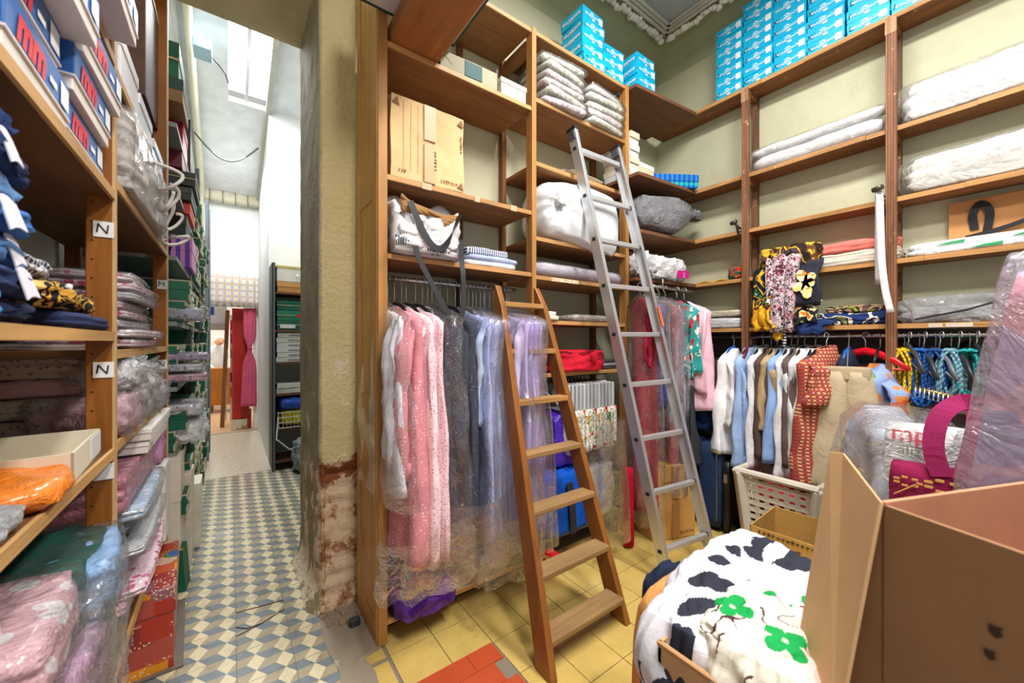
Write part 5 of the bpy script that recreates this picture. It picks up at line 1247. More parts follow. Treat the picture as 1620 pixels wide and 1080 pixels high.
for k, (x, z, s) in enumerate(((-.135, .28, .7), (-.045, .285, .9), (.05, .29, .7))):
    m = MB()
    m.tube([(x-.05*s, -.062, z-.05*s), (x-.01*s, -.063, z-.01), (x+.03*s, -.062, z+.015)], .0022, 5)
    for j in range(7):
        a = j*.9; m.rbox((x+.045*s*math.cos(a), -.060, z+.02+.022*s*math.sin(a)), (.026*s, .003, .012*s), .6, 3)
    m.ob('gold_flower', gold, t)
MB().strap([(-.05, -.055, .34), (-.07, -.06, .44), (-.055, -.05, .55), (-.01, -.03, .605), (.03, -.03, .60), (.03, -.05, .5), (.0, -.058, .34)], .055, .004, (1, 0, 0)).ob('handle', cloth('#9d2a60'), t)
MB().strap([(-.0, .05, .34), (.02, .0, .46), (.03, -.03, .59), (.04, -.03, .59), (.06, -.04, .45), (.08, -.05, .34)], .014, .004, (1, 0, 0)).ob('cord', cloth('#23243a'), t)
MB().box((0, 0, .262), (.30, .24, .52)).ob('carton_body', board('#b98d5e'), thing('cardboard_box', 'closed brown carton on the tiles under the burgundy bag', 'cardboard box', (2.10, .165, .003), -1.5))
t = carrier('white_carrier', 'white carrier bag with red and green lettering behind the burgundy bag', (2.24, .26, .55), (.26, .08, .47), -1.5, sack('#e4e4e8', .35, 6))
lettering('mp', .085, plain('#e0455a', .5), t, (-.055, -.049, .43), 'lettering', bold=.001); lettering('aliz', .055, plain('#8f9a80', .5), t, (-.055, -.049, .365), 'lettering')
MB().plate([(.0, -.052, .20), (.125, -.052, .20), (.125, -.052, .47), (.07, -.052, .47)], .004).ob('folded_flap', sack('#dfe5ea', .4, 4), t)
MB().box((0, 0, .272), (.20, .12, .54)).ob('body', plain('#77706a'), thing('storage_box', 'grey box on the tiles under the white carrier bag', 'box', (2.26, .27, .003), -1.5))
# ================================================================ goods on the pegged shelving
# white and blue shoe boxes with red lettering
BLU = plain('#2f63ab', .4, .5, .05); CRM = plain('#e4ded8', .6); REDI = plain('#d8323c', .5)
def blue_proto(w, d, h):
    t = thing('shoe_box', 'x', 'shoe box', (0, 0, -5))
    MB().box((0, 0, h*.16), (w-.006, d-.006, h*.32)).ob('base', CRM, t, bevel=.002)
    MB().box((0, 0, h*.65), (w, d, h*.70)).ob('lid', BLU, t, bevel=.002)
    MB().span((-w/2-.001, -d/2-.001, h*.28), (w/2+.001, d/2+.001, h*.32)).ob('lid_edge', CRM, t)
    y = -d/2-.0015
    lettering('mm', .08, REDI, t, (-w*.18, y, h*.64), bold=.004, shear=.25)
    MB().span((w*.30, y-.0006, h*.40), (w*.45, y, h*.85)).ob('sticker', plain('#e9edf3', .5), t)
    MB().span((w*.10, y-.0006, h*.5), (w*.22, y, h*.62)).ob('white_stripe', WHT, t)
    return t
PX = blue_proto(.31, .30, .098)
random.seed(14)
rows = [(1.7715, [1.345, 1.02, .70], 'on the shelf board'), (1.8705, [1.33, 1.0, .68], 'in the middle layer'), (1.9695, [1.36, 1.03], 'in the top layer')]
w3 = ['closest to the pegged post', 'second from the pegged post', 'third from the pegged post']
for z, ys, lay in rows:
    for i, y in enumerate(ys):
        dup(PX, (LX-.155+random.uniform(-.012, .015)+(.03 if 'top' in lay else 0), y, z), PI/2+random.uniform(-.03, .03), f'blue lidded shoe box with red lettering {lay}, {w3[i]}', 'blue lidded shoe boxes')
for i, y in enumerate((1.30, .97)):
    o = dup(PX, (LX-.09, y, 2.148), PI/2, ('blue and white shoe box jutting out over the highest shelf by the pegged post', 'blue and white shoe box further in on the highest shelf')[i], 'blue lidded shoe boxes', skip=('lettering',))
    dup(PX, (LX-.10, y-.01, 2.247), PI/2, ('blue and white shoe box stacked on the jutting one by the pegged post', 'blue and white shoe box stacked further in on the highest shelf')[i], 'blue lidded shoe boxes', skip=('lettering',))
for c in list(PX.children): bpy.data.objects.remove(c)
bpy.data.objects.remove(PX)
# folded denim
random.seed(6)
z = 1.3775
for i, (hx, h) in enumerate((('#1f2a48', .045), ('#2c3c66', .05), ('#5b86bf', .055), ('#3b6fb5', .05), ('#6f9fd6', .045), ('#24365e', .06), ('#2a3f74', .05))):
    t = thing('folded_jeans', f'folded blue denim piece, {"topmost" if i == 6 else ORD[i]} of the heap with white paper tags', 'folded jeans', (LX-.15+.01*(i % 2), .885+.012*(i % 3), z), .05*(i % 3-1), 'denim with paper tags')
    MB().fold((0, 0, 0), (.28, .35-.02*i, h), 2, i, .5, 9, .3).ob('cloth', cloth(hx), t, smooth=True)
    if i in (1, 2, 3, 5, 6):
        yy_ = .10-.02*i; MB().sheet(lambda u, v: (.135+.012*u, yy_-.035+.05*v, h-.004-.05*u*(1-.2*v)+.004*math.sin(v*4)), 5, 4, .002).ob('paper_tag', plain('#dcd9e4', .6), t)
    z += h*.93
folded('navy cloth folded flat at the pegged post', (LX-.14, 1.32, 1.3775), (.30, .36, .035), cloth('#2b3356'), 2, 3)
folded('black and gold print scarf heaped on the navy cloth', (LX-.13, 1.25, 1.4135), (.26, .34, .06), camo(('#15151b', '#1b1b22', '#c9973a', '#15151b', '#d7b066'), 15), 2, 5, r=.6, amp=.4)
folded('navy and white gingham cloth lying on the black and gold scarf', (LX-.14, 1.13, 1.4745), (.22, .18, .04), stripes('#e6e6ec', '#2f3450', 0, 60, .5, .85, True, 1), 2, 7, amp=.3)
one(MB().tube([(LX-.06, 1.40, 1.415), (LX-.055, 1.41, 1.45), (LX-.06, 1.40, 1.475), (LX-.05, 1.385, 1.485)], [.008, .01, .009, .006], 7), 'drawstring', 'white drawstring end curling up beside the black and gold scarf', 'drawstring', cloth('#e8e4e2'))
folded('bright blue cloth at the near edge of the denim heap', (LX-.11, .80, 1.3775), (.24, .16, .05), cloth('#3d8ad0'), 2, 9)
# orange packet shelf
t = thing('cream_tray', 'shallow cream cardboard tray on the shelf below the denim', 'tray', (LX-.15, 1.335, 1.0515), .06)
m = MB(); m.span((-.14, -.15, 0), (.14, .15, .004)); m.span((-.14, -.15, 0), (-.136, .15, .065)); m.span((.136, -.15, 0), (.14, .15, .065)); m.span((-.14, -.15, 0), (.14, -.146, .065)); m.span((-.14, .146, 0), (.14, .15, .065)); m.ob('tray', plain('#d9cfb8', .7), t)
MB().span((.1402, .02, .008), (.1412, .148, .06)).ob('sticker', plain('#dfe3ea', .4), t)
t = thing('orange_packet', 'orange cloth packet lying in front of the cream tray', 'packet', (LX-.10, 1.095, 1.0515), .1)
MB().fold((0, 0, 0), (.24, .22, .05), 1, 3, .8, 9, .25).ob('packet', packed('#e07a14', None, .5), t, smooth=True)
t = thing('clear_packet', 'crinkled clear packet beside the orange one', 'packet', (LX-.08, .93, 1.0515)); MB().blob((0, 0, .02), (.16, .12, .04), .7, 10, .2, 4, 3).ob('film', sack('#b9bcc0', .15, 20), t, smooth=True)
# heap of packets low in the near bay
heap = [('dark green cloth lying under the pale blue packet', (-.40, 1.33, .602), (.3, .38, .27), cloth('#1f4a40'), None, .0),
        ('pale blue packed sheet set at the passage side of the heap', (-.335, 1.36, .74), (.24, .30, .12), packed('#8fbdf2', None, .35), None, .15),
        ('lilac pink fleece folded in the heap under the rose packet', (-.36, 1.06, .602), (.30, .36, .17), packed('#d7a9cc', None, .35), None, -.1),
        ('rose flower packet on top of the lilac fleece', (-.375, 1.03, .775), (.30, .34, .12), packed('#e3b3bd', '#f3ecef', .7, 16), None, .1),
        ('clear packet with an orange corner on the rose packet', (-.40, .86, .90), (.26, .22, .03), packed('#d9c3bd', '#e79a3a', .6, 10), None, .2),
        ('pale pink print packet lowest in the near heap', (-.36, .80, .602), (.28, .30, .15), packed('#e6d3de', '#b8627a', .6, 22), None, .1)]
for i, (lab, c, d, m_, wr_, rz) in enumerate(heap):
    folded(lab, c, d, m_, 3, i+2, rz, 'cloth_packet', 'cloth packet', wrap=FILM if i in (1, 2, 3) else None, amp=.12)
t = thing('clear_bag', 'big crumpled clear plastic bag spilling from the near heap over the passage', 'bag', (-.285, 1.24, .60))
def f(p, q):
    k = noise.noise(Vector((p.x*2.2, p.y*2.2, p.z*2.2)))+.6*noise.noise(Vector((p.x*6, p.y*6, p.z*4)))
    return q*(1+.13*k)
MB().rbox((0, 0, .06), (.16, .32, .36), .5, 18, f).ob('film', film('#ffffff', .12, .35, 14, 1.0, .1), t, smooth=True)
MB().blob((-.02, 0, .0), (.10, .22, .28), .6, 12, .1, 3, 4, False).ob('contents', packed('#dfe1e6', None, .4), t, smooth=True)
# second bay: quilt bag with white cords
t = thing('quilt_bag', 'clear bag of white quilted cloth with white cord handles on the high passage shelf', 'bag', (LX-.10, 2.02, 1.8115))
MB().fold((0, 0, 0), (.26, .80, .26), 6, 3, .35, 14, .1).ob('quilt', cloth('#cfc8c4', .8), t, smooth=True)
MB().rbox((0, 0, .13), (.275, .83, .27), .35, 14, lambda p, q: q*(1+.05*nz(p.x*3, p.y*5, p.z*3))).ob('film', FILM, t, smooth=True)
for k in range(4):
    y0 = .05+.09*k; P = []
    for s in range(17):
        a = s/16; P.append((.13+.05*math.sin(PI*a)+.04*math.sin(PI*a*2+k), y0+.16*(a-.5)+.03*math.sin(a*9+k), .22-.06*k-.05*math.sin(PI*a)+.03*math.sin(a*7+k)))
    MB().tube(P, .0065, 8).ob('cord', plain('#e6e2dc', .6), t, smooth=True)
t2 = one(MB().box((LX-.08, 1.72, 2.0), (.10, .09, .20), .2), 'zip_cover', 'pale zipped quilt cover standing at the pegged post', 'cover', cloth('#d8d2d2'), smooth=False, bevel=.02)
# boxes on the high shelf of bay 2
for i, (y, h, hx, lab) in enumerate(((1.78, .16, '#e6e6ea', 'white box on the high passage shelf next to the pegged post'), (2.08, .13, '#cfd8e2', 'pale grey-blue box on the high passage shelf, second from the post'), (2.40, .10, '#3b8fcc', 'bright blue box at the far end of the high passage shelf'))):
    t = thing('carton', lab, 'carton', (LX-.13, y, 2.1315)); MB().box((0, 0, h/2), (.25, .26, h)).ob('body', plain(hx, .5), t, bevel=.003); MB().box((0, 0, h-.02), (.256, .266, .04)).ob('lid', plain('#e9ebee', .5), t, bevel=.003)
t = thing('dark_crate', 'big dark brown crate laid across the passage shelves near the ceiling', 'crate', (-.46, 2.48, 2.42))
MB().box((0, 0, .27), (.32, .36, .54)).ob('body', wood('#53372a', 1, .6), t, bevel=.004); MB().box((0, -.0, .545), (.33, .37, .012)).ob('lid', plain('#d9d2c6', .6), t)
MB().span((-.05, -.1815, .30), (.09, -.1805, .46)).ob('paper_label', plain('#dcdad4', .7), t)
# packets in bay 2
random.seed(19)
PK = [('#efd3de', '#c9506e'), ('#f0e4e8', '#d98aa0'), ('#dfe3ee', '#9fb0d0'), ('#f3dbe3', '#d0607c'), ('#e9c3d2', '#f6eef2'), ('#dcdfea', '#b98aa6')]
z = 1.3265
for k in range(8):
    h = .030+.006*random.random(); a, b = PK[k % 6]
    folded(f'pink print packet, {"topmost" if k == 7 else ORD[k]} of the tall heap on the passage shelf between the lettered posts', (LX-.145+random.uniform(-.015, .03), 2.05+random.uniform(-.02, .02), z), (.28, .60-.02*k, h), packed(a, b, .8, 30), 2, k, random.uniform(-.06, .06), 'cloth_packet', 'cloth packet', 'pink packets on the passage shelf', FILM); z += h*1.03
for i, (y, z0, w, h, hx, lab) in enumerate(((1.74, 1.061, .22, .13, '#e6b9c6', 'round pink cloth in a clear bag against the lettered post'), (1.78, 1.195, .22, .10, '#e9e9ec', 'round white cloth in a clear bag on the pink one'), (2.05, 1.061, .30, .20, '#e3dfe2', 'clear bag of whitish cloth behind the pink one'), (2.38, 1.061, .26, .11, '#d9c9d6', 'flattened clear bag of cloth near the second lettered post'))):
    t = thing('cloth_bag', lab, 'bag', (LX-.09, y, z0)); MB().blob((0, 0, h*.5), (.22, w, h), .75, 12, .12, 3, i+3).ob('cloth', packed(hx, None, .6), t, smooth=True)
    MB().blob((0, 0, h*.52), (.245, w+.05, h*1.1), .7, 14, .22, 5, i+13).ob('film', film('#ffffff', .05, .5, 16, 1.0, .08), t, smooth=True)
# lowest stack of bay 2, from the bottom up
z = .4215; k = 0
stack = [('#e3bccb', '#b34a68', .05, 'pink print packet'), ('#dba3b8', '#f3e6ec', .05, 'rose packet'), ('#e6c9d6', '#c06a86', .045, 'pale pink packet'), ('#d593ac', None, .05, 'deep rose packet'), ('#dfd3de', '#a98ab0', .045, 'lilac print packet'), ('#d8dde2', None, .04, 'pale grey packet'), ('#c6d6cc', None, .045, 'pale green packet'), ('#8fb0dc', None, .04, 'mid blue packet'), ('#b9d0ea', '#dfeaf6', .06, 'pale blue print packet')]
for a, b, h, nm in stack:
    h *= .88
    folded(f'{nm} in the low passage stack, {"topmost of the soft ones" if k == 8 else ORD[k]+" from the shelf"}', (LX-.165+.025*(k % 3), 2.04+.01*(k % 4), z), (.27+.02*(k % 3), .70-.015*k, h), packed(a, b, .7, 26), 2, k+4, .03*(k % 3-1), 'cloth_packet', 'cloth packet', None, FILM if k > 3 else None, amp=.15); z += h*1.01; k += 1
t = thing('rose_set', 'rose damask bed set in a square clear case under the white flat boxes', 'bed set', (LX-.155, 2.05, z)); MB().fold((0, 0, 0), (.30, .66, .12), 3, 4, .2, 10, .05).ob('cloth', packed('#d9849e', '#e6a8b8', .6, 24), t, smooth=True); MB().rbox((0, 0, .061), (.312, .68, .124), .15, 6).ob('case', FILM, t); zrose = z+.127
t = thing('mauve_set', 'mauve folded bed set standing at the end of the rose one', 'bed set', (LX-.12, 2.475, .78)); MB().fold((0, 0, 0), (.26, .14, .24), 2, 4, .25, 8, .05).ob('cloth', packed('#c78ab4', None, .6), t, smooth=True)
o = thing('stand_box', 'low white carton under the mauve bed set', 'carton', (LX-.11, 2.475, .4215)); MB().box((0, 0, .177), (.26, .15, .354)).ob('body', plain('#dcd6d0', .6), o, bevel=.003)
for k in range(3):
    hh = .048; zz0 = zrose+k*.050
    if zz0+hh < 1.038:
        t = thing('flat_box', ('white flat box lowest of three on the rose bed set', 'white flat box in the middle of three on the rose bed set', 'white flat box topmost of three on the rose bed set')[k], 'box', (LX-.14+.01*k, 2.28-.01*k, zz0)); MB().box((0, 0, hh/2), (.30, .56, hh)).ob('body', plain('#e6e0da', .6), t, bevel=.003); MB().box((0, 0, hh*.75), (.306, .566, .018)).ob('lid', plain('#efeae4', .6), t, bevel=.002)
        if k == 0: lettering('3E', .04, INK, t, (.152, -.2, .02), 'printing', rot=(0, 0, PI/2))
# folded quilts seen through the near bay
z = 1.0615
for i, (a, b, h) in enumerate((('#b3a08e', '#8f5a68', .07), ('#c4b6a2', '#7a8a9a', .06), ('#c49a9c', None, .05), ('#b09c8c', '#7d6a5c', .07), ('#8f8076', None, .03))):
    folded(f'flower print quilt seen under the denim shelf, {"topmost" if i == 4 else ORD[i]} of its heap', (-.47, 1.82, z), (.24, .36, h), dots(a, b, 60, .25) if b else cloth(a), 3, i+2, 0, 'folded_quilt', 'folded quilt', 'quilts behind the first lettered post'); z += h
# patchwork gift box on the passage floor
t = thing('patchwork_box', 'red patchwork patterned storage box standing on the passage tiles', 'storage box', (-.335, 2.36, .003), .06)
def patch():
    n = NT('patchwork'); v = n.coord()
    vo = n.add('ShaderNodeTexVoronoi', distance='CHEBYCHEV', ins={'Vector': v, 'Scale': 13.0, 'Randomness': .5})
    rr = n.add('ShaderNodeSeparateColor', ins={0: vo.outputs['Color']})
    base = n.ramp(rr.outputs[0], [(i/7, hexc(c)) for i, c in enumerate(('#a8301f', '#b8502f', '#d98a1c', '#8f2a2a', '#c4a48c', '#a8483c', '#8f5a68'))], 'CONSTANT')
    w = n.add('ShaderNodeTexVoronoi', ins={'Vector': v, 'Scale': 90.0}); dots_ = n.math('MULTIPLY', n.math('LESS_THAN', w.outputs['Distance'], .3), n.math('GREATER_THAN', rr.outputs[1], .45))
    col = n.mix(dots_, base, hexc('#e6c9a0'))
    bv = n.add('ShaderNodeTexVoronoi', ins={'Vector': v, 'Scale': 8.0}); br = n.add('ShaderNodeSeparateColor', ins={0: bv.outputs['Color']})
    col = n.mix(n.math('MULTIPLY', n.math('LESS_THAN', bv.outputs['Distance'], .24), n.math('GREATER_THAN', br.outputs[0], .68)), col, hexc('#2a55a8'))
    col = n.mix(n.math('MULTIPLY', n.math('LESS_THAN', n.math('ABSOLUTE', n.math('SUBTRACT', bv.outputs['Distance'], .3)), .05), n.math('GREATER_THAN', br.outputs[0], .72)), col, hexc('#3f7a3a'))
    return n.fin(col, .35, .5)
pm2 = patch()
MB().box((0, 0, .12), (.26, .50, .24)).ob('base', pm2, t, bevel=.004); MB().box((0, 0, .285), (.272, .512, .10)).ob('lid', pm2, t, bevel=.005)
MB().span((-.15, -.27, .0), (.16, .27, .005)).ob('liner', plain('#6d625a'), t)
# ================================================================ racks beyond the second post
def cart(label, c, d, hx, name='carton', cat='carton', lid=None, rz=0, band=None, m=None):
    t = thing(name, label, cat, c, rz); x, y, z = d
    MB().box((0, 0, z*.4), (x-.006, y-.006, z*.8)).ob('body', m or plain(hx, .5), t, bevel=.003); MB().box((0, 0, z*.76), (x, y, z*.48)).ob('lid', (m if not lid else plain(lid, .5)) or plain(hx, .5), t, bevel=.003)
    if band: MB().span((-x/2-.002, -y/2-.002, z*.50), (x/2+.002, y/2+.002, z*.56)).ob('band', plain(band, .6), t)
    return t
cart('green storage box with tan tape at the high end of the racking', (-0.43, 3.10, 2.86), (.38, .34, .21), '#1c6a50', band='#c8b48c')
cart('brown and green taped carton under the high green box', (-0.40, 3.08, 2.72), (.36, .34, .135), '#8a6a42', lid='#27483f')
cart('tan carton in the shade below the dark crate', (-0.48, 2.88, 2.31), (.20, .18, .26), '#a57e4c')
cart('crimson checked box on the racking', (-0.39, 3.32, 2.62), (.30, .30, .11), '#b31f3c', m=stripes('#b31f3c', '#7a1428', 0, 30, .3, .5, True, 2))
cart('maroon box below the crimson checked one', (-0.39, 3.28, 2.42), (.30, .32, .19), '#6e2a38')
cart('black flat lidded box jutting out above the dark one', (-0.36, 3.38, 2.33), (.36, .44, .085), '#2b302f', lid='#343a38', band='#c9b48a')
cart('dark grey flat box under the black flat one', (-0.37, 3.40, 2.245), (.34, .44, .08), '#3a3d3a', lid='#4b4a42')
cart('orange red box pressed between dark ones', (-0.37, 3.44, 2.17), (.32, .42, .07), '#e0482a')
cart('small black box on the striped box', (-0.37, 3.42, 2.025), (.28, .36, .14), '#22211f', lid='#2d2b29')
t = cart('purple and pink striped box behind a black wire basket', (-0.35, 3.42, 1.825), (.30, .40, .20), '#7a4aa8', m=stripes('#6a3fae', '#c98ab8', 0, 22, .5, .5))
t = thing('wire_basket', 'small black wire basket hooked in front of the striped box', 'basket', (-.36, 3.14, 1.88)); m = MB()
for k in range(9):
    a = 2*PI*k/9; m.tube([(.06*math.cos(a), .05*math.sin(a), .10), (.07*math.cos(a+.5), .06*math.sin(a+.5), .05), (.05*math.cos(a+1), .045*math.sin(a+1), 0)], .003, 5)
for z_, r_ in ((.1, .06), (.05, .068), (0, .05)): m.tube([(r_*math.cos(2*PI*k/16), r_*.85*math.sin(2*PI*k/16), z_) for k in range(17)], .003, 5)
m.ob('wire', plain('#17171a', .4), t)
GB = [plain('#14604a', .5), plain('#0f5542', .55), plain('#1d6a50', .5)]; EDG = plain('#b3ac90', .8, bump=.4)
def green_proto(gm):
    t = thing('green_box', 'x', 'shop box', (0, 0, -5))
    MB().box((0, 0, .05), (.30, .24, .10)).ob('base', gm, t); MB().box((0, 0, .085), (.308, .248, .05)).ob('lid', gm, t)
    m = MB(); m.span((.15, -.125, .0), (.157, .125, .035)); m.span((.152, -.126, .085), (.160, .126, .112)); m.span((-.155, -.127, .104), (.158, -.123, .113)); m.ob('worn_edge', EDG, t)
    MB().span((.1545, -.05, .045), (.1585, .05, .08)).ob('card', plain('#d9d5c0', .8), t)
    return t
GP = [green_proto(g) for g in GB]
random.seed(23)
for (y0, y1, zs) in ((2.80, 3.60, (.385, .745, 1.105, 1.465)), (3.64, 4.58, (.025, .385, .745, 1.105, 1.465, 1.825, 2.205)), (4.62, 5.54, (.025, .385, .745, 1.105, 1.465, 1.825, 2.205))):
    yy_ = y0+.14
    while yy_ < y1-.11:
        for z0 in zs:
            for k in range(2 if random.random() < .75 else 3):
                if z0 == .385 and k == 2: continue
                dup(random.choice(GP), (-.385+random.uniform(-.03, .04), yy_+random.uniform(-.004, .004), z0+.115*k), random.uniform(-.05, .05), 'worn green cardboard shop box with frayed pale edges packed on the grey passage racking', 'green boxes on the racking')
        yy_ += .262
for P in GP:
    for c in list(P.children): bpy.data.objects.remove(c)
    bpy.data.objects.remove(P)
for i, (y, z, hx, lab) in enumerate(((2.95, 1.47, '#c9cbe0', 'lilac print packet poking out past the second lettered post'), (2.95, 1.24, '#b8a8cc', 'purple packet in the small heap past the second lettered post'), (2.93, 1.18, '#d8dbe4', 'white print packet in the small heap past the second lettered post'), (2.92, 1.125, '#d9a8bc', 'pink packet under the others past the second lettered post'), (2.95, .93, '#dfe0e6', 'crumpled clear packet hanging off the racking'))):
    folded(lab, (-.24+.01*(i % 2), y, z), (.24, .30, .075 if i in (0, 4) else .05), packed(hx, '#8f8aa8', .8, 40), 2, i, .1*(i % 2), 'cloth_packet', 'cloth packet', wrap=FILM)
t = thing('cloth_bag', 'white cloth in a clear bag spilling over the tall cream cartons', 'bag', (-.25, 3.02, .78)); MB().blob((0, 0, .06), (.26, .34, .16), .7, 12, .2, 4, 6).ob('cloth', packed('#e3e4e8', None, .7), t, smooth=True)
for i, (y, hx, h, lab) in enumerate(((2.86, '#ded4c4', .50, 'tall cream carton standing next to the second lettered post'), (3.10, '#d9cdbd', .56, 'tall cream carton with small print standing further along'), (3.36, '#e2dacd', .42, 'shorter cream carton last in the row on the tiles'))):
    cart(lab, (-.34+.03*i, y, .22 if i == 0 else .003), (.24, .22, h), hx)
t = thing('green_carton', 'dark green open box leaning at the foot of the second lettered post', 'box', (-.26, 2.79, .003), -.1)
m = MB(); m.hexa([(-.10, -.06, 0), (.07, -.06, 0), (.07, .06, 0), (-.10, .06, 0)], [(-.10, -.03, .215), (.05, -.03, .215), (.05, .08, .215), (-.10, .08, .215)]); m.ob('body', plain('#0f5a3c', .55), t)
MB().hexa([(-.10, -.032, .212), (.052, -.032, .212), (.052, -.026, .212), (-.10, -.026, .212)], [(-.10, -.032, .222), (.052, -.032, .222), (.052, -.026, .222), (-.10, -.026, .222)]).ob('worn_edge', plain('#c3a06a'), t)
# ================================================================ dark shelf unit in the recess
t = thing('dark_shelf', 'black metal shelf unit in the recess of the passage', 'shelf unit', (0, 0, 0))
MB().span((.345, 4.70, 0), (.375, 5.08, 2.17)).ob('side_panel', plain('#33363d', .5), t); MB().span((.355, 4.685, 0), (.372, 4.70, 2.17)).ob('edge_strip', plain('#6b6f78', .4, metal=.5), t)
MB().span((1.15, 4.70, 0), (1.18, 5.08, 2.17)).ob('side_panel', plain('#33363d', .5), t)
MB().span((.375, 5.06, 0), (1.15, 5.08, 2.15)).ob('back_panel', plain('#9a9a94', .7), t)
for z in (.10, .44, .80, 1.13, 1.47, 1.87): MB().span((.375, 4.70, z-.02), (1.15, 5.06, z)).ob('shelf', wood('#6b4630', 0, .6), t)
t = thing('drawer_box', 'small cream drawer box with a metal ring pull on the dark shelf unit', 'box', (.60, 4.86, 1.985)); MB().box((0, 0, .075), (.42, .28, .15)).ob('body', plain('#e6e2d8', .6), t, bevel=.004); MB().box((0, 0, .155), (.43, .29, .02)).ob('lid', plain('#d9bf6a', .6), t); MB().tube([(-.03, -.145, .08), (-.02, -.16, .06), (.03, -.16, .06), (.04, -.145, .08)], .005, 6).ob('ring_pull', metal(), t)
cart('tan wooden box with a paper label on the dark shelf unit', (.60, 4.86, 1.8715), (.42, .28, .11), '#c08a4c', lid='#cf9a5c')
for k, (z, hx) in enumerate(((1.4715, '#14604a'), (1.575, '#1d7a58'), (1.68, '#14604a'))):
    t = cart(('green shop box lowest of three on the dark shelf unit', 'green shop box in the middle with red and white labels', 'green shop box topmost of three on the dark shelf unit')[k], (.60, 4.86, z), (.42, .28, .10), hx, band='#b8b08c', lid=hx)
    if k == 0: MB().span((.02, -.1425, .02), (.2, -.1405, .07)).ob('yellow_label', plain('#e2c81c'), t); MB().span((-.18, -.1425, .02), (-.04, -.1405, .06)).ob('white_label', plain('#dcdcd8'), t)
    if k == 1: MB().span((-.02, -.1425, .03), (.06, -.1405, .07)).ob('red_label', plain('#c8202c'), t); MB().span((.07, -.1425, .03), (.19, -.1405, .07)).ob('white_label', plain('#dcdcd8'), t)
for k in range(6):
    t = thing('flat_carton', f'white flat carton, {"topmost" if k == 5 else ORD[k]} of the pile on the dark shelf unit', 'carton', (.59+.008*(k % 2), 4.86, 1.1315+.052*k), .02*(k % 3-1), 'white flat cartons'); MB().box((0, 0, .025), (.41, .28, .05)).ob('body', plain('#d6d6d6', .6), t, bevel=.003); MB().span((-.1, -.142, .015), (.1, -.1405, .03)).ob('printing', plain('#8a8a90'), t)
for k in range(2):
    t = thing('flat_carton', ('white flat carton, lower of two above the blue sack', 'white flat carton, upper of two above the blue sack')[k], 'carton', (.59, 4.86, .8015+.055*k), .05*k); MB().box((0, 0, .025), (.41, .28, .05)).ob('body', plain('#cfcfd0', .6), t, bevel=.003)
one(MB().blob((.58, 4.82, .69), (.36, .26, .13), .7, 12, .15, 3, 2, False), 'blue_sack', 'bright blue plastic sack squeezed in under the flat cartons', 'sack', sack('#1650c0', .35))
t = thing('wire_basket', 'pale wire basket of yellow cloth on the dark shelf unit', 'basket', (.60, 4.84, .4415)); m = MB()
for k in range(12): m.tube([(-.19+.035*k, -.14, 0), (-.2+.036*k, -.15, .16)], .003, 5)
for z_ in (0, .055, .11, .16): m.tube([(-.2, -.15, z_), (.2, -.15, z_), (.2, .12, z_), (-.2, .12, z_), (-.2, -.15, z_)], .004, 5)
m.tube([(-.2, -.15, .12), (-.22, -.2, -.1), (-.1, -.22, -.22), (.06, -.21, -.16), (.1, -.19, 0)], .008, 6); m.ob('wire', plain('#cfcfcb', .5), t)
one(MB().blob((.58, 4.84, .54), (.34, .22, .16), .7, 10, .2, 3, 5, False), 'yellow_cloth', 'yellow cloth heaped in the pale wire basket', 'cloth', cloth('#dcc61c'))
one(MB().blob((.60, 4.88, .635), (.3, .2, .08), .7, 10, .3, 3, 7, False), 'blue_cloth', 'dark and blue cloth on top of the yellow one in the basket', 'cloth', camo(('#1a1c24', '#2a6aa8', '#1a1c24', '#3a5a80'), 6))
one(MB().blob((.70, 4.55, .17), (.36, .26, .34), .7, 14, .14, 3, 5), 'grey_sack', 'grey plastic sack standing on the tiles at the foot of the dark shelf unit', 'sack', sack('#9aa0a8', .25))
# ================================================================ far end of the passage
one(MB().sheet(lambda u, v: (-.42+.76*u, 7.05+.012*math.sin(u*60), 2.33-.47*v), 60, 4, .004), 'plaid_valance', 'pale yellow and lilac plaid cloth hung across the opening at the passage end', 'valance', stripes('#e6dfc8', '#dcc77a', 0, 11, .35, .9, True, 2, '#c9bcd0'))
t = thing('red_cupboard', 'tall red painted cupboard door panel standing at the passage end', 'cupboard', (.13, 7.32, 0))
MB().span((-.115, -.02, .16), (.105, .14, 1.86)).ob('carcass', plain('#b8281f', .45), t, bevel=.006); MB().span((-.08, -.026, .30), (.06, -.018, 1.78)).ob('panel', plain('#a8231c', .45), t, bevel=.004)
MB().span((-.12, -.06, .0), (.07, .14, .15)).ob('plinth', wallpaint('#cfc7b0', '#a88a5c', .55), t); MB().span((.075, -.03, 0), (.13, .02, .3)).ob('leg', plain('#a83a2c'), t)
t = thing('pink_curtain', 'deep pink curtain tied in the middle beside the red cupboard', 'curtain', (.235, 7.14, 0)); m = MB(); R_ = []
for i in range(25):
    s = i/24; z = 1.86-1.50*s; w = .075-.052*math.exp(-((s-.42)/.09)**2)+(.035*max(0, s-.42)); x0 = -.03*max(0, s-.45)
    R_.append([(x0+w*math.cos(q)*(1+.1*math.sin(9*q)), .03*math.sin(q)*(1+.3*math.sin(9*q)), z) for q in [2*PI*j/40 for j in range(40)]])
m.loft(R_); m.ob('cloth', cloth('#cf5a78'), t, smooth=True); MB().tube([(.03*math.cos(2*PI*k/12), .025*math.sin(2*PI*k/12), 1.235) for k in range(13)], .012, 6).ob('tie', cloth('#b8405f'), t, smooth=True)
t = thing('wooden_ladder', 'brown ladder leaning edge-on in the opening at the passage end', 'ladder', (0, 0, 0))
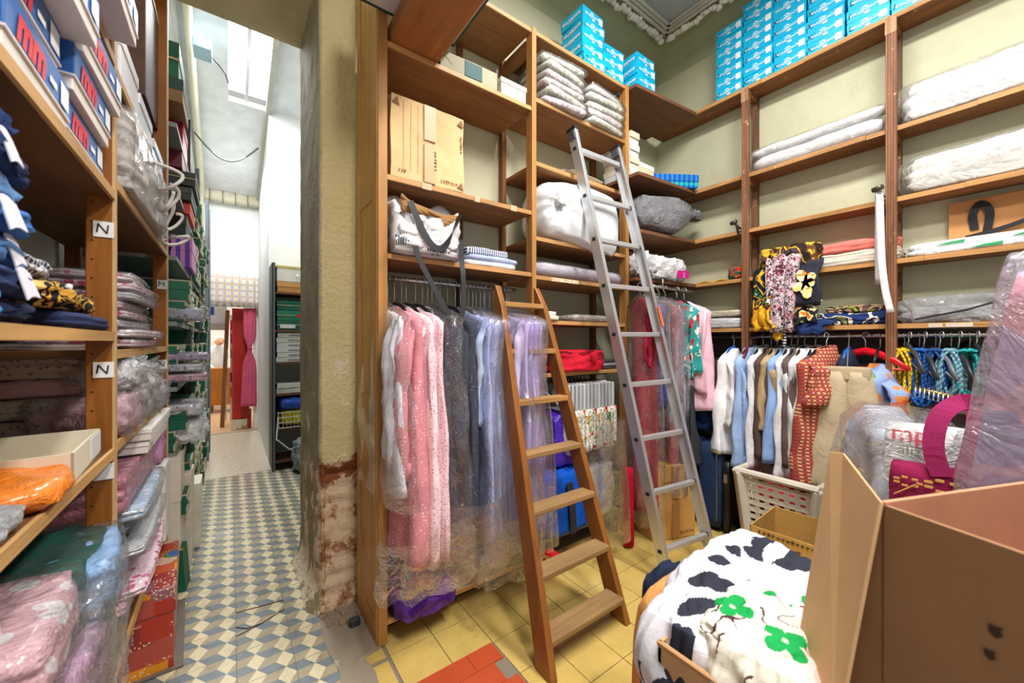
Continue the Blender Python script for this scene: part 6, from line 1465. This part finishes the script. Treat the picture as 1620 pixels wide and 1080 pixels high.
for dy in (0, .28): MB().beam((-.11, 7.6+dy, 0), (-.04, 7.85+dy, 1.86), .055, .03, (1, 0, 0)).ob('rail', wood('#7a4f28', 2), t)
for k in range(6): MB().beam((-.10+.011*k, 7.63+.04*k, .25+.28*k), (-.10+.011*k, 7.89+.04*k, .25+.28*k), .03, .02, (1, 0, 0)).ob('rung', wood('#8a5f34', 1), t)
t = thing('counter', 'yellow fronted shop counter in the far room', 'counter', (-.62, 9.6, 0)); MB().span((-.5, -.1, 0), (.27, .4, .82)).ob('front', plain('#e2c96a', .5), t); MB().span((-.52, -.13, .82), (.29, .42, .86)).ob('top', plain('#d9cdb0', .4), t)
t = thing('desk', 'orange brown wooden desk on short legs in the far room', 'desk', (-.16, 9.2, 0)); MB().span((-.15, 0, .14), (.3, .4, .84)).ob('cabinet', wood('#b8772c', 2), t)
for a, b in ((-.13, .02), (.27, .02), (-.13, .37), (.27, .37)): MB().span((a-.015, b-.015, 0), (a+.015, b+.015, .14)).ob('leg', wood('#6b4420', 2), t)
t = thing('wall_shelf', 'grey and white shelf board over the far doorway with a blue mark', 'shelf', (-.30, 7.9, 1.54)); MB().span((-.35, 0, 0), (.25, .2, .10)).ob('board', plain('#b5aea4', .6), t); MB().span((-.35, .02, .10), (.25, .03, .40)).ob('back', plain('#dfe2e6', .6), t); MB().span((-.02, .012, .24), (.08, .0185, .37)).ob('blue_mark', plain('#2a4fb0'), t)
for a in (-.345, .235): MB().span((a-.01, .03, -1.5), (a+.01, .05, 0)).ob('support', plain('#c9c4ba'), t)
for i, (hx, z) in enumerate((('#d8206a', 1.62), ('#b81f8a', 1.4), ('#8a8a70', 1.15), ('#2c3c7a', .75), ('#9a7a4c', .5))):
    one(MB().box((.015, 7.95+.03*i, z), (.05, .12, .16)), 'hanging_packet', ('pink packet hanging beside the red cupboard, highest of the row', 'magenta packet hanging beside the red cupboard', 'olive packet hanging beside the red cupboard', 'navy packet hanging beside the red cupboard', 'tan packet hanging lowest beside the red cupboard')[i], 'packet', plain(hx), smooth=False)
one(MB().span((-.01, 8.12, 0), (.05, 8.16, 1.8)), 'peg_board', 'narrow upright board carrying the packets beside the red cupboard', 'board', plain('#cfc8b8'), smooth=False)
# the person at the far counter
def person():
    t = thing('person', 'white haired person in a white shirt leaning over the far counter', 'person', (-.27, 10.35, 0), .35); t.scale = (.9, .9, .87)
    me = bpy.data.meshes.new('body'); V = [(0, 0, .92), (0, -.02, 1.12), (0, -.10, 1.36), (0, -.15, 1.44), (0, -.19, 1.50), (.19, -.10, 1.34), (.25, -.16, 1.10), (.18, -.38, .93), (.15, -.47, .90), (-.19, -.10, 1.34), (-.25, -.16, 1.10), (-.18, -.38, .93), (-.15, -.47, .90), (.10, .0, .86), (.11, .0, .48), (.11, .03, .06), (.11, -.1, .03), (-.10, .0, .86), (-.11, .0, .48), (-.11, .03, .06), (-.11, -.1, .03)]
    E = [(0, 1), (1, 2), (2, 3), (3, 4), (2, 5), (5, 6), (6, 7), (7, 8), (2, 9), (9, 10), (10, 11), (11, 12), (0, 13), (13, 14), (14, 15), (15, 16), (0, 17), (17, 18), (18, 19), (19, 20)]
    Rr = [.15, .155, .16, .06, .055, .07, .055, .04, .035, .07, .055, .04, .035, .1, .075, .05, .04, .1, .075, .05, .04]
    me.from_pydata(V, E, []); o = bpy.data.objects.new('body', me); C.objects.link(o); o.parent = t
    o.modifiers.new('skin', 'SKIN')
    for i, sv in enumerate(me.skin_vertices[0].data): sv.radius = (Rr[i], Rr[i]*.8); sv.use_root = i == 0
    s = o.modifiers.new('soft', 'SUBSURF'); s.levels = s.render_levels = 2
    me.materials.append(cloth('#e9ebef', .8))
    h = MB(); h.rbox((0, -.25, 1.56), (.155, .19, .22), .9, 10, lambda p, q: q*(1-.12*max(0, -p.z)))
    h.rbox((0, -.352, 1.545), (.03, .035, .045), .7, 4); hd = h.ob('head', plain('#d9a084', .6), t, smooth=True)
    for s_ in (-1, 1):
        MB().rbox((s_*.035, -.335, 1.575), (.022, .014, .012), .9, 4).ob('eye', plain('#3a2a22'), hd); MB().rbox((s_*.08, -.25, 1.555), (.02, .04, .06), .8, 4).ob('ear', plain('#d09a80'), hd, smooth=True)
    MB().rbox((0, -.335, 1.50), (.05, .014, .01), .8, 4).ob('mouth', plain('#a8605a'), hd)
    MB().rbox((0, -.215, 1.60), (.17, .18, .18), .9, 10).ob('hair', plain('#e6e6e6', .8), t, smooth=True)
    for s_ in (-1, 1):
        hb = MB(); hb.rbox((s_*.14, -.50, .895), (.075, .09, .03), .6, 5)
        for k in range(4): hb.tube([(s_*.14-.028+.019*k, -.54, .9), (s_*.14-.03+.021*k, -.585, .895), (s_*.14-.03+.021*k, -.605-.006*(k in (1, 2)), .88)], [.009, .008, .006], 6)
        hb.tube([(s_*.14-s_*.03, -.49, .9), (s_*.14-s_*.06, -.52, .895), (s_*.14-s_*.065, -.55, .885)], [.011, .009, .007], 6); hb.ob('hand', plain('#d9a084', .6), t, smooth=True)
    MB().rbox((0, 0.0, .60), (.34, .24, .5), .5, 8).ob('trousers', cloth('#4a5266'), t, smooth=True)
person()
# ================================================================ ladders
def wooden_ladder():
    t = thing('wooden_ladder', 'old varnished wooden step ladder leaning on the cabinet', 'ladder', (0, 0, 0))
    L0, L1 = Vector((1.03, 1.157, 0)), Vector((1.154, 1.70, 1.65)); R0, R1 = Vector((1.53, 1.186, 0)), Vector((1.425, 1.70, 1.657))
    wm = wood('#8f5a2a', 2, .35, .8)
    for a, b, sg in ((L0, L1, -1), (R0, R1, 1)):
        e = Vector((0, 1, 0)); th = .034; rings = []
        for i in range(15):
            s = i/14; p = a.lerp(b, s); w = .098*(1-.2*s); end = .5 if s > .92 else 1
            if s > .9: w *= math.sqrt(max(.05, 1-((s-.9)/.1)**2))
            cz = Vector((0, .02, 0))
            rings.append([p+Vector((-th/2, -w/2, 0))+cz, p+Vector((th/2, -w/2, 0))+cz, p+Vector((th/2, w/2, 0))+cz, p+Vector((-th/2, w/2, 0))+cz])
        rings[0] = [Vector((q.x, q.y, 0.001)) for q in rings[0]]
        MB().loft(rings).ob('rail', wm, t, bevel=.004)
    for k, s in enumerate((.08, .215, .36, .50, .643, .793, .943)):
        a, b = L0.lerp(L1, s), R0.lerp(R1, s); m = MB(); d = .105-.055*s; th = .028
        z = (a.z+b.z)/2; x0, x1, y = a.x+.010, b.x-.010, (a.y+b.y)/2+.005
        m.span((x0, y-d/2, z-th), (x1, y+d/2, z)); m.ob('tread', wood('#9d7a50' if k < 4 else '#ab7f48', 0, .75), t, bevel=.006)
    return t
wooden_ladder()
def metal_ladder():
    t = thing('metal_ladder', 'tall aluminium ladder leaning on the cabinet shelves', 'ladder', (0, 0, 0))
    L0, L1 = Vector((1.961, 1.222, 0)), Vector((1.694, 1.70, 2.65)); R0, R1 = Vector((2.342, 1.160, 0)), Vector((2.10, 1.70, 2.656))
    am = plain('#d3d5d9', .38, .5, .06, metal=.75); dk = plain('#1d1d20', .6)
    for a, b in ((L0, L1), (R0, R1)):
        ax = (b-a).normalized(); e = Vector((1, 0, 0)); e = (e-ax*e.dot(ax)).normalized(); g = ax.cross(e)
        def R_(p):   # C-shaped rail section
            o = [(-.012, -.032), (.014, -.032), (.014, -.026), (-.006, -.026), (-.006, .026), (.014, .026), (.014, .032), (-.012, .032)]
            return [p+e*(x if a is L0 else -x)+g*y for x, y in (o if a is L0 else o[::-1])]
        MB().loft([R_(a), R_(b)]).ob('rail', am, t, bevel=.001)
        MB().beam(a-ax*.0+Vector((0, 0, .002)), a+ax*.03, .03, .068, e).ob('foot', dk, t)
        MB().beam(b-ax*.012, b+ax*.008, .032, .07, e).ob('end_cap', dk, t)
        MB().beam(b-ax*.07+g*.0+Vector((0, .0, 0)), b-ax*.02, .05, .05, e).ob('hook_block', plain('#4a4a4e', .5), t)
    for s in (.068, .185, .298, .414, .525, .634, .74, .841, .953):
        a, b = L0.lerp(L1, s), R0.lerp(R1, s)
        MB().beam(a, b, .030, .028, (0, 1, 0)).ob('rung', plain('#d8d9dc', .4, .5, .05, metal=.7), t, bevel=.004)
        c = MB()
        for p, sg in ((a, -1), (b, 1)): c.box((p.x+sg*.0125, p.y, p.z), (.004, .024, .020))
        c.ob('rung_socket', dk, t)
    p = R0.lerp(R1, .53); ax = (R1-R0).normalized()
    MB().beam(p+Vector((0.0, -.033, .04)), p+Vector((-.0, -.033, .04))+ax*.13, .030, .002, (1, 0, 0)).ob('orange_sticker', dots('#d2703a', '#7a3a20', 120, .3), t)
    return t
metal_ladder()
# ================================================================ boxes close to the camera
BH = '#cba074'
fb = thing('open_box', 'open cardboard box of printed fabric with one flap standing up', 'cardboard box', (0, 0, 0))
x0, x1, y0, y1, zr = .725, 1.30, .245, .475, .722
bm_ = board('#c69c70')
for a, b in (((x0, y0, .003), (x0+.007, y1, zr)), ((x1-.007, y0, .003), (x1, y1, zr)), ((x0, y1-.007, .003), (x1, y1, zr)), ((x0, y0, .003), (x1, y0+.007, zr)), ((x0, y0, .003), (x1, y1, .01))):
    MB().span(a, b).ob('wall', bm_, fb)
A, B, Cc, D = at(1312, 714, w=.80), at(1392, 792, w=.60), at(1318, 1180, w=.60), at(1232, 1190, w=.74)
MB().plate([A, at(1334, 716, w=.76), B, Cc, D], .007).ob('flap', board('#d8ae80'), fb, bevel=.0015)
MB().plate([(x0, y0, zr-.012), (x0, y1, zr-.012), (x0-.006, y1, zr+.002), (x0-.006, y0, zr+.002)], .006).ob('rim', board('#b98c5e'), fb)
bb = thing('big_box', 'big brown cardboard box at the camera, open, with a lilac packet inside', 'cardboard box', (0, 0, 0))
lo = thing('carton', 'closed brown carton under the big open box', 'cardboard box', (0, 0, 0))
e1 = Vector((.928, -.374, 0)); e2 = Vector((-.374, -.928, 0)); C0 = Vector((.826, .150, 0))
def wallp(a, b, z0, z1, n, m, nm, par, th=.007):
    MB().hexa([a+Vector((0, 0, z0)), b+Vector((0, 0, z0)), b+n*th+Vector((0, 0, z0)), a+n*th+Vector((0, 0, z0))], [a+Vector((0, 0, z1)), b+Vector((0, 0, z1)), b+n*th+Vector((0, 0, z1)), a+n*th+Vector((0, 0, z1))]).ob(nm, m, par, bevel=.001)
P1 = C0+e2*.46; P2 = C0+e1*.42; P3 = P1+e1*.42
MB().hexa([C0-e2*.10+Vector((0, 0, .622)), P1+Vector((0, 0, .622)), P1+e1*.007+Vector((0, 0, .622)), C0-e2*.10+e1*.007+Vector((0, 0, .622))], [C0+Vector((0, 0, 1.095)), P1+Vector((0, 0, 1.095)), P1+e1*.007+Vector((0, 0, 1.095)), C0+e1*.007+Vector((0, 0, 1.095))]).ob('near_wall', board('#977250'), bb, bevel=.001); wallp(C0, P2, .62, 1.10, e2, board('#c98f70'), 'side_wall', bb); wallp(P2, P3, .62, 1.10, -e1, board('#c98f70'), 'far_wall', bb); wallp(P1, P3, .62, 1.10, -e2, board('#c98f70'), 'end_wall', bb)  # near wall gets a darker board: its shade is put into the colour
MB().hexa([p+Vector((0, 0, .612)) for p in (C0, P1, P3, P2)], [p+Vector((0, 0, .62)) for p in (C0, P1, P3, P2)]).ob('floor_panel', board('#b98a60'), bb)
for dq, zq, sz in ((.125, .985, .012), (.120, .952, .010)):
    q_ = C0+e2*dq-e1*.0012; MB().plate([q_+e2*a_*sz+Vector((0, 0, zq+b_*sz)) for a_, b_ in ((-.5, -.3), (0, -.7), (.5, -.2), (.3, .3), (.6, .7), (-.1, .5), (-.5, .6))], .001).ob('ink_mark', plain('#3a2a1e'), bb)
MB().hexa([p+Vector((0, 0, .003)) for p in (C0+(e1+e2)*.01, P1+(e1-e2)*.01, P3-(e1+e2)*.01, P2+(e2-e1)*.01)], [p+Vector((0, 0, .61)) for p in (C0+(e1+e2)*.01, P1+(e1-e2)*.01, P3-(e1+e2)*.01, P2+(e2-e1)*.01)]).ob('body', board('#b98d5e'), lo)
# lilac packet standing in the big box
t = thing('lilac_packet', 'tall shiny clear packet of lilac and pink cloth standing in the big box', 'cloth packet', (0, 0, 0))
c_ = at(1735, 700, w=.70)
def f(p, q):
    k = nz(p.x*1.5, p.y*1.5, p.z*1.5)+.4*nz(p.x*4, p.y*4, p.z*4); q = q*(1+.07*k)
    q.x *= 1-.38*max(0, p.z); q.y *= 1-.38*max(0, p.z)
    return q
MB().rbox((0, 0, 0), (.24, .26, .94), .55, 14, f).xf(Matrix.Translation((c_.x, c_.y, 1.06)) @ Matrix.Rotation(-.38, 4, 'Z')).ob('cloth', camo(('#cdb8e0', '#b9aadc', '#e2b6d6', '#c9a8d8', '#f0a8c0'), 5, .6, .6), t, smooth=True)
MB().rbox((0, 0, 0), (.265, .29, .98), .5, 14, f).xf(Matrix.Translation((c_.x, c_.y, 1.075)) @ Matrix.Rotation(-.38, 4, 'Z')).ob('film', film('#ffffff', .14, .45, 6), t, smooth=True)
# printed fabrics heaped in and over the fabric box
def heap(name, label, c, d, mats, seed, rz=0, fr=1.6, amp=.16, r=.75, n=20, pick=None):
    def f(p, q):
        k = noise.noise(Vector((p.x*fr+seed, p.y*fr, p.z*fr)))+.45*noise.noise(Vector((p.x*fr*2.6, p.y*fr*2.6+seed, p.z*2)))+.3*abs(noise.noise(Vector((p.x*6, p.y*6, seed))))
        return q*(1+amp*k)
    m = MB().rbox((0, 0, 0), d, r, n, f); m.xf(Matrix.Translation(c) @ Matrix.Rotation(rz, 4, 'Z'))
    if pick:
        for i, fc in enumerate(m.f):
            x = sum(m.v[j][0] for j in fc)/4; y = sum(m.v[j][1] for j in fc)/4; z = sum(m.v[j][2] for j in fc)/4
            m.mi[i] = pick(x, y, z)
    return tag(m.ob(name, mats, smooth=True), label, 'printed fabric')
def leaf(x, y, L):
    """L: (ax, ay, bx, by, width) pointed leaf between two ends, seen from above"""
    ax, ay, bx, by, w = L; dx, dy = bx-ax, by-ay; l = math.hypot(dx, dy); s = ((x-ax)*dx+(y-ay)*dy)/l/l
    if not 0 < s < 1: return False
    n_ = ((x-ax)*dy-(y-ay)*dx)/l
    w *= 1.25
    return abs(n_+.15*w*math.sin(s*6)) < w*math.sin(PI*s**.8)**.8
def two(p, q, w, z=.75):
    a, b = at(*p, z=z), at(*q, z=z); return (a.x, a.y, b.x, b.y, w)
LV = [two((1087, 928), (1168, 948), .022), two((1073, 978), (1135, 964), .02), two((1120, 902), (1158, 916), .022), two((1150, 882), (1172, 907), .014), two((1178, 888), (1224, 920), .022), two((1188, 864), (1216, 890), .010), two((1100, 1015), (1050, 1000), .02), two((1020, 1050), (1050, 1020), .016), two((1010, 1080), (1030, 1040), .02), two((1226, 912), (1275, 855), .06, .76)]
LW = [two((1212, 915), (1246, 850), .016, .76)]
def leafpick(x, y, z):
    if any(leaf(x, y, l) for l in LW): return 0
    if any(leaf(x, y, l) for l in LV): return 1
    if z < .66 and (x*31+y*17+z*9) % 1.0 > .72: return 1
    return 0
heap('leaf_fabric', 'white fabric with big dark grey leaves heaped over the open box', (1.03, .42, .572), (.64, .36, .43), [cloth('#d9d7df', .85), cloth('#2f313f', .85)], 3, .12, 1.6, .10, .75, 120, leafpick)
FLW = [(.872, .392, .036), (.985, .345, .030), (.945, .275, .026), (1.03, .30, .028), (.845, .285, .036), (1.07, .37, .026)]
def flowerpick(x, y, z):
    for i, (fx, fy, r_) in enumerate(FLW):
        dx, dy = x-fx, y-fy; d_ = math.hypot(dx, dy); a = math.atan2(dy, dx)
        if d_ < r_*.16: return 0
        if d_ < r_*(.55+.6*abs(math.cos(2*a+i))): return 1 if i % 3 != 2 else 2
    q = nz(x*22, y*22, 3)
    if abs(q) < .042 and nz(x*7, y*7, 1) > -.25: return 3
    return 2 if nz(x*9, y*9, 7) > .18 else 0
heap('flower_fabric', 'cream fabric with green and pink flowers crumpled in the open box', (.905, .335, .705), (.34, .22, .165), [cloth('#ddd6c6', .85), cloth('#159a4c', .8), cloth('#e2c8c4', .85), cloth('#4a3038', .85)], 8, .1, 2.0, .12, .75, 96, flowerpick)
heap('orange_fabric', 'orange lining showing under the leaf fabric', (1.05, .595, .345), (.36, .14, .69), cloth('#e0a05e'), 4, -.12, 1.6, .05)
heap('navy_fabric', 'dark navy fabric lowest under the orange lining', (1.10, .69, .33), (.18, .08, .655), cloth('#202a42'), 6, -.2, 1.6, .05)
m = MB().sheet(lambda u, v: at(1147+48*u, 868-22*u+24*v+6*math.sin(u*6), w=1.22+.06*v), 8, 5, .003); one(m, 'paper_sheet', 'sheet of pale paper sticking up behind the leaf fabric', 'paper', plain('#dcdce4'))
# ================================================================ light and camera
sc = bpy.context.scene
def lamp(name, loc, size, power, col=(1, .97, .92), rot=(0, 0, 0)):
    L = bpy.data.lights.new(name, 'AREA'); L.shape = 'RECTANGLE'; L.size, L.size_y = size; L.energy = power; L.color = col
    o = bpy.data.objects.new(name, L); C.objects.link(o); o.location = loc; o.rotation_euler = rot
    return o
def fitting(x, y, z, L, power):
    """fluorescent ceiling fitting: white body, bright tube, light below it"""
    f = thing('ceiling_light', 'white fluorescent tube fitting fixed to the shop ceiling', 'ceiling light', (x, y, z), 0, 'fluorescent fittings')
    MB().box((0, 0, .03), (.12, L, .05)).ob('housing', plain('#e8e8e6'), f)
    t = NT('tube_glow'); t.n.remove(t.b); e = t.add('ShaderNodeEmission', ins={'Color': (1, .98, .94, 1), 'Strength': 6.0}); t.l.new(e.outputs[0], t.out.inputs[0])
    MB().tube([(0, -L/2+.03, -.015), (0, L/2-.03, -.015)], .018, 8).ob('tube', t.m, f, smooth=True)
    lamp('lamp', (x, y, z-.06), (.3, L), power)
fitting(1.55, .35, 3.8, 1.3, 88)
fitting(.55, -.6, 3.8, 1.3, 76)
lamp('skylight_lamp', (.15, 4.4, 4.15), (.34, 1.4), 75, (.95, .98, 1))
lamp('far_room_lamp', (-.6, 9.4, 2.85), (1.6, 1.6), 60, (1, .97, .92))
lamp('passage_fill', (0, 5.9, 3.55), (.3, .8), 20, (1, .98, .95))  # added fill light that brightens the passage, no fitting behind it
w = bpy.data.worlds.new('World'); sc.world = w; w.use_nodes = True
w.node_tree.nodes['Background'].inputs[0].default_value = (1.0, .98, .95, 1); w.node_tree.nodes['Background'].inputs[1].default_value = .45
cam = bpy.data.cameras.new('camera'); co = bpy.data.objects.new('camera', cam); C.objects.link(co)
co.location = (0, 0, EYE); co.rotation_euler = (PI/2, 0, -YAW)
cam.sensor_width = 36; cam.lens = FPX/1620*36; cam.clip_start = .02
cam.dof.use_dof = True; cam.dof.focus_distance = 2.5; cam.dof.aperture_fstop = 3.5
sc.camera = co
sc.view_settings.view_transform = 'Standard'; sc.view_settings.look = 'None'; sc.view_settings.gamma = 1; sc.view_settings.exposure = .25
cy = sc.cycles
cy.max_bounces = 7; cy.diffuse_bounces = 4; cy.glossy_bounces = 3; cy.transmission_bounces = 3; cy.transparent_max_bounces = 14
cy.caustics_reflective = False; cy.caustics_refractive = False; cy.sample_clamp_indirect = 4; cy.use_denoising = True
cy.use_adaptive_sampling = True; cy.adaptive_threshold = .02
